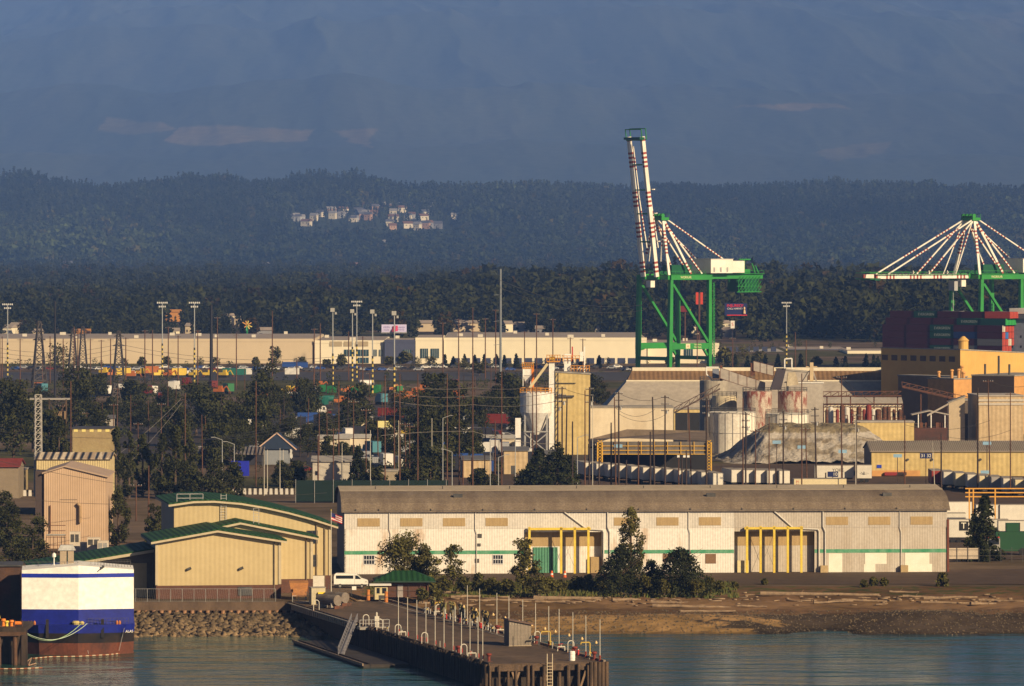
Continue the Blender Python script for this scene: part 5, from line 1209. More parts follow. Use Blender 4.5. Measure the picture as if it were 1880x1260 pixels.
cols = 'rwcwcgwcw'
for k in range(9):
    px = 1730+k*22; d = 1345-k*7
    trailer('%s trailer in the row before the tan shed, %s from the left' % ({'r':'dark red','k':'dark','g':'grey','c':'cream','w':'white'}[cols[k]], nth(k)), PX(px,d), d, R(90), 12, cols[k])
# lower right trailers
for i,(px,d,L,c,l,rz) in enumerate(((1737,1160,5.4,'w','large white trailer just right of the warehouse, upper row',10),(1792,1165,4.8,'w','white trailer behind the dark spruce, upper row',5),(1836,1165,6,'w','white trailer at the right edge behind the yellow gantry',5),(1738,1105,5.6,'w','white trailer with a black T emblem right of the warehouse',0),(1833,1100,12,'w','plain white trailer at the right edge below the yellow gantry',0),(1736,1130,4,'w','small white container trailer with a red end right of the warehouse',0))):
    t = trailer(l[:90], PX(px,d), d, R(rz), L if i not in (3,4) else 12, c, Ht=4.2 if i == 0 else 3.4)
    if i == 3: MB().box(2.4,-.03,2.4,4.2,-.01,4.2).build('emblem_panel', BLACK, t); txt(t, 'T', 1.7, (3.3,-.04,3.3), 0, PATCH, 'emblem_lettering')
t = thing('yellow_gantry','yellow steel gantry frame among the white trailers at the right edge','gantry',(PX(1772,1120),1120,0))
for z in (8.3,9.1,9.9): MB().bar((0,0,z),(14,0,z),.22).build('gantry_beam', flat('amber_paint',(.7,.35,.06)), t)
for x in (.8,1.6,5.9,12.8,13.6): MB().bar((x,0,0),(x,0,9.9),.25).build('gantry_post', flat('amber_paint',(.7,.35,.06)), t)
t = thing('yard_truck','grey heavy truck with a white cab behind the fence at lower right','truck',(PX(1812,1060),1060,0))
MB().box(0,0,.6,2.4,5,1.4).build('chassis', BLACK, t); MB().box(0,-.5,1.0,2.4,1.6,3.4).build('cab', flat('truck_grey',(.35,.34,.33)), t); MB().box(.2,-.55,2.2,2.2,-.51,3.1).build('windscreen', GLASS, t); MB().box(.1,-.6,3.42,2.3,1,3.6).build('roof_light', RED, t)
for x in (.1,2.0): MB().tube((x,-.3,.5),(x+.3,-.3,.5),.5,n=10).build('wheel', BLACK, t)
t = thing('green_loader','tall dark green machine frame with small lamps beside the grey truck','machine',(PX(1828,1062),1062,0))
MB().box(0,0,.8,6,3,4.4).build('machine_body', flat('machine_green',(.015,.07,.03)), t); MB().box(2,.1,4.42,4.4,2.4,6).build('machine_tower', flat('machine_green',(.015,.07,.03)), t)
for x in (.5,5): MB().tube((x,-.2,.7),(x,.3,.7),.7,n=12).build('wheel', BLACK, t)
t = thing('yard_fence','low pale fence panels right of the warehouse behind the trailer yard','fence',(PX(1737,1040),1040,0))
MB().box(0,0,.6,6,.1,2.6).build('fence_panel', mat('pale_panel',(.5,.42,.33)), t)
for k in range(8): MB().bar((k*2,-.1,0),(k*2,-.1,2.8),.08).build('fence_post', STEEL, t)
MB().bar((0,-.1,1.2),(14,-.1,1.2),.04).bar((0,-.1,2.3),(14,-.1,2.3),.04).build('fence_rail', STEEL, t)
# ---------------- batch plant: silos, hoppers, conveyors ----------------
def rail_ring(mb, x0,y0,x1,y1,z,h=1.1,n=5,w=.1):
    for zz in (z+h*.5,z+h):
        mb.bar((x0,y0,zz),(x1,y0,zz),w).bar((x1,y0,zz),(x1,y1,zz),w).bar((x0,y0,zz),(x0,y1,zz),w)
    for k in range(n+1): mb.bar((x0+(x1-x0)*k/n,y0,z),(x0+(x1-x0)*k/n,y0,z+h),w)
    return mb
ORR = flat('orange_rail',(.62,.27,.03))
def mk_hopper_tower():
    d = 1545; q = S(d)
    t = cbox('batch_tower','tall yellow corrugated batch tower with orange railings on its roof','tower',1020,d,9,9.4,PZ(684,d),R(2),YCORR,zr=PZ(688,d))
    zt = PZ(684,d)
    rail_ring(MB(),4.2,0,9.2,6,zt+.3,1.5,6,.16).build('roof_railing', ORR, t)
    MB().box(2.4,1,zt+.3,4.2,3,zt+5).build('roof_duct', WHITE, t); rail_ring(MB(),2,0,6.5,4,zt+3,1.5,4,.16).build('roof_railing', ORR, t)
    MB().box(6.6,1,zt+3,7.6,2,zt+5.6).build('dust_filter', WHITE, t); MB().bar((7.9,1,zt),(7.9,1,zt+7),.3).build('roof_mast', WHITE, t); MB().bar((4.6,1,zt+3),(4.6,1,zt+7),.35).build('roof_pipe', RED, t)
    MB().box(.1,-.5,PZ(704,d),5.5,-.02,PZ(703,d)).build('canopy_strip', STEEL, t); MB().box(.4,-.8,PZ(729,d),5.0,-.02,PZ(726,d)).build('canopy_strip', STEEL, t)
    MB().box(-1.0,.2,0,-.05,5,zt-1).build('side_sheeting', flat('dim_white_sheet',(.2,.22,.26)), t)  # grey-blue puts the dimness of the shaded white face into colour
    t = thing('bucket_elevator','white bucket elevator shaft with an orange head platform left of the tower','elevator',(PX(1008,d),d,0))
    MB().box(0,0,1.5,1.5,2,PZ(665,d)).build('shaft', WHITE, t); MB().box(-.6,-.6,PZ(665,d),3,2.4,PZ(663,d)).build('head_platform', ORR, t); rail_ring(MB(),-.6,-.6,3,2.4,PZ(663,d),1.6,5,.18).build('platform_rail', ORR, t)
    MB().box(.3,.2,PZ(662,d),1.7,1.8,PZ(655,d)).build('head_drive', YEL, t); MB().bar((-.4,-.4,PZ(668,d)),(-5.2,-.4,PZ(712,d)),.7).build('feed_chute', flat('chute_cream',(.6,.5,.3)), t)
    m = MB()
    for k in range(12): m.bar((1.6,-.1,3+k*1.6),(2.4,-.1,4.6+k*1.6),.12)
    m.bar((1.6,-.1,1),(1.6,-.1,23),.14).bar((2.5,-.1,1),(2.5,-.1,23),.14).build('stair', STEEL, t)
    # storage silo on legs
    t = thing('cement_silo','big white cylindrical silo on steel legs with orange roof railing','silo',(PX(984,d-2),d-2,0)); r = 4.3; z0, z1 = PZ(757,d), PZ(721,d)
    MB().lathe([(1.0,z0-6),(r,z0),(r,z1),(r-.2,z1+.2)],n=28).build('silo_shell', mat('silo_white',(.74,.72,.68),(.6,.56,.5),sc_=.2,stretch=(1,1,.3)), t)
    for a in (40,140,220,320): MB().bar((r*.9*math.cos(R(a)),r*.9*math.sin(R(a)),0),(r*.9*math.cos(R(a)),r*.9*math.sin(R(a)),z0+.5),.5).build('leg', GALV, t)
    m = MB().bar((-3,-2.8,6),(3,-2.8,1),.3).bar((3,-2.8,6),(-3,-2.8,1),.3).bar((-3.3,-2.8,6.5),(3.3,-2.8,6.5),.35); m.build('leg_brace', GALV, t)
    m = MB()
    for k in range(20):
        a = 2*math.pi*k/20; b = 2*math.pi*(k+1)/20; m.bar((r*math.cos(a),r*math.sin(a),z1),(r*math.cos(a),r*math.sin(a),z1+1.3),.14)
        for h in (.65,1.3): m.bar((r*math.cos(a),r*math.sin(a),z1+h),(r*math.cos(b),r*math.sin(b),z1+h),.12)
    m.build('roof_railing', ORR, t)
    t = thing('small_silo','narrow white filter tower with an orange ladder cage above the big silo','silo',(PX(959,d+3),d+3,0))
    zb, ztp = PZ(713,d+3), PZ(673,d+3)
    MB().box(.2,0,zb+3.5,2.3,2,zb+5.8).build('filter_body', WHITE, t); MB().add([(.2,0,zb+3.4),(2.3,0,zb+3.4),(2.3,2,zb+3.4),(.2,2,zb+3.4),(.9,.8,zb+1.4),(1.5,.8,zb+1.4),(1.5,1.2,zb+1.4),(.9,1.2,zb+1.4)],[(0,1,2,3),(7,6,5,4),(0,1,5,4),(1,2,6,5),(2,3,7,6),(3,0,4,7)]).build('cone', WHITE, t)
    MB().box(2.5,0,zb-.4,3.2,1,ztp+.4).build('ladder_cage', ORG, t); rail_ring(MB(),0,-.2,3,2,ztp-.3,1.3,5,.18).build('platform_rail', ORR, t); MB().box(0,-.2,ztp-.6,3,2,ztp-.3).build('platform', ORR, t)
    for x in (.2,2.3): MB().bar((x,0,0),(x,0,ztp-.3),.2).build('leg', WHITE, t)
    t = thing('loading_column','white slender loading column with dark bands left of the big silo','column',(PX(946,1530),1530,0))
    for a,b in ((.5,4.8),(5.2,10.5)): MB().box(0,0,a,1.5,1.5,b).build('column_shell', WHITE, t)
    MB().box(-.2,-.2,4.8,1.7,1.7,5.2).build('band', STEEL, t); MB().bar((.7,.7,0),(.7,.7,.5),.8).build('foot', CONC, t)
mk_hopper_tower()
cbox('white_storage_block','plain cream rectangular storage block right of the yellow tower','building',1084,1560,12,22.7,PZ(749,1560),R(1),CREAM)
t = cbox('small_yellow_store','small yellow store behind the cream block with dark opening','building',1237,1720,8,12,PZ(752,1720),R(1),YCORR); MB().box(.5,-.1,.5,11,-.02,6).build('opening', BLACK, t)
# open barn with orange trusses
def mk_barn():
    d = 1420; q = S(d); z = lambda y: PZ(y,d)
    t = thing('open_barn','open barn with dark curved brown roof, orange lattice posts and orange rails','barn',(PX(1097,d),d,0)); W = (1306-1097)*q
    MB().add([(-2,0,z(822)),(0,0,z(813)),(3,0,z(806)),(8,0,z(805)),(W,0,z(810)),(W,30,z(815)+2.2),(8,30,z(812)+2.2),(-2,30,z(822)+1)],[(0,1,2,3,4,5,6,7)]).build('roof', mat('barn_roof',(.20,.15,.11),(.13,.1,.07),sc_=.2), t)
    MB().box(1,.2,z(834),W-.2,.5,z(811)).build('upper_curtain', mat('barn_sheet',(.16,.14,.12),(.10,.09,.08),sc_=.3,stretch=(1,1,.3)), t)
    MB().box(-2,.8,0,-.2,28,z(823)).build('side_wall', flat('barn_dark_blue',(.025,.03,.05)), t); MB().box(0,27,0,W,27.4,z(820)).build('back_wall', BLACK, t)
    m = flat('amber_lattice',(.72,.42,.06))
    for y in (834,827,819): MB().bar((1,0,z(y)),(W,0,z(y)),.16).build('orange_rail', m, t)
    for k in range(9): MB().bar((1+k*3.3,-.1,z(834)),(1+k*3.3,-.1,z(811)),.15).build('rail_post', m, t)
    for x in (0,W-1.2):
        l = MB().bar((x,-.2,0 if x else z(865)),(x,-.2,z(812)),.25).bar((x+1.2,-.2,0 if x else z(865)),(x+1.2,-.2,z(812)),.25); k = 0; zz = z(863)
        while zz < z(813): l.bar((x,-.2,zz),(x+1.2,-.2,zz+.7),.13).bar((x+1.2,-.2,zz),(x,-.2,zz+.7),.13); zz += .75
        l.build('lattice_post', m, t)
    for x in (26.5,28.5,29.8): MB().box(x*.75,-.5,z(840),x*.75+.6,0,z(836)).build('hanging_lamp', WHITE, t)
mk_barn()
# spoil mound
def mk_mound():
    xs = np.linspace(-19, 33, 150); ys = np.linspace(-36, 40, 90); Y, X = np.meshgrid(ys, xs, indexing='ij'); d0 = 1520
    top = PZ(781,d0)
    ss = lambda v: v*v*(3-2*v)
    wob = 5*(fbm((X+60)/9,(Y+60)/14,3,25)-.5); prof = ss(np.clip((X+20+wob)/19, 0, 1))*ss(np.clip((32-X+wob)/15, 0, 1)); pr = ss(np.clip(1.25-np.abs(Y+wob)/33, 0, 1))
    Z = np.minimum(top*1.02, (top*1.12)*prof*pr); Z = Z*(1+.22*(fbm((X+60)/6,(Y+60)/6,4,5)-.5)) + 1.3*(fbm((X+60)/2.2,(Y+60)/4,5,6,.62)-.5)*(Z>.2)
    Z -= (np.abs(np.sin(X*.9+fbm(X/5+20,Y/9+20,3,8)*6))**6)*.15*np.clip(Z/5,0,1)
    n = fbm((X+70)/4,(Y+50)/3,4,15)
    c = np.ones(X.shape+(3,)); c[Z > top*.86] = (.55,.5,.36); c[(n>.56)&(Z<top*.7)] *= np.array([.62,.58,.5])
    o = link('spoil_mound', grid_mesh('spoil_mound', X, Y, Z, mat('mound_soil',(.42,.38,.33),(.29,.24,.18),sc_=.16,lo=.45,hi=.68,attr='tint',bump=.6,bsc=1.2,rough=1), c)); o.location = (PX(1440,d0),d0,-.1)
    tag(o,'great pale grey and white spoil mound with a flat scrubby top','mound')
    X2, Y2 = np.meshgrid(np.linspace(0,14,40), np.linspace(-4,5,20)); 
    Z2 = 1.6*np.clip(1-(Y2/4.5)**2,0,1)*np.clip(X2/1.5,0,1)*np.clip((14-X2)/1.5,0,1)*(.5+fbm(X2/2+3,Y2/2+9,3,7))
    o = link('white_heap', grid_mesh('white_heap', X2, Y2, Z2+7.5-.2, mat('white_powder',(.72,.66,.56),(.55,.48,.4),sc_=.5))); 
    o.location = (PX(1243,1600),1600,PZ(806,1600)-7.5); tag(o,'low heap of white powder left of the spoil mound','heap')
mk_mound()
def silo(label, px, d, r, zt, z0, m, rail=True, ribs=0, name='storage_silo', cone=0):
    t = thing(name, label, 'silo', (PX(px,d),d,0))
    MB().lathe([(r,z0),(r,zt),(r-.3,zt+.15)]+([(.4,zt+cone)] if cone else []),n=32).build('silo_shell', m, t)
    if rail:
        k_ = MB(); n = 18
        for k in range(n):
            a = 2*math.pi*k/n; b = 2*math.pi*(k+1)/n; k_.bar((r*math.cos(a),r*math.sin(a),zt),(r*math.cos(a),r*math.sin(a),zt+1.1),.09)
            for h in (.55,1.1): k_.bar((r*math.cos(a),r*math.sin(a),zt+h),(r*math.cos(b),r*math.sin(b),zt+h),.08)
        k_.build('roof_railing', STEEL, t)
    if ribs:
        k_ = MB()
        for k in range(ribs): a = 2*math.pi*k/ribs; k_.bar(((r+.05)*math.cos(a),(r+.05)*math.sin(a),z0),((r+.05)*math.cos(a),(r+.05)*math.sin(a),zt),.12)
        for z in (z0+(zt-z0)*.5,zt-.05): 
            for k in range(24): a = 2*math.pi*k/24; b = 2*math.pi*(k+1)/24; k_.bar(((r+.06)*math.cos(a),(r+.06)*math.sin(a),z),((r+.06)*math.cos(b),(r+.06)*math.sin(b),z),.1)
        k_.build('shell_band', flat('shell_band',(.25,.23,.22)), t)
    return t
PEEL = mat('peeling_red_white', (.45,.38,.31), (.24,.08,.06), sc_=.7, lo=.47, hi=.58, var=.35, stretch=(1,1,.35))
CRS = mat('silo_cream', (.62,.54,.38), (.4,.33,.23), sc_=.2, stretch=(1,1,.25)); CGRY = mat('silo_concrete', (.38,.34,.28), (.27,.24,.2), sc_=.15, stretch=(1,1,.3))
silo('tall grey concrete silo under the left end of the conveyor bridge',1311,1622,4.1,PZ(699,1622),0,CGRY)
silo('shorter cream silo in front of the tall grey one',1330,1600,3.5,PZ(727,1600),0,CRS)
silo('left of two silos with peeling red and white paint',1390,1590,4.1,PZ(719,1590),0,PEEL)
silo('right of two silos with peeling red and white paint',1455,1592,4.1,PZ(719,1592),0,PEEL)
silo('wide low white panelled tank below the cream silo',1344,1560,6.5,PZ(757,1560),0,mat('tank_white',(.74,.70,.6),(.6,.55,.47),sc_=.2),ribs=20,name='water_tank')
silo('wide low white panelled tank right, above the scrubby mound top',1445,1562,5.9,PZ(760,1562),0,mat('tank_white',(.74,.70,.6)),ribs=18,name='water_tank')
t = cbox('screening_house','light grey block with a white roof edge beside the peeling silos','building',1448,1604,8,9.7,PZ(704,1604),R(2),GREYW); MB().box(-.2,-.25,PZ(704,1604),9.9,-.02,PZ(702,1604)).build('roof_edge', WHITE, t)
t = cbox('upper_gallery','grey upper gallery box stepping over the screening house','building',1428,1612,5,8.5,PZ(679,1612),R(2),GREYW,zr=PZ(684,1612),z0=PZ(703,1612))
def beam_box(name, label, cat, a, b, w, h, m, truss=False, legs=()):
    a = Vector(a); b = Vector(b); t = thing(name, label, cat, a); v = b-a
    mb = MB(); mb.add([(0,-w/2,-h/2),(0,w/2,-h/2),(0,w/2,h/2),(0,-w/2,h/2)]+[(v.x,v.y+sy*w/2,v.z+sz*h/2) for sy,sz in ((-1,-1),(1,-1),(1,1),(-1,1))],[(0,1,2,3),(7,6,5,4),(0,1,5,4),(1,2,6,5),(2,3,7,6),(3,0,4,7)]); mb.build('casing' if not truss else 'belt', m, t)
    if not truss and w > 1:
        k_ = MB(); n = max(3,int(v.length/2.4))
        for k in range(n+1): p = v*(k/n); k_.box(p.x-.07,-w/2-.08+p.y,p.z-h/2-.1,p.x+.07,-w/2-.003+p.y,p.z+h/2+.1)
        k_.bar((0,-w/2,h/2+.1),(v.x,v.y-w/2,v.z+h/2+.1),.12).bar((0,-w/2,-h/2-.1),(v.x,v.y-w/2,v.z-h/2-.1),.14); k_.build('casing_rib', RUST, t)
    if truss:
        n = max(4,int(v.length/2.2)); k_ = MB(); up = Vector((0,0,1.4))
        for s_ in (-w/2,w/2):
            o = Vector((0,s_,0)); k_.bar(o+up,v+o+up,.16).bar(o,v+o,.16)
            for k in range(n): p = v*(k/n)+o; q_ = v*((k+1)/n)+o; k_.bar(p,q_+up,.1).bar(p,p+up,.1)
        k_.build('truss', m, t)
    for f in legs:
        p = v*f; MB().bar(p, (p.x,p.y,-a.z), .35).build('leg', m, t)
    return t
d = 1596
beam_box('conveyor_bridge','long grey enclosed conveyor sloping down right above the silos','conveyor',P3(1322,685,d),P3(1404,712,d),2.4,2.8,GREYW)
beam_box('conveyor_bridge','short grey enclosed conveyor at the top between two drive heads','conveyor',P3(1383,672,d+5),P3(1420,681,d+5),2.4,2.6,GREYW)
beam_box('belt_conveyor','open dark belt conveyor rising from the cream block to the silos','conveyor',P3(1238,758,d-12),P3(1322,714,d-12),1.4,.4,mat('conveyor_rust',(.14,.09,.07),(.07,.05,.04),sc_=.8),True,(.3,.75))
beam_box('belt_conveyor','long rusty horizontal conveyor bridge in front of the storage hall','conveyor',P3(1511,728,1700),P3(1655,727,1700),1.6,.4,RUST,True,(.05,.35,.65,.95))
beam_box('belt_conveyor','rusty red-brown conveyor descending to the right before the dark factory wall','conveyor',P3(1656,710,1690),P3(1795,742,1690),2.0,.6,RUST,True,(.25,.6))
t = thing('drive_house','white hooped conveyor drive head on the tall grey silo','drive house',P3(1303,693,1600))
MB().path([(0,0,0),(-.9,0,.8),(-1,0,2.8),(3.2,0,2.8),(3.2,0,-.8),(.6,0,-.8),(0,0,0)],.22).build('hoop_frame', WHITE, t); MB().box(.8,-.6,-.3,2.6,1,2.4).build('drive_housing', flat('drive_blue_grey',(.2,.22,.28)), t); MB().box(2.9,-.5,-1,3.6,.8,3.4).build('rusty_plate', RUST, t)
t = thing('drive_house','dark drive head between the two peeling silos','drive house',P3(1414,716,1590))
MB().add([(0,0,0),(3,0,0),(3,3,0),(0,3,0),(2,0,6),(4.5,0,6),(4.5,3,6),(2,3,6)],[(0,3,2,1),(4,5,6,7),(0,1,5,4),(1,2,6,5),(2,3,7,6),(3,0,4,7)]).build('drive_housing', flat('drive_dark',(.06,.05,.06)), t); MB().path([(4,-.5,6),(4,-.5,8.6),(6,-.5,8.8),(6,-.5,6)],.2).build('hoop_frame', WHITE, t)
MB().add([(4.6,-.3,1),(8,-.3,1.5),(8,2,1.5),(4.6,2,1),(5,-.3,4.8),(7,-.3,5),(7,2,5),(5,2,4.8)],[(0,3,2,1),(4,5,6,7),(0,1,5,4),(1,2,6,5),(2,3,7,6),(3,0,4,7)]).build('transfer_chute', CRS, t)
t = thing('drive_house','rusty wheel drive frame at the top of the silo group','drive house',P3(1378,690,1600)); MB().box(0,0,0,1.2,1.5,3.6).build('drive_housing', RUST, t); MB().lathe([(1.1,0),(1.1,.2)],(0,0,-.5),14).build('drive_wheel', STEEL, t)
t = thing('guyed_mast','tan mast with four outrigger tubes standing on the screening house','mast',(PX(1490,1612),1612,PZ(702,1612)))
MB().box(-.5,-.5,0,.5,.5,5.6).build('mast_body', flat('mast_tan',(.55,.42,.25)), t)
for a in ((-4,0,-2.5),(4,-1,-7)): MB().bar((0,0,4),a,.35).build('outrigger', GREYW, t)
MB().bar((-1.6,0,4.4),(1.6,0,4.4),.25).build('cross_arm', flat('mast_tan',(.55,.42,.25)), t)
gshed('low_white_store','long low white building behind the pipework right of the silos','building',1513,1655,1720,PZ(740,1720),PZ(730,1730),10,CREAM,GREYW)
cbox('yellow_wall_store','long yellow corrugated wall store above the dirt mound right side','building',1574,1545,10,15.4,PZ(776,1545),R(0),YCORR,mroof=GREYW)
# red pipework and plant clutter
rng = random.Random(12)
for i in range(15):
    px = 1518+i*9.5+rng.uniform(-2,2); d = 1575+rng.uniform(-8,8); h = PZ(rng.choice((746,750,754)),d); c = rng.choice((RUST,RUST,RUST,flat('pipe_white',(.6,.57,.52)),flat('dark_red_tank',(.22,.04,.03))))
    t = thing('process_vessel','%s process vessel in the pipework right of the silos, %s from the left' % ({'rusty_steel':'rusty','red_paint':'red','pipe_white':'white','dark_red_tank':'dark red'}[c.name], nth(i)),'vessel',(PX(px,d),d,0),0,'process vessels in the pipework')
    r = rng.uniform(.4,.9); MB().lathe([(r,0),(r,h),(r*.5,h+.4)],n=12).build('vessel_shell', c, t); MB().path([(r,0,h*.8),(r+.8,0,h*.8),(r+.8,0,h*.2)],.12).build('pipe', RUST, t)
t = thing('pipe_gantry','rusty pipe gantry crossing the plant above the vessels','pipe gantry',(PX(1512,1580),1580,0))
m = MB()
for k in range(12): m.bar((k*2,0,0),(k*2,0,PZ(742,1580)),.18)
for z in (PZ(742,1580),PZ(748,1580),PZ(756,1580)): m.bar((0,0,z),(22,0,z),.2)
for k in range(11): m.bar((k*2,0,PZ(748,1580)),(k*2+2,0,PZ(742,1580)),.1)
m.build('gantry_frame', RUST, t)
for z in (.5,1.0): MB().tube((0,.4,PZ(750,1580)+z),(22,.4,PZ(750,1580)+z),.12).build('pipe', GALV, t)
t = thing('open_canopy','open canopy shed with white posts over dark machinery','canopy',(PX(1676,1560),1560,0)); z0 = PZ(779,1560); z1 = PZ(761,1560)
MB().box(0,0,0,9.5,6,z0-1.0).build('plinth', mat('dark_rusty_base',(.05,.03,.025),(.1,.04,.03),sc_=.4), t)
for x in (1.5,5,8.8): MB().bar((x,0,z0-1),(x,0,z1),.25).build('post', WHITE, t)
MB().sheet([(-.3,z1),(4.5,z1+1.1),(10,z1)], -.4, 6, .25).build('roof', GREYW, t)
for x in (2,3.4,6.4,7.4): MB().box(x,1,z0-1,x+.8,2,z0+.4).build('machine', RUST, t)
t = cbox('tan_hopper_house','tall tan hopper house with a sloping roof between canopy and ribbed hall','building',1742,1565,6,4.4,PZ(741,1565),R(0),flat('hopper_tan',(.5,.4,.27)),zr=PZ(729,1565))
cbox('dark_plant_block','dark plant block behind the tan hopper house','building',1768,1590,12,5,PZ(736,1590),R(10),flat('plant_dark',(.10,.075,.06)))
beam_box('loading_spout','thin pale loading spout rising over the open canopy','conveyor',P3(1702,763,1550),P3(1741,742,1550),.5,.5,GREYW)
# ---------------- left middle: tan building, tower and its surroundings ----------------
def mk_tan():
    d = 1085; q = S(d); t = thing('tan_gabled_building','tall pinkish tan corrugated building with a shallow gable facing the water','building',(PX(81,d),d,0),R(1.0)); W = 114*q; ze, zp, zr = PZ(869,d), PZ(858,d), PZ(876,d)
    w = MB().ext([(0,0),(W,0),(W,zr),(W*.33,zp),(0,ze)], 0, 24, 'y').build('wall', mat('pink_tan_sheet',(.52,.37,.25),(.46,.32,.21),sc_=.1,wave=('x',.42),wamp=.3,var=.04), t)
    MB().sheet([(-.4,ze+.1),(W*.33,zp+.3),(W+.4,zr+.15)], -.4, 24.4, .25).build('roof', flat('roof_pink',(.45,.33,.24)), t)
    MB().tube((6.9,-.5,5),(6.9,-.5,8.2),.3).tube((6.9,-.5,8.2),(6.4,-.5,8.7),.3).build('exhaust_pipe', flat('pipe_tan',(.4,.27,.15)), t); MB().tube((1.2,-.3,3),(1.2,-.3,8.3),.1).build('conduit', RUST, t)
    MB().box(-1.7,.5,0,-.05,6,PZ(865,d)).build('side_shaft', flat('shaft_dark',(.07,.05,.045)), t)
    for x in (3.5,): MB().box(3,-.05,PZ(918,d),6.3,-.01,PZ(917.3,d)).build('wall_seam', STEEL, t)
mk_tan()
for i,(px,py,w,h,l) in enumerate(((128,1000,1.9,2.4,'white and dark cooling unit, left of the group below the tan building'),(147,1014,2.2,1.9,'white cabinet pair front, below the tan building'),(160,1004,2.4,1.7,'white air unit in the middle below the tan building'),(179,1012,2.0,1.9,'right white cabinet below the tan building'))):
    d = 1068-i*3; t = thing('cooling_unit', l, 'air unit', (PX(px,d),d,PZ(py,d)), 0, 'white units below the tan building'); MB().box(0,0,-PZ(py,d)-0,w,1.6,h).build('unit_case', mat('unit_cream',(.62,.54,.44)), t); MB().box(.2,-.05,h*.2,w*.45,-.005,h*.8).box(w*.55,-.05,h*.2,w-.2,-.005,h*.8).build('unit_grille', GALV if i % 2 else STEEL, t)
t = thing('pipe_rack','rusty pipe rack at the foot of the tan building','pipe rack',(PX(85,1070),1070,0)); m = MB()
for k in range(6): m.bar((k*.7,0,0),(k*.7,0,PZ(985,1070)),.1)
for z in (1.5,3,4.2,5.2): m.bar((0,0,z),(3.6,0,z),.12)
m.build('rack_frame', RUST, t); MB().tube((0,.3,3.4),(3.6,.3,3.4),.15).build('pipe', GALV, t)
def lattice(name, label, px, pyt, pyb, d, w0, w1, m, n=12, arms=(), cat='lattice tower', group=None):
    z0 = max(0, PZ(pyb,d)); z1 = PZ(pyt,d); t = thing(name, label, cat, (PX(px,d),d,z0), R(12), group); h = z1-z0; k_ = MB(); wd = max(.1,w0*.05)
    for i in range(n):
        a = i/n; b = (i+1)/n; wa = (w0+(w1-w0)*a)/2; wb = (w0+(w1-w0)*b)/2
        c0 = [(-wa,-wa),(wa,-wa),(wa,wa),(-wa,wa)]; c1 = [(-wb,-wb),(wb,-wb),(wb,wb),(-wb,wb)]
        for j in range(4):
            k_.bar((*c0[j],a*h),(*c1[j],b*h),wd*1.6); jj = (j+1)%4
            k_.bar((*c0[j],a*h),(*c1[jj],b*h),wd); k_.bar((*c1[j],b*h),(*c1[jj],b*h),wd)
    k_.build('lattice_mast', m, t)
    for f, L in arms:
        MB().bar((-L/2,0,h*f),(L/2,0,h*f),wd*1.4).bar((-L/2,0,h*f),(0,0,h*f+L*.18),wd).bar((L/2,0,h*f),(0,0,h*f+L*.18),wd).build('cross_arm', m, t)
    return t
lattice('lattice_mast','pale steel lattice mast with square section left of the tan building',70,725,912,1230,1.5,1.3,flat('mast_grey',(.45,.42,.38)),16)
PYL = flat('pylon_steel',(.07,.06,.055))
for i,(px,a,b,w0,arms) in enumerate(((72,590,712,5.5,((.72,5),(.84,4),(.95,3))),(218,608,704,4.5,((.72,5),(.9,4))),(212,705,775,5.6,((.9,2),)),(152,600,690,4,((.85,4),)),(134,604,690,4,((.85,4),)))):
    d = DG(b); lattice('transmission_pylon','steel lattice pylon, %s from the left among those at left' % nth(sorted((72,218,212,152,134)).index(px)),px,a,b,d,w0,1.0,PYL,9,arms,'pylon','lattice pylons at the left')
gshed('beige_rib_shed','cream shed with a striped ribbed roof behind the tan building','shed',67,202,1215,PZ(843,1215),PZ(832,1222),14,mat('cream_rib',(.58,.47,.25),wave=('x',.5),wamp=.4),STRR,wins=((1.8,3.2,4.0,5.1),(9.2,10.5,4.0,5.0),(10.6,12.2,4.0,5.0)),mend=W_DARK)
t = cbox('lit_window_building','low tan block building with a row of square panels coloured bright yellow as if lit','building',133,1440,12,9.8,PZ(788,1440),R(0),mat('tan_block',(.36,.28,.14),(.3,.22,.11),sc_=.3),mroof=flat('dark_roof',(.06,.055,.06)))
for k in range(5): MB().box(.35+k*2.0,-.06,PZ(793,1440),1.35+k*2.0,-.01,PZ(786,1440)-.2).build('lit_look_panel', flat('lit_look_yellow',(.85,.7,.25)), t)  # bright yellow colour stands for lit windows; nothing glows
t = thing('roofed_platform','raised open platform with a flat pale roof and braced wooden posts','platform',(PX(48,1470),1470,0)); zt = PZ(733,1470)
MB().box(0,0,zt-.15,11.2,6,zt+.15).build('flat_roof', flat('roof_grey_pale',(.4,.37,.33)), t)
for x in (6,10.4): MB().bar((x,0,0),(x,0,zt),.3).build('post', TIMB, t)
MB().bar((6.2,0,zt-1),(8,0,zt-4),.2).bar((10.2,0,zt-1),(8.6,0,zt-4),.2).build('brace', TIMB, t); MB().box(6.2,1,zt-5.2,10.2,4,zt-3.2).build('deck_box', mat('deck_box_brown',(.3,.2,.11)), t)
gshed('red_roof_shed','low shed with a faded red roof at the left edge','shed',-30,34,1290,PZ(857,1290),PZ(842,1300),14,flat('wall_brown',(.25,.2,.14)),mat('faded_red_roof',(.22,.04,.03),(.16,.03,.025),sc_=.3))
cbox('block_yard_building','plain tan block building at the left edge below the red roof','building',-20,1330,8,8.4,PZ(863,1330),R(0),mat('tan_block',(.36,.28,.14)))
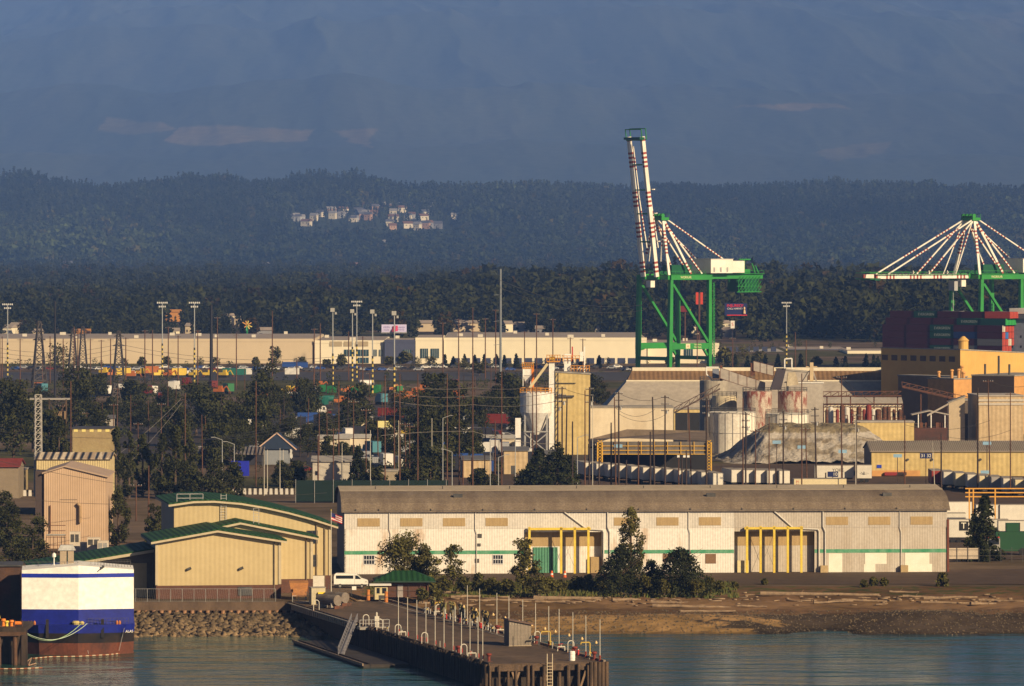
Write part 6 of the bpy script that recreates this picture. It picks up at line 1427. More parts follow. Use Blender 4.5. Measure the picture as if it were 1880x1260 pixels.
def barrels(label, px0, px1, py, n, grp):
    d = DG(py); L = (px1-px0)*S(d); base = None
    for k in range(n):
        x = PX(px0,d)+L*k/n
        if base is None:
            base = thing('jersey_barrier', '', 'barrier', (x,d,0), 0, grp); MB().ext([(0,0),(.95*L/n*.62,0),(.95*L/n*.56,1.35),(.05,1.35)],0,.5,'y').build('barrier_block', flat('barrier_white',(.6,.57,.52)), base); MB().box(.05,.1,1.36,L/n*.5,.4,1.42).build('barrier_cap', flat('barrier_cap_brown',(.2,.16,.14)), base); o = base
        else: o = copy_tree(base, loc=(x,d,0))
        o['label'] = 'white barrier block %s, %s from its left end' % (label, nth(k))
barrels('in the row left of the warehouse roof', 427, 543, 908, 12, 'white barrier blocks left of the warehouse')
barrels('in the row at the left edge', 4, 62, 911, 6, 'white barrier blocks at the left edge')
t = thing('green_screen_fence','long fence covered in dark green windscreen behind the warehouse','fence',(PX(543,1270),1270,0)); MB().box(0,0,.3,34,.1,PZ(882,1270)).build('fence_screen', flat('screen_green',(.003,.017,.012)), t)
for k in range(9): MB().bar((k*4.2,-.1,0),(k*4.2,-.1,PZ(880,1270)),.1).build('fence_post', GALV, t)
# low canopy building with grey ribbed roof and truck cabs
t = thing('loading_canopy','long loading canopy with a grey ribbed roof left of the centre','canopy',(PX(360,1470),1470,0)); L = 124*S(1470); z0, z1 = PZ(833,1470), PZ(820,1480)
MB().sheet([(-.5,z0),(9,z1)], 0, L, .3, 'x').build('roof', mat('canopy_ribbed',(.17,.15,.14),(.10,.09,.09),sc_=.5,wave=('x',1.0),wamp=1.0), t); MB().box(0,8,0,L,8.3,z1-.5).build('back_wall', flat('canopy_dark',(.03,.03,.04)), t)
for x in (.2,6,12,L-.3): MB().bar((x,0,0),(x,0,z0),.25).build('post', STEEL, t)
t = thing('aframe_building','dark blue steep A-frame gable with pale bargeboards','building',(PX(507,1480),1480,0)); d = 1480; W = 58*S(d)
MB().ext([(-W/2-1,PZ(825,d)),(W/2+1,PZ(825,d)),(W*.02,PZ(796,d))],0,14,'y').build('gable_roof', flat('aframe_blue',(.02,.035,.07)), t); MB().box(-W/2+1,.5,0,W/2-1,13,PZ(826,d)).build('wall', flat('aframe_wall',(.25,.27,.3)), t)
MB().bar((W*.02,-.1,PZ(795,d)),(W/2+1.2,-.1,PZ(826,d)),.3).bar((W*.02,-.1,PZ(795,d)),(-W/2-1.2,-.1,PZ(826,d)),.3).build('bargeboard', flat('barge_pink',(.6,.42,.33)), t)
gshed('grey_white_shop','low white workshop with a grey flat roof behind the green fence','building',574,655,1340,PZ(847,1340),PZ(838,1345),9,flat('shop_grey_white',(.50,.46,.40)),flat('roof_pale_grey',(.33,.31,.29)),wins=((.6,1.4,3.2,4.2),(.9,1.9,.8,2.0)),mend=flat('shop_end_shade',(.05,.05,.07)))
cbox('low_flat_building','low pale flat-roofed building behind the green fence, right part','building',675,1345,8,7,PZ(866,1345),R(0),flat('pale_block',(.42,.39,.34)))
t = thing('blue_container_stack','bright royal blue tarpaulined container between dark trees','container',(PX(424,1400),1400,0)); MB().box(0,0,.5,4.4,2.5,PZ(847,1400)).build('container_body', mat('royal_blue',(.015,.025,.42)), t); MB().box(.1,-.04,.2,4.3,-.005,.5).build('base_rail', STEEL, t)
panel_sign('yellow_notice_board','pale yellow notice board standing among the yard trees',[],707.5,773,785,1560,4.2,flat('board_yellow',(.75,.68,.3)),tm=BLUE)
# ---------------- yards as thin sheets ----------------
def yard(name, pts, z, m): struct(MB().poly([(x,y,z) for x,y in pts]).build(name, m))
YA = mat('yard_asphalt', (.085,.052,.031), (.06,.038,.024), sc_=.05, stretch=(1,.3,1), var=.2, rough=.9)
yard('quay_apron', [(-26,975),(-12,972),(30,974),(110,974),(118,1022),(-29,1002)], .075, YA)
yard('yard_pavement', [(-20,1045),(160,1050),(170,1520),(-22,1440)], .085, YA)
yard('far_pavement', [(-120,1500),(60,1500),(80,1990),(-170,1990)], .095, mat('far_asphalt', (.055,.042,.032), (.04,.032,.027), sc_=.03))
yard('highway', [(-420,2330),(420,2330),(420,2470),(-420,2470)], .11, mat('far_road', (.06,.055,.055), (.05,.045,.042), sc_=.01, stretch=(.1,1,1)))
yard('port_quay', [(60,2150),(420,2150),(420,2330),(60,2330)], .11, mat('port_concrete', (.16,.12,.10), sc_=.02))
MB_ = MB().bar((104,985,.11),(92,999,.11),.12,.02); struct(MB_.build('yellow_line', flat('line_yellow',(.45,.28,.08))))
for i,(px,py,s_) in enumerate(((1013,1061,'left one of two'),(1037,1061,'right one of two'))):
    d = DG(py); t = thing('traffic_cone','orange traffic barrel with white band, %s in front of the green door' % s_,'traffic cone',(PX(px,d),d,.08),0,'traffic barrels'); c = MB().lathe([(.3,0),(.28,.1),(.17,1.1),(.1,1.15)],n=10).build('cone_body', flat('cone_orange',(.7,.12,.03)), t); MB().lathe([(.245,.45),(.225,.7)],n=10).build('white_band', WHITE, t)
# ---------------- poles ----------------
PC = {}
def pole(px, pyt, pyb, kind, grp, d=None, lean=0, r=None):
    PC.setdefault(grp, []).append((px, pyt, pyb, kind, d, lean, r))
def mk_poles():
    look = {'w':'bare brown wooden','x':'brown wooden cross-armed','d':'dark wooden','i':'dark insulator-laden wooden','l':'grey curved street-light','h':'tall grey floodlight','s':'striped-foot lamp-headed','m':'thin white','k':'thick black','g':'very tall grey steel'}
    nm = {'w':'utility_pole','x':'utility_pole','d':'utility_pole','i':'utility_pole','l':'street_lamp','h':'floodlight_mast','s':'lamp_mast','m':'thin_pole','k':'chimney_pole','g':'power_pole'}
    cm = {'w':BROWNPOLE,'x':BROWNPOLE,'d':DARKPOLE,'i':DARKPOLE,'l':GREYPOLE,'h':GREYPOLE,'s':GREYPOLE,'m':RAILW,'k':flat('pole_black',(.015,.014,.02)),'g':flat('steel_blue_grey',(.2,.22,.24))}
    SB = [flat('band_yellow',(.65,.5,.12)), flat('band_black',(.02,.02,.02))]
    for grp, L in PC.items():
        L.sort(key=lambda a: a[0])
        for i,(px,pyt,pyb,k,d,lean,r) in enumerate(L):
            d = d or DG(pyb); z1 = PZ(pyt,d); q = S(d); r = r or {'w':.17,'x':.16,'d':.2,'i':.22,'l':.12,'h':.28,'s':.28,'m':.09,'k':.75,'g':.5}[k]
            lab = '%s pole, %s from left, %s' % (look[k], nth(i), grp)
            t = thing(nm[k], lab, 'pole', (PX(px,d),d,0), 0, 'poles '+grp); lx = lean*q
            MB().tube((0,0,-.1),(-lx,0,z1),r,r*.68,8).build('pole_shaft', cm[k], t)
            rg = random.Random(int(px*7+pyt))
            if k in 'xi':
                for j in range(1 if k == 'x' else 3):
                    z = z1-.5-j*1.5; w = 1.2 if k == 'x' else .9
                    a = MB().bar((-lx-w,0,z),(-lx+w,0,z),.14).build('cross_arm', cm[k], t)
                    ib = MB()
                    for s_ in (-w*.9,-w*.45,w*.45,w*.9): ib.lathe([(.07,0),(.1,.12),(.05,.25)],(-lx+s_,0,z+.07),6)
                    ib.build('insulator', GALV, a)
                if k == 'i': MB().lathe([(.25,0),(.25,.7),(.1,.8)],(-lx+.45,0,z1-4.2),8).build('transformer', GALV, t)
            elif k == 'l':
                s_ = rg.choice((-1,1)); MB().path([(-lx,0,z1)]+[(-lx+s_*(1.9*math.sin(a)),0,z1+.7*math.sin(a)*(1 if a < 1.2 else 1)) for a in (.4,.8,1.2,1.57)],.07).build('lamp_arm', cm[k], t); MB().box(-lx+s_*2.2-.35,-.12,z1+.55,-lx+s_*2.2+.35,.12,z1+.72).build('lamp_head', GALV, t)
            elif k == 'h':
                a = MB().bar((-2.1,0,z1),(2.1,0,z1),.22).bar((-1.5,0,z1-1.6),(1.5,0,z1-1.6),.2).build('lamp_bar', GALV, t); fl = MB()
                for s_ in (-2,-1.2,-.4,.4,1.2,2): fl.box(s_-.25,-.3,z1-.35,s_+.25,0,z1+.35)
                for s_ in (-1.2,-.4,.4,1.2): fl.box(s_-.25,-.3,z1-1.95,s_+.25,0,z1-1.25)
                fl.build('floodlight', flat('flood_glass',(.6,.6,.58),.2), a)
            elif k == 's': MB().box(-.9,-.5,z1-.6,.7,.5,z1+.9).box(.8,-.3,z1-1.6,1.5,.3,z1-.7).build('lamp_head', flat('lamp_head_grey',(.4,.39,.36)), t)
            elif k == 'g':
                for f in (.42,.6,.8): MB().bar((-2.5,0,z1*f),(0,0,z1*f+.3),.14).build('cross_arm', cm[k], t)
            if k in 'sh' or k == 'H':
                m = MB(); n = 14
                for j in range(n): m.m = j % 2; m.tube((0,0,j*1.0),(0,0,j*1.0+1.0),r+.06,n=8)
                m.build('striped_sleeve', SB, t)
g1 = 'behind the right half of the warehouse'
for p in ((1024,721,'i'),(1032,710,'i'),(1038,729,'d',-3),(1051,774,'d'),(1060,804,'l'),(1074,717,'w'),(1082,711,'i'),(1122,776,'d'),(1131,729,'w',3),(1136,719,'i'),(1172,810,'w'),(1194,793,'d'),(1202,729,'d',4),(1221,726,'i'),(1246,840,'w'),(1252,838,'d'),(1260,827,'d'),(1270,748,'w',6),(1297,731,'i'),(1364,731,'w'),(1369,757,'i'),(1387,788,'x'),(1412,765,'w'),(1438,755,'i'),(1472,686,'w'),(1482,785,'x',3),(1499,748,'i',3),(1545,690,'x'),(1572,760,'i'),(1661,763,'w'),(1728,796,'d'),(1795,712,'d'),(1818,697,'x',4),(1855,720,'x'),(1424,860,'d'),(1516,868,'d'),(1150,845,'d'),(1100,840,'d')):
    pole(p[0],p[1],0,p[2],g1,d=1322-((p[0]*7)%40),lean=p[3] if len(p)>3 else 0,r=.22 if p[2] in 'di' else None)
pole(1717,812,0,'m',g1,d=1290,lean=5); pole(1088,728,0,'m',g1,d=1300); pole(1571,763,0,'m',g1,d=1296)
g2 = 'in the brown row across the middle'
for p in ((707,689,'w'),(724,712,'w'),(734,686,'w'),(767,686,'w'),(821,685,'w'),(843,714,'w'),(868,688,'w'),(921,682,'w'),(622,700,'w'),(586,756,'w'),(612,786,'x'),(649,735,'x'),(672,750,'x'),(752,780,'x'),(793,768,'m'),(813,768,'l'),(978,712,'w'),(985,708,'w'),(909,772,'w'),(946,800,'l'),(915,840,'l'),(830,830,'l'),(732,772,'m'),(680,790,'m'),(556,890,'m'),(485,826,'m'),(491,826,'m'),(514,823,'m'),(520,826,'m'),(584,800,'w'),(628,814,'m'),(900,806,'l'),(866,840,'d'),(880,850,'m'),(890,836,'d'),(850,838,'w'),(340,722,'w'),(430,816,'l'),(408,808,'l'),(562,855,'m'),(250,888,'x'),(273,855,'w'),(130,700,'w'),(470,700,'w')):
    hb = p[0] in (250,273); pole(p[0],p[1],0,p[2],g2,d=(1190 if hb else 1300+((p[0]*13)%60)))
g3 = 'before the far cream warehouse'
for px,t_ in ((0,622),(4,618),(37,622),(78,620),(92,618),(116,622),(136,600),(143,604),(166,622),(186,624),(203,622),(231,620),(266,606),(280,606),(309,600),(327,616),(363,606),(399,582),(434,613),(545,660),(577,603),(588,594),(640,608),(813,592),(842,585),(891,584),(963,608),(1015,585),(1047,620),(1070,622),(666,618),(500,571),(1280,600),(1345,620),(1460,610),(1480,625),(985,575),(868,565),(910,568)):
    pole(px,t_,0,'x' if (px*3)%4 else 'w',g3,d=2330-((px*11)%160),r=.26)
g4 = 'standing high over the yards'
for px,t_,b,k in ((14,559,690,'h'),(298,556,692,'h'),(357,556,702,'h'),(655,554,694,'h'),(1444,556,668,'h'),(611,570,716,'s'),(647,572,700,'s'),(684,573,722,'s'),(724,576,742,'s'),(388,560,704,'k'),(919,494,735,'g'),(101,553,735,'k')):
    pole(px,t_,b,k,g4,r=.45 if px == 101 else None)
_r = random.Random(321)
for q in range(48):
    a = 95+q*18+_r.uniform(-7,7); dd = _r.uniform(1380,2150); pole(a, HY+(H-_r.uniform(10,15))*F/dd, 0, _r.choice('wdwx'), 'deeper among the yard trees', d=dd, lean=_r.uniform(-2,2), r=.15)
mk_poles()
# ---------------- wires ----------------
WM = flat('wire_grey',(.30,.27,.24)); WD = flat('wire_dark',(.06,.055,.05))
def wires(label, spans, r, m, name='overhead_wire'):
    chains = []
    for sp in spans:
        if chains and chains[-1][-1][1] == sp[0]: chains[-1].append(sp)
        else: chains.append([sp])
    for i, ch in enumerate(chains): wires1(label+('' if len(chains) == 1 else ', %s strand' % nth(i)), ch, r, m, name)
def wires1(label, spans, r, m, name):
    mb = MB()
    for a, b, sag in spans:
        a, b = P3(*a), P3(*b); pts = []
        for i in range(11): t = i/10; p = a.lerp(b,t); p.z -= sag*4*t*(1-t); pts.append(p)
        mb.path(pts, r, 4)
    tag(mb.build(name, m), label, 'power line')
for k,(dy,l) in enumerate(((0,'upper'),(15,'middle'),(31,'lower'))):
    wires('%s of three pale wires sweeping up from the trees to the brown poles' % l, [((300,812-dy*.2,1400),(600,755+dy*.7,1330),1.6),((600,755+dy*.7,1330),(724,706+dy,1315),.8),((724,706+dy,1315),(868,712+dy,1310),.7),((868,712+dy,1310),(1024,704+dy*1.05,1300),.8)], .05, WM)
wires('long pale wire over the centre yard trees', [((700,800,1300),(868,792,1300),-.3),((868,792,1300),(1030,815,1300),.9)], .045, WM)
wires('high wires running from the tall grey steel pole to the left', [((919,515+k*13,2040),(600,572+k*12,2500),4) for k in range(3)]+[((919,515+k*14,2040),(1180,560+k*10,2400),4) for k in range(2)], .07, WD)
wires('sagging wires between the dark poles right of the cream block', [((1032,712,1300),(1136,722,1290),1.2),((1136,722,1290),(1221,728,1300),1.3),((1221,728,1300),(1297,733,1300),1.2),((1297,733,1300),(1369,759,1300),1.3),((1369,759,1300),(1438,757,1300),1.2),((1438,757,1300),(1499,750,1300),1.0),((1136,760,1290),(1221,762,1300),1.6),((1131,750,1290),(1202,752,1300),1.7)], .04, WD)
wires('thin dark wires crossing in front of the tan building', [((0,847,1060),(250,893,1075),.3),((0,912,1060),(250,926,1075),.4),((0,793,1300),(360,800,1300),1),((200,893,1190),(600,905,1200),1.3)], .035, WD)
wires('wires between the pylons across the far cream warehouse', [((0,640+8*k,2300),(218,632+8*k,2350),2.5) for k in range(3)]+[((218,632+8*k,2350),(620,655+6*k,2300),3.5) for k in range(2)], .06, WD)
wires('bundle of wires fanning down over the left poplars', [((330,735,1500),(180,860,1350),1),((335,738,1500),(215,870,1350),1),((340,735,1500),(430,850,1400),1),((345,733,1500),(470,840,1400),1)], .04, WM)
wires('wires spanning the right yard poles', [((1545,693,1300),(1661,765,1300),1.5),((1661,780,1300),(1818,772,1300),1.6),((1818,700,1300),(1900,705,1300),1),((1728,800,1300),(1855,790,1300),1.3),((1572,800,1300),(1728,800,1300),1.4)], .04, WD)
# ---------------- far cream warehouses ----------------
FC = mat('far_cream_panel', (.60,.49,.34), (.54,.44,.30), sc_=.03, stretch=(1,1,.2), var=.03); FC2 = mat('far_cream_bright', (.80,.72,.54), (.76,.68,.5), sc_=.03, var=.03)
FR = mat('far_flat_roof', (.36,.30,.25), (.3,.25,.21), sc_=.05)
def farwh(label, px0, px1, d, pyt, m, dep, panels=(), wins=(), dock=(), rz=0):
    t = thing('distribution_warehouse', label, 'warehouse', (PX(px0,d),d,0), R(rz)); L = (px1-px0)*S(d); h = PZ(pyt,d)
    MB().box(0,0,0,L,dep,h).build('wall', m, t); MB().box(.5,.5,h+.02,L-.5,dep-.5,h+.2).build('roof', FR, t)
    MB().box(-.1,-.15,h-.9,L+.1,-.02,h+.5).build('parapet', m, t)
    rg = random.Random(px0)
    for k in range(int(L/14)):
        x = 4+k*14+rg.uniform(-4,4); y = rg.uniform(8,dep-6); MB().cb(x,y,h+.9,rg.uniform(1.5,3),2,1.3).build('roof_unit', flat('roof_unit_cream',(.65,.6,.5)), t)
    for a,b,z0,z1 in panels: MB().box((a-px0)*S(d),-.2,z0,(b-px0)*S(d),-.16,z1).build('wall_panel', flat('far_panel',(.42,.34,.22)), t)
    for a,b,z0,z1 in wins:
        w = MB().box((a-px0)*S(d),-.3,z0,(b-px0)*S(d),-.16,z1).build('window', flat('far_window',(.03,.07,.09),.2), t); g = MB(); n = 4
        for k in range(1,n): x = (a-px0)*S(d)+(b-a)*S(d)*k/n; g.box(x-.1,-.36,z0,x+.1,-.31,z1)
        g.build('mullion', flat('far_mullion',(.35,.36,.33)), w)
    for a,b in dock: MB().box((a-px0)*S(d),-.2,0.1,(b-px0)*S(d),-.16,2.6).build('dock_door', flat('dock_blue_dark',(.04,.05,.10)), t)
    return t
farwh('very long tan windowless warehouse in the far left distance', -60, 575, 2636, 624, FC, 150, wins=(), panels=())
farwh('tan office end of the far warehouse with green-framed windows', 577, 705, 2635, 627, FC2, 120, panels=((605,628,8,10.3),(631,646,8,10.3),(652,676,8,10.3)), wins=((632,651,3.5,6.5),(657,677,3.5,6.5),(685,692,3.5,6.5),(696,702,3.5,6.5),(655,677,.3,2.8)))
farwh('dark slate entrance block in the far warehouse row', 706, 762, 2633, 626, flat('slate_blue_wall',(.07,.08,.14)), 60, wins=((740,755,2,6.5),))
farwh('cream office with large windows right of the slate block', 763, 813, 2634, 622, FC2, 90, wins=((772,786,2.6,7),(791,806,2.6,7)))
farwh('very long bright cream warehouse in the far centre distance', 815, 1187, 2635, 622, FC2, 160, dock=[(a,a+14) for a in range(830,1160,19)])
farwh('far cream warehouse seen through the crane legs', 1189, 1320, 2640, 632, FC2, 90, wins=((1256,1272,2.5,8),))
farwh('low grey and white warehouse right of the crane legs', 1322, 1440, 2900, 652, flat('far_pale_block',(.5,.46,.4)), 80, dock=[(a,a+10) for a in range(1335,1430,16)])
farwh('dark blue low warehouse in the distance right of the crane', 1442, 1560, 2950, 643, flat('far_blue_roof_block',(.08,.09,.14)), 80)
farwh('white stepped warehouse just left of the container ship', 1556, 1640, 2850, 646, FC2, 70)
# buildings in the wooded flat beyond
FB = [(5,22,598,612,3300,'c','cream block left edge'),(18,36,594,608,3400,'t','tan house block with dark window'),(303,335,570,578,3900,'o','long orange-roofed building'),(318,330,604,612,3300,'c','white square shed'),(412,431,577,588,3800,'c','cream two-storey block'),(430,444,582,592,3700,'t','tan stepped block'),(762,800,590,600,3500,'t','pale long building'),(826,882,590,600,3500,'t','pale long building with a tall frame'),(928,942,591,602,3300,'c','bright white cube'),(943,966,593,606,3400,'g','grey low roof'),(1085,1104,600,612,3300,'c','white gable-ended house'),(140,165,606,616,3200,'o','orange tan shed'),(1318,1350,590,598,3500,'c','white flat roof right of the crane'),(1322,1345,602,608,3300,'g','grey low store'),(1390,1430,569,577,3900,'g','long grey-blue roof'),(1270,1284,596,602,3400,'c','small white store between crane legs'),(470,500,603,610,3200,'g','grey shed'),(60,80,606,614,3200,'t','tan shed'),(340,352,595,610,3300,'t','tan tower block'),(983,1000,600,608,3300,'g','grey store')]
for i,(a,b,t_,bt,d,c,l) in enumerate(FB):
    m = {'c':FC2,'t':FC,'o':flat('far_orange',(.55,.25,.06)),'g':flat('far_grey',(.26,.26,.28))}[c]; w = (b-a)*S(d); h = PZ(t_,d)
    t = thing('distant_building', '%s among the distant trees, %s from the left' % (l, nth(sorted(x[0] for x in FB).index(a))), 'building', (PX(a,d),d,0), R((i*37)%30-15), 'buildings in the distant woods')
    MB().box(0,0,0,w,10,h-1.2).build('wall', m, t); MB().ext([(-.5,h-1.2),(5,h+.6),(10.5,h-1.2)],-.4,w+.4,'x').build('roof', FR if c != 'o' else m, t)
    MB().box(w*.2,-.1,h*.4,w*.4,-.02,h*.4+1.4).build('window', BLACK, t)
# flower-like sign, billboards
t = thing('leaf_shaped_sign','big orange, yellow and green petal-shaped sign on a pole over the woods','sign',(PX(454,3100),3100,0)); d = 3100
MB().bar((0,0,0),(0,0,PZ(604,d)),.8).build('sign_post', GREEN, t)
m = MB(); zc = PZ(597,d)
for a,L,c in ((30,2.6,0),(75,2.4,1),(110,2.4,0),(150,3,0),(-20,2.8,1),(-60,2.4,1),(-100,3,2),(-140,2,0)):
    m.m = c; m.bar((0,0,zc),(L*math.cos(R(a)),0,zc+L*math.sin(R(a))),1.5,.5)
m.build('petal', [flat('petal_orange',(.7,.35,.08)), flat('petal_yellow',(.72,.58,.12)), flat('petal_green',(.1,.45,.2))], t)
d = 3000; t = panel_sign('billboard','violet-white electronic billboard with dark pink figures above the far warehouse',[('OPEN',-4,.5,1.3),('NOW',-4,-.9,1.1),('SUMMER',3.6,.4,1.1),('EVENTS',3.6,-.8,1.0)],723.5,596,610,d,13.2,flat('screen_violet',(.62,.58,.85)),tm=flat('ink_violet',(.12,.06,.3)))
MB().lathe([(1.2,0),(1.1,1),(.4,2),(.5,2.8),(.1,3.1)],(-.4,-.3,PZ(609.5,d)),10).build('figure_shape', flat('dark_pink',(.35,.05,.1)), t); MB().box(.8,-.3,PZ(608,d),2.0,-.12,PZ(598,d)).build('pink_panel', flat('hot_pink',(.75,.08,.18)), t)
MB().box(-6.8,-.1,PZ(612,d),6.8,.1,PZ(610.3,d)).build('catwalk', GALV, t)
d = 2850; t = panel_sign('billboard','dark billboard reading INJURED? in red letters right of the crane',[],1351,557,579,d,11.2,NAVYS)
txt(t,'INJURED?',2.0,(-.4,-.12,PZ(561.5,d)),0,flat('bright_red',(.8,.03,.03)),'sign_lettering'); txt(t,'CALL HARVEY',1.25,(-.4,-.12,PZ(567,d)),0,WHITE,'sign_lettering')
MB().lathe([(.7,0),(.5,1.6),(.25,1.8),(.5,2.2),(.45,3.1),(.1,3.4)],(4.2,-.5,PZ(576,d)),10).build('portrait_shape', flat('portrait_tan',(.7,.5,.3)), t); MB().box(-4.5,-.12,PZ(579.5,d),5.6,.1,PZ(578.2,d)).build('red_strip', flat('bright_red',(.8,.03,.03)), t)
d = 2750; t = thing('tall_red_sign','tall twin red panel sign on a pole seen between the crane legs','sign',(PX(1284,d),d,0)); MB().bar((0,0,0),(0,0,PZ(538,d)),.8).build('sign_post', BROWNPOLE, t)
MB().box(-1.7,-.3,PZ(559,d),-.5,0,PZ(537,d)).build('red_panel', flat('sign_red',(.6,.06,.03)), t); MB().box(.5,-.3,PZ(559,d),1.7,0,PZ(537,d)).build('red_panel', flat('sign_red',(.6,.06,.03)), t)
d = 2700; t = thing('dark_red_sign','dark red box sign with an orange end between the crane legs','sign',(PX(1258,d),d,0)); MB().bar((0,0,0),(0,0,PZ(574,d)),.6).build('sign_post', BROWNPOLE, t); MB().box(-2.6,-.3,PZ(573,d),1.4,.5,PZ(562,d)).build('sign_box', flat('sign_dark_red',(.16,.015,.015)), t); MB().box(1.41,-.3,PZ(574,d),2.6,.3,PZ(568,d)).build('orange_end', ORG, t)
d = 2700; t = panel_sign('logo_sign','small white sign with a red mark on a pole right of the crane',[('S',0,0,2.2)],1345,589,603,d,1.9,flat('sign_white',(.75,.72,.65)),tm=RED)
# ---------------- trees across the yards ----------------
def rank_group(kind, lst, fmt, grp, **kw):
    xs = sorted(l[0]+l[1]*1e-3 for l in lst)
    for i,l in enumerate(lst):
        px, b, tp, w = l[:4]; treepx(kind, fmt % nth(xs.index(px+b*1e-3)), px, b, tp, w, 20+i%4, group=grp, **kw)
rank_group('slim', [(213,918,783,34),(237,915,788,36),(262,912,796,34),(297,915,795,44),(322,915,782,46),(348,912,800,40),(217,1003,900,42),(108,905,762,52),(100,840,750,30),(335,880,770,40)], 'dark poplar, %s from the left of those behind the tan and beige buildings', 'dark poplars at the left', dark=True, n=3600)
rank_group('bushy', [(398,918,848,64),(355,918,862,50),(20,1036,938,60),(60,1034,945,66),(12,980,905,50),(545,893,848,34),(605,893,815,44),(648,893,838,40),(670,893,846,44),(690,900,860,40),(760,905,835,52),(790,902,822,58),(962,905,866,44),(430,915,850,40),(285,1000,925,40),(740,900,862,40),(520,898,850,38),(880,900,862,38),(905,898,870,30),(308,900,840,60)], 'round dark bush-like tree, %s from the left of those near the front buildings', 'bushy trees near the front', dark=True, n=3000)
rank_group('spruce', [(990,925,822,70),(1022,925,812,74),(1046,915,838,46),(975,915,850,50),(1808,1030,908,62),(1792,1030,935,50),(658,900,820,40),(778,890,772,60)], 'dark green conifer, %s from the left of those around the long warehouse', 'conifers around the warehouse', leaf=.32, n=4200)
rank_group('broad', [(25,860,700,84),(138,800,676,84),(92,860,752,60),(60,830,720,60),(172,840,740,60),(360,800,706,90),(325,820,745,70),(415,830,740,80),(487,800,672,68),(470,820,730,60),(557,770,696,50),(658,790,703,56),(640,800,740,50),(735,775,720,50),(800,790,684,70),(830,800,700,64),(775,830,720,70),(805,880,760,80),(845,860,770,60),(760,860,780,50),(930,770,690,64),(905,780,720,56),(875,800,730,50),(1092,752,688,36),(1108,756,706,30),(440,850,770,60),(395,860,780,60),(250,790,735,60),(200,780,740,50),(565,840,780,46),(600,860,800,40),(720,850,770,40),(690,830,775,40),(950,810,745,40),(20,770,715,50),(505,850,785,44),(180,735,690,40),(530,760,715,40),(870,850,790,44)]+[(360+i*29+(i*37)%17, 752+(i*53)%120, 752+(i*53)%120-(46+(i*31)%34), 40+(i*23)%28) for i in range(10)]+[(10+i*33, 745+(i*41)%70, 745+(i*41)%70-(44+(i*29)%28), 40+(i*17)%24) for i in range(10)], 'tall dark leafy tree, %s from the left of those across the middle yards', 'leafy trees across the yards', leaf=.40, n=3800, dark=True)
rank_group('broad', [(107,682,634,50),(505,676,637,26),(470,672,656,14),(555,672,656,16),(140,672,655,16),(228,673,658,16),(260,673,656,16),(305,673,656,18),(368,673,657,16),(396,673,656,18),(715,672,655,20),(745,668,646,28),(765,672,656,22),(790,672,655,24),(600,672,660,18),(627,676,652,20),(850,682,660,30),(880,690,665,36),(1230,670,655,20),(1330,668,640,30),(1365,665,636,34),(1395,668,645,28),(1500,672,655,20)], 'small tree, %s from the left of the row before the far warehouses', 'small trees before the far warehouses', leaf=.5, n=600)
rank_group('spruce', [(a,674,650+(a*7)%6,11) for a in (817,832,853,872,889,912,926,948,1068,1100,1335,1350,1372,1383,1405,1428,1470,1535,1552,1590,1604,1612)], 'little columnar conifer, %s from the left of the row beside the cream warehouse', 'little columnar conifers', leaf=.45, n=500)
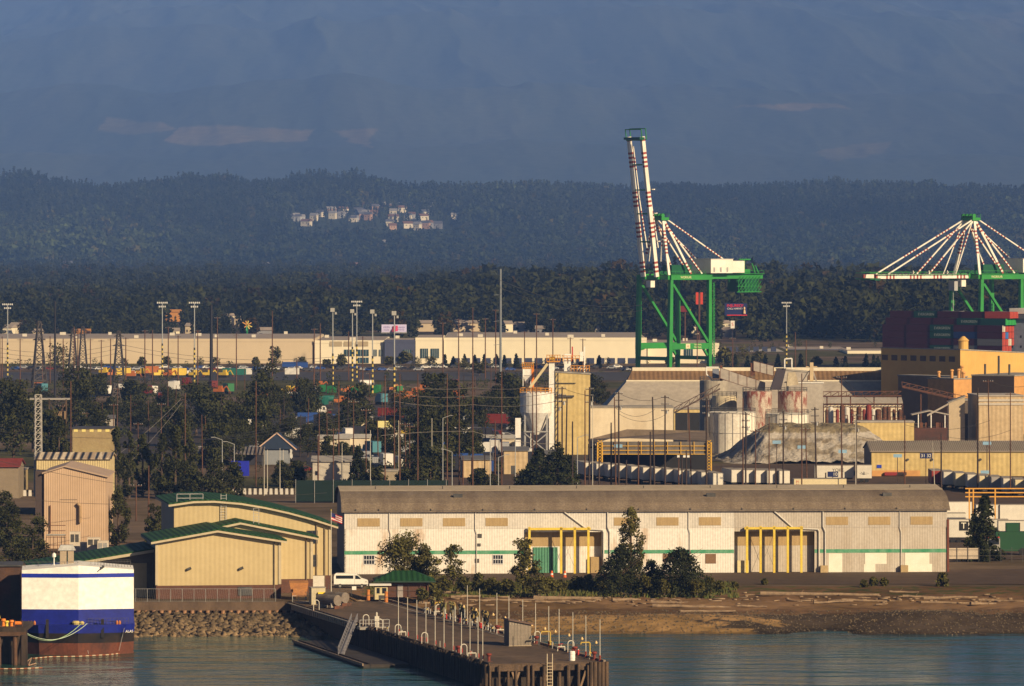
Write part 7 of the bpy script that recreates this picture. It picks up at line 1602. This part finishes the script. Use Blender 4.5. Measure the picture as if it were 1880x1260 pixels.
# ---------------- vehicles and yard goods ----------------
rng = random.Random(99)
_veh = {}
def vehicle(kind, col, label, px, py, rz=0, grp=None, d=None):
    cm = {'white':flat('veh_white',(.7,.68,.64),.4),'dark':flat('veh_dark',(.03,.03,.04),.4),'silver':flat('veh_silver',(.35,.36,.38),.35),'red':flat('veh_red',(.15,.02,.015),.4),'blue':flat('veh_blue',(.03,.08,.3),.4),'orange':flat('veh_orange',(.42,.13,.03),.5),'yellow':flat('veh_yellow',(.65,.45,.05),.5),'green':flat('veh_green',(.02,.16,.05),.5),'teal':flat('veh_teal',(.02,.14,.11),.5),'cyan':flat('veh_cyan',(.05,.2,.26),.5)}
    d = d or DG(py); key = (kind,col)
    if key in _veh:
        o = copy_tree(_veh[key], loc=(PX(px,d),d,.1), rz=rz, label=label)
        if grp: o['group'] = grp
        return o
    nm = {'car':('parked_car','car'),'truck':('box_truck','truck'),'bus':('digger','excavator'),'box':('cargo_container','container'),'tank':('storage_tank_trailer','tank')}[kind]
    t = thing(nm[0], label, nm[1], (PX(px,d),d,.1), rz, grp); m = cm[col]
    if kind == 'car':
        MB().ext([(0,.35),(4.5,.35),(4.5,.85),(3.5,1.0),(2.8,1.5),(1.0,1.5),(.3,.95),(0,.9)],0,1.8,'y').build('body', m, t); MB().ext([(1.05,1.0),(3.2,1.0),(2.75,1.42),(1.1,1.42)],-.02,1.82,'y').build('window', GLASS, t)
        for x in (.9,3.6): MB().tube((x,-.05,.33),(x,1.85,.33),.33,n=10).build('wheel', BLACK, t)
    elif kind == 'truck':
        MB().box(0,0,1,6.2,2.5,3.9).build('cargo_box', m, t); MB().ext([(6.4,.7),(8.4,.7),(8.4,1.8),(7.8,2.9),(6.4,2.9)],0.1,2.4,'y').build('cab', m if col != 'yellow' else cm['white'], t); MB().box(7.2,.05,1.8,7.8,.095,2.6).build('window', GLASS, t); MB().box(0,.2,.6,8,2.3,.99).build('chassis', BLACK, t)
        for x in (1.2,7.2): MB().tube((x,-.02,.5),(x,2.52,.5),.5,n=10).build('wheel', BLACK, t)
    elif kind == 'bus':  # tracked digger
        MB().box(0,0,0,4,2.6,1.0).build('track', BLACK, t); MB().box(.2,.2,1.05,3.8,2.4,2.2).build('engine_house', m, t); MB().box(2.2,.2,2.2,3.6,1.4,3.3).build('cab', m, t); MB().bar((3,1.8,1.6),(5,1.8,3.1),.4).bar((5,1.8,3.1),(6.2,1.8,1.2),.3).build('boom_arm', m, t); MB().box(5.8,1.4,.4,6.6,2.3,1.2).build('bucket', RUST, t)
    elif kind == 'box':
        MB().box(0,0,0,6.1,2.44,2.6).build('container_body', m, t); k_ = MB()
        for k in range(12): k_.box(.25+k*.5,-.04,.15,.45+k*.5,-.002,2.45)
        k_.build('side_rib', m, t)
    else:
        MB().tube((0,1.2,1.8),(6,1.2,1.8),1.1,n=16).build('tank_shell', m, t); MB().box(0,.3,.2,6,2.1,.75).build('cradle', STEEL, t)
    _veh[key] = t; return t
items = []
cs = ['white','dark','silver','white','dark','red','blue','silver']
for a in range(20,1160,13):
    if 800 < a < 1100 and a % 2: continue
    items.append(('car',rng.choice(cs),a+rng.uniform(-3,3),678+rng.uniform(-2,4),rng.uniform(-.4,.4)))
for a in range(180,330,17): items.append(('bus' if (a//17)%3 else 'truck','orange' if (a//17)%2 else 'yellow',a,692+rng.uniform(-3,4),rng.uniform(-.5,.5)))
for a in (345,372,400): items.append(('bus','yellow',a,694,rng.uniform(-.5,.5)))
for a,c,y in ((518,'blue',676),(540,'blue',676),(408,'teal',688),(425,'teal',689),(436,'white',688),(523,'white',688)): items.append(('box',c,a,y,0))
for a,y,c,k in ((170,735,'blue','truck'),(185,722,'red','truck'),(205,728,'white','truck'),(225,725,'white','truck'),(240,745,'red','car'),(248,752,'red','truck'),(235,725,'orange','bus'),(272,728,'red','truck'),(290,722,'white','box'),(303,735,'red','box'),(320,720,'white','truck'),(330,712,'white','box'),(345,712,'red','truck'),(400,712,'red','box'),(412,722,'green','box'),(430,724,'green','truck'),(390,725,'orange','bus'),(75,722,'orange','truck'),(88,724,'cyan','truck'),(2,722,'red','box'),(515,725,'yellow','bus'),(522,735,'white','tank'),(530,727,'orange','bus'),(575,716,'orange','bus'),(585,722,'white','box'),(597,720,'green','box'),(612,722,'green','box'),(625,725,'orange','bus'),(638,724,'green','tank'),(583,742,'teal','tank'),(596,744,'teal','box'),(612,745,'orange','bus'),(660,712,'white','tank'),(690,722,'green','box'),(702,720,'green','box'),(714,722,'orange','bus'),(722,735,'orange','bus'),(732,740,'orange','bus'),(745,730,'orange','bus'),(755,735,'orange','bus'),(712,744,'cyan','truck'),(740,722,'green','box'),(842,716,'red','truck'),(844,738,'orange','truck'),(520,745,'orange','bus'),(470,735,'orange','bus'),(505,768,'white','truck'),(760,722,'orange','bus'),
    (538,802,'white','box'),(548,812,'white','truck'),(565,810,'blue','car'),(580,815,'white','truck'),(620,812,'red','car'),(635,815,'white','box'),(650,812,'white','truck'),(668,826,'yellow','box'),(625,830,'yellow','tank'),(640,832,'blue','car'),(700,838,'cyan','truck'),(722,862,'white','truck'),(735,858,'white','box'),(815,848,'white','truck'),(836,858,'white','truck'),(850,862,'blue','truck'),(862,855,'dark','truck'),(880,845,'white','box'),(845,868,'dark','truck'),(915,835,'white','truck'),(935,840,'silver','truck'),(478,848,'white','truck'),(500,850,'white','truck'),(528,850,'white','truck'),(380,848,'white','truck'),(405,848,'white','car'),(560,790,'dark','truck'),(590,785,'dark','truck'),(620,780,'dark','box'),(650,790,'dark','truck'),(570,775,'dark','car'),(600,770,'red','car'),(640,772,'dark','car'),(680,780,'dark','car'),(700,790,'dark','truck'),(735,805,'yellow','bus'),(725,818,'dark','car'),(780,845,'silver','car'),(905,860,'dark','truck'),(925,870,'silver','car'),(948,868,'silver','car'),(830,775,'white','car'),(860,770,'dark','car'),(490,775,'white','box'),(455,785,'white','car'),(470,792,'white','truck')):
    items.append((k,c,a,y,(rng.uniform(1.3,2.0) if k in ('truck','box') else rng.uniform(-.35,.35))))
for a in range(540,700,9): items.append(('car',rng.choice(['dark','dark','silver','red','white']),a+rng.uniform(-3,3),770+rng.uniform(-9,14),rng.uniform(-.6,.6)))
for q in range(60):
    a = 545+rng.random()*400; items.append((rng.choice(['truck','car','box','truck']),rng.choice(['dark','dark','white','silver','blue','dark','red']),a,756+rng.random()*115,0))
for a in range(820,960,9): items.append(('car',rng.choice(['dark','silver','white','dark']),a+rng.uniform(-3,3),800+rng.uniform(-30,50),rng.uniform(-.6,.6)))
kn = {'car':'parked car','truck':'truck','bus':'digger','box':'container','tank':'cylindrical tank'}
zone = lambda py: 'in the farthest row' if py < 700 else ('in the far yard' if py < 760 else ('in the middle yard' if py < 805 else 'in the nearer yard'))
buck = {}
for it in items: buck.setdefault((it[0],it[1],zone(it[3])), []).append(it)
for (k,c,z), L in buck.items():
    L.sort(key=lambda i: i[2])
    for i, it in enumerate(L): vehicle(k, c, '%s %s %s, %s' % (c, kn[k], z, ('the only such one' if len(L) == 1 else nth(i)+' from the left')), it[2], it[3], it[4], '%ss %s' % (kn[k], z))
# plain small yard buildings
for (px,d,w,h,c,l) in ((583,1560,9,4,'c','white flat-roofed store with a dark sloping roof line'),(475,1540,6,3,'c','small white store among the trees'),(1000,1500,3,2,'g','low grey hut beside the tower'),(625,1560,8,4.2,'c','white flat store right of the dark cars'),(826,1600,18,2.6,'c','long low white roofed canopy right of the trees'),(856,1580,8,2.4,'y','bright yellow fronted low shed'),(700,1620,5,4,'c','white blank shed left of the yellow board'),(662,1750,4,3,'c','white cube beside the striped masts'),(925,1420,6,6,'t','cluttered tan loading structure left of the silo'),(850,1400,7,4.5,'t','round-roofed tan tank house'),(155,1700,9,5,'g','grey shed with a green lean-to')):
    m = {'c':CREAM,'g':GREYW,'t':TANR,'y':flat('bright_yellow_wall',(.75,.6,.08))}[c]
    t = thing('yard_building', l, 'building', (PX(px,d),d,0), R((px*7)%16-8), 'small yard buildings'); MB().box(0,0,0,w,6,h).build('wall', m, t); MB().sheet([(-.4,h+.1),(3,h+.9),(6.4,h+.1)],-.4,w+.4,.2,'x').build('roof', flat('dark_grey_roof',(.12,.12,.13)) if c != 'c' else flat('pale_grey_roof',(.45,.43,.4)), t); MB().box(w*.3,-.06,.1,w*.5,-.01,min(2.2,h*.7)).build('door', STEEL, t)
# ---------------- wooded flat between port and hill ----------------
def mk_flatwood():
    rng = np.random.default_rng(9); N_ = 13500
    d = 3150+(9300-3150)*rng.random(N_)**1.35; x = (rng.random(N_)*2-1)*d*.102; px = 940+x/d*F
    cl = fbm(x/90, d/160, 4, 33); keep = (cl > .36) | (d > 4200)
    for (a,b,t_,bt,dd,c,l) in FB: keep &= ~((px > a-4)&(px < b+4)&(d < dd+10)&(d > 2900)&(d > dd-500))
    d, x, px, cl = d[keep], x[keep], px[keep], cl[keep]; n = len(d)
    hts = (9+11*rng.random(n)**1.3)*(.6+.9*fbm(x/200, d/300, 3, 35)); hts *= 1+.55*np.clip((px-500)/500,0,1)*(d<4800)
    hts *= np.where((d<3400), .75, 1)
    con = rng.random(n) < .3; tint = np.ones((n,3))*(.5+.8*rng.random((n,1)))*(.6+.9*fbm(x/150,d/200,3,37)[:,None])
    tint[~con] *= np.array([1.25,1.15,.8]); w = rng.random(n) < .06; tint[w] *= np.array([1.8,1.0,.6])
    tuft_forest('flat_woodland', 'dark mixed woodland on the flat land between the port and the hill', np.stack([x,d,0*x],1), hts, con, 17, tint*.72, 1.35, 95)
mk_flatwood()
def mk_scrub():
    rng = np.random.default_rng(19); n = 3800
    d = 1330+(3100-1330)*rng.random(n)**.8; x = (rng.random(n)*2-1)*d*.1; px = 940+x/d*F
    k = ~((px > 940)&(d < 2140)) & ~((d>2320)&(d<2500)) & ~((px>1100)&(d<2450)) & ~((d > 2590)&(d<2860)) & (fbm(x/40,d/60,3,39) > .47)
    x, d = x[k], d[k]; n = len(x); tint = np.ones((n,3))*(.8+.9*rng.random((n,1)))*np.array([1.2,1.1,.8])
    tuft_forest('scrub', 'low dark scrub growing between the yards', np.stack([x,d,0*x-.2],1), 1.5+3.2*rng.random(n), np.zeros(n,bool), 23, tint, 1.3, 46)
mk_scrub()
# ---------------- houses on the hill ----------------
HP = [(165,240,1),(195,240,0),(215,241,1),(245,242,0),(260,275,1),(320,240,1),(360,210,1),(440,190,2),(445,225,1),(505,222,0),(525,190,1),(568,128,2),(590,122,2),(625,127,2),(585,150,1),(605,195,3),(580,250,1),(600,248,0),(650,232,2),(670,160,1),(690,165,1),(700,140,3),(720,122,3),(730,135,0),(735,180,2),(722,212,2),(680,235,2),(640,205,3),(665,210,3),(800,160,2),(818,162,1),(945,128,1),(985,150,2),(905,183,1),(880,150,3),(850,210,1),(840,242,1),(865,242,1),(825,275,1),(850,300,2),(945,232,1),(970,232,0),(1068,208,1),(1055,238,1),(945,290,1),(1005,300,1),(1000,285,0),(1065,292,2),(1100,288,3),(1130,288,3),(1035,122,2),(1115,146,0),(1085,140,3),(1260,238,1),(1665,148,1),(1690,158,3),(1435,162,0),(1345,145,0),(60,342,0),(90,510,2),(140,480,1),(300,465,3),(315,520,3),(10,600,2),(625,603,2),(770,412,3),(860,380,3)]
HP = [(480+a/3.615, 340+b/3.615, c) for a,b,c in HP]+[(253,372,2),(265,490,1),(335,484,1),(300,492,0),(425,488,1),(441,486,2),(455,484,1),(118,499,2),(205,492,3),(520,470,1),(555,478,0),(60,470,3),(345,478,0),(380,490,1)]
def mk_houses():
    HW = [flat('house_pale_grey',(.38,.38,.38)),flat('house_cream',(.60,.54,.42)),flat('house_tan',(.4,.25,.17)),flat('house_grey',(.2,.2,.22))]; HR = [flat('roof_slate',(.10,.10,.12)),flat('roof_brown',(.16,.09,.06)),flat('roof_grey',(.25,.24,.24))]
    rg = random.Random(5); base = {}
    order = sorted(HP); names = ['pale grey','cream','tan','grey']
    for i,(px,py,c) in enumerate(order):
        d = 9300.
        while d < 13200 and H-(py-HY)*d/F > float(hill_h(np.array([px-940])*d/F, np.array([d]))[0]): d += 8
        z = float(hill_h(np.array([(px-940)*d/F]), np.array([d]))[0]); v = i % 3; key = (c,v)
        lab = '%s %s house on the wooded hill, %s from the left' % (['wide','narrow two-storey','small'][v], names[c], nth(i))
        loc = ((px-940)*d/F, d, z+1.5)
        if key in base: copy_tree(base[key], loc=loc, rz=R(rg.uniform(-35,35)), label=lab); continue
        w, dp, h = ((19,12,8),(14,10,10),(14,10,7.5))[v]; t = thing('hill_house', lab, 'house', loc, R(rg.uniform(-35,35)), 'houses on the wooded hill'); base[key] = t
        MB().box(0,0,-3,w,dp,h).build('wall', HW[c], t); MB().ext([(-.8,h),(dp/2,h+4.6),(dp+.8,h)],-.8,w+.8,'x').build('roof', HR[(c+v)%3], t)
        for k in range(2): MB().box(w*(.2+.4*k),-.1,h*.5,w*(.34+.4*k),-.02,h*.5+1.5).build('window', BLACK, t)
    
mk_houses()
# ---------------- haze ----------------
def mk_haze():
    m = bpy.data.materials.new('haze_air'); m.use_nodes = True; N = m.node_tree.nodes; L = m.node_tree.links
    N.remove(N['Principled BSDF']); v = N.new('ShaderNodeVolumePrincipled')
    v.inputs['Color'].default_value = (.185,.37,.95,1); v.inputs['Density'].default_value = HAZE_D; v.inputs['Anisotropy'].default_value = -.35
    L.new(v.outputs[0], N['Material Output'].inputs['Volume'])
    mb = MB(); mb.box(-7000,-200,-18,7000,36500,2250); o = mb.build('haze', m); o['kind'] = 'stuff'; o['label'] = 'thin blue haze over the port and the far hills'
HAZE_D = 1/30000
mk_haze()
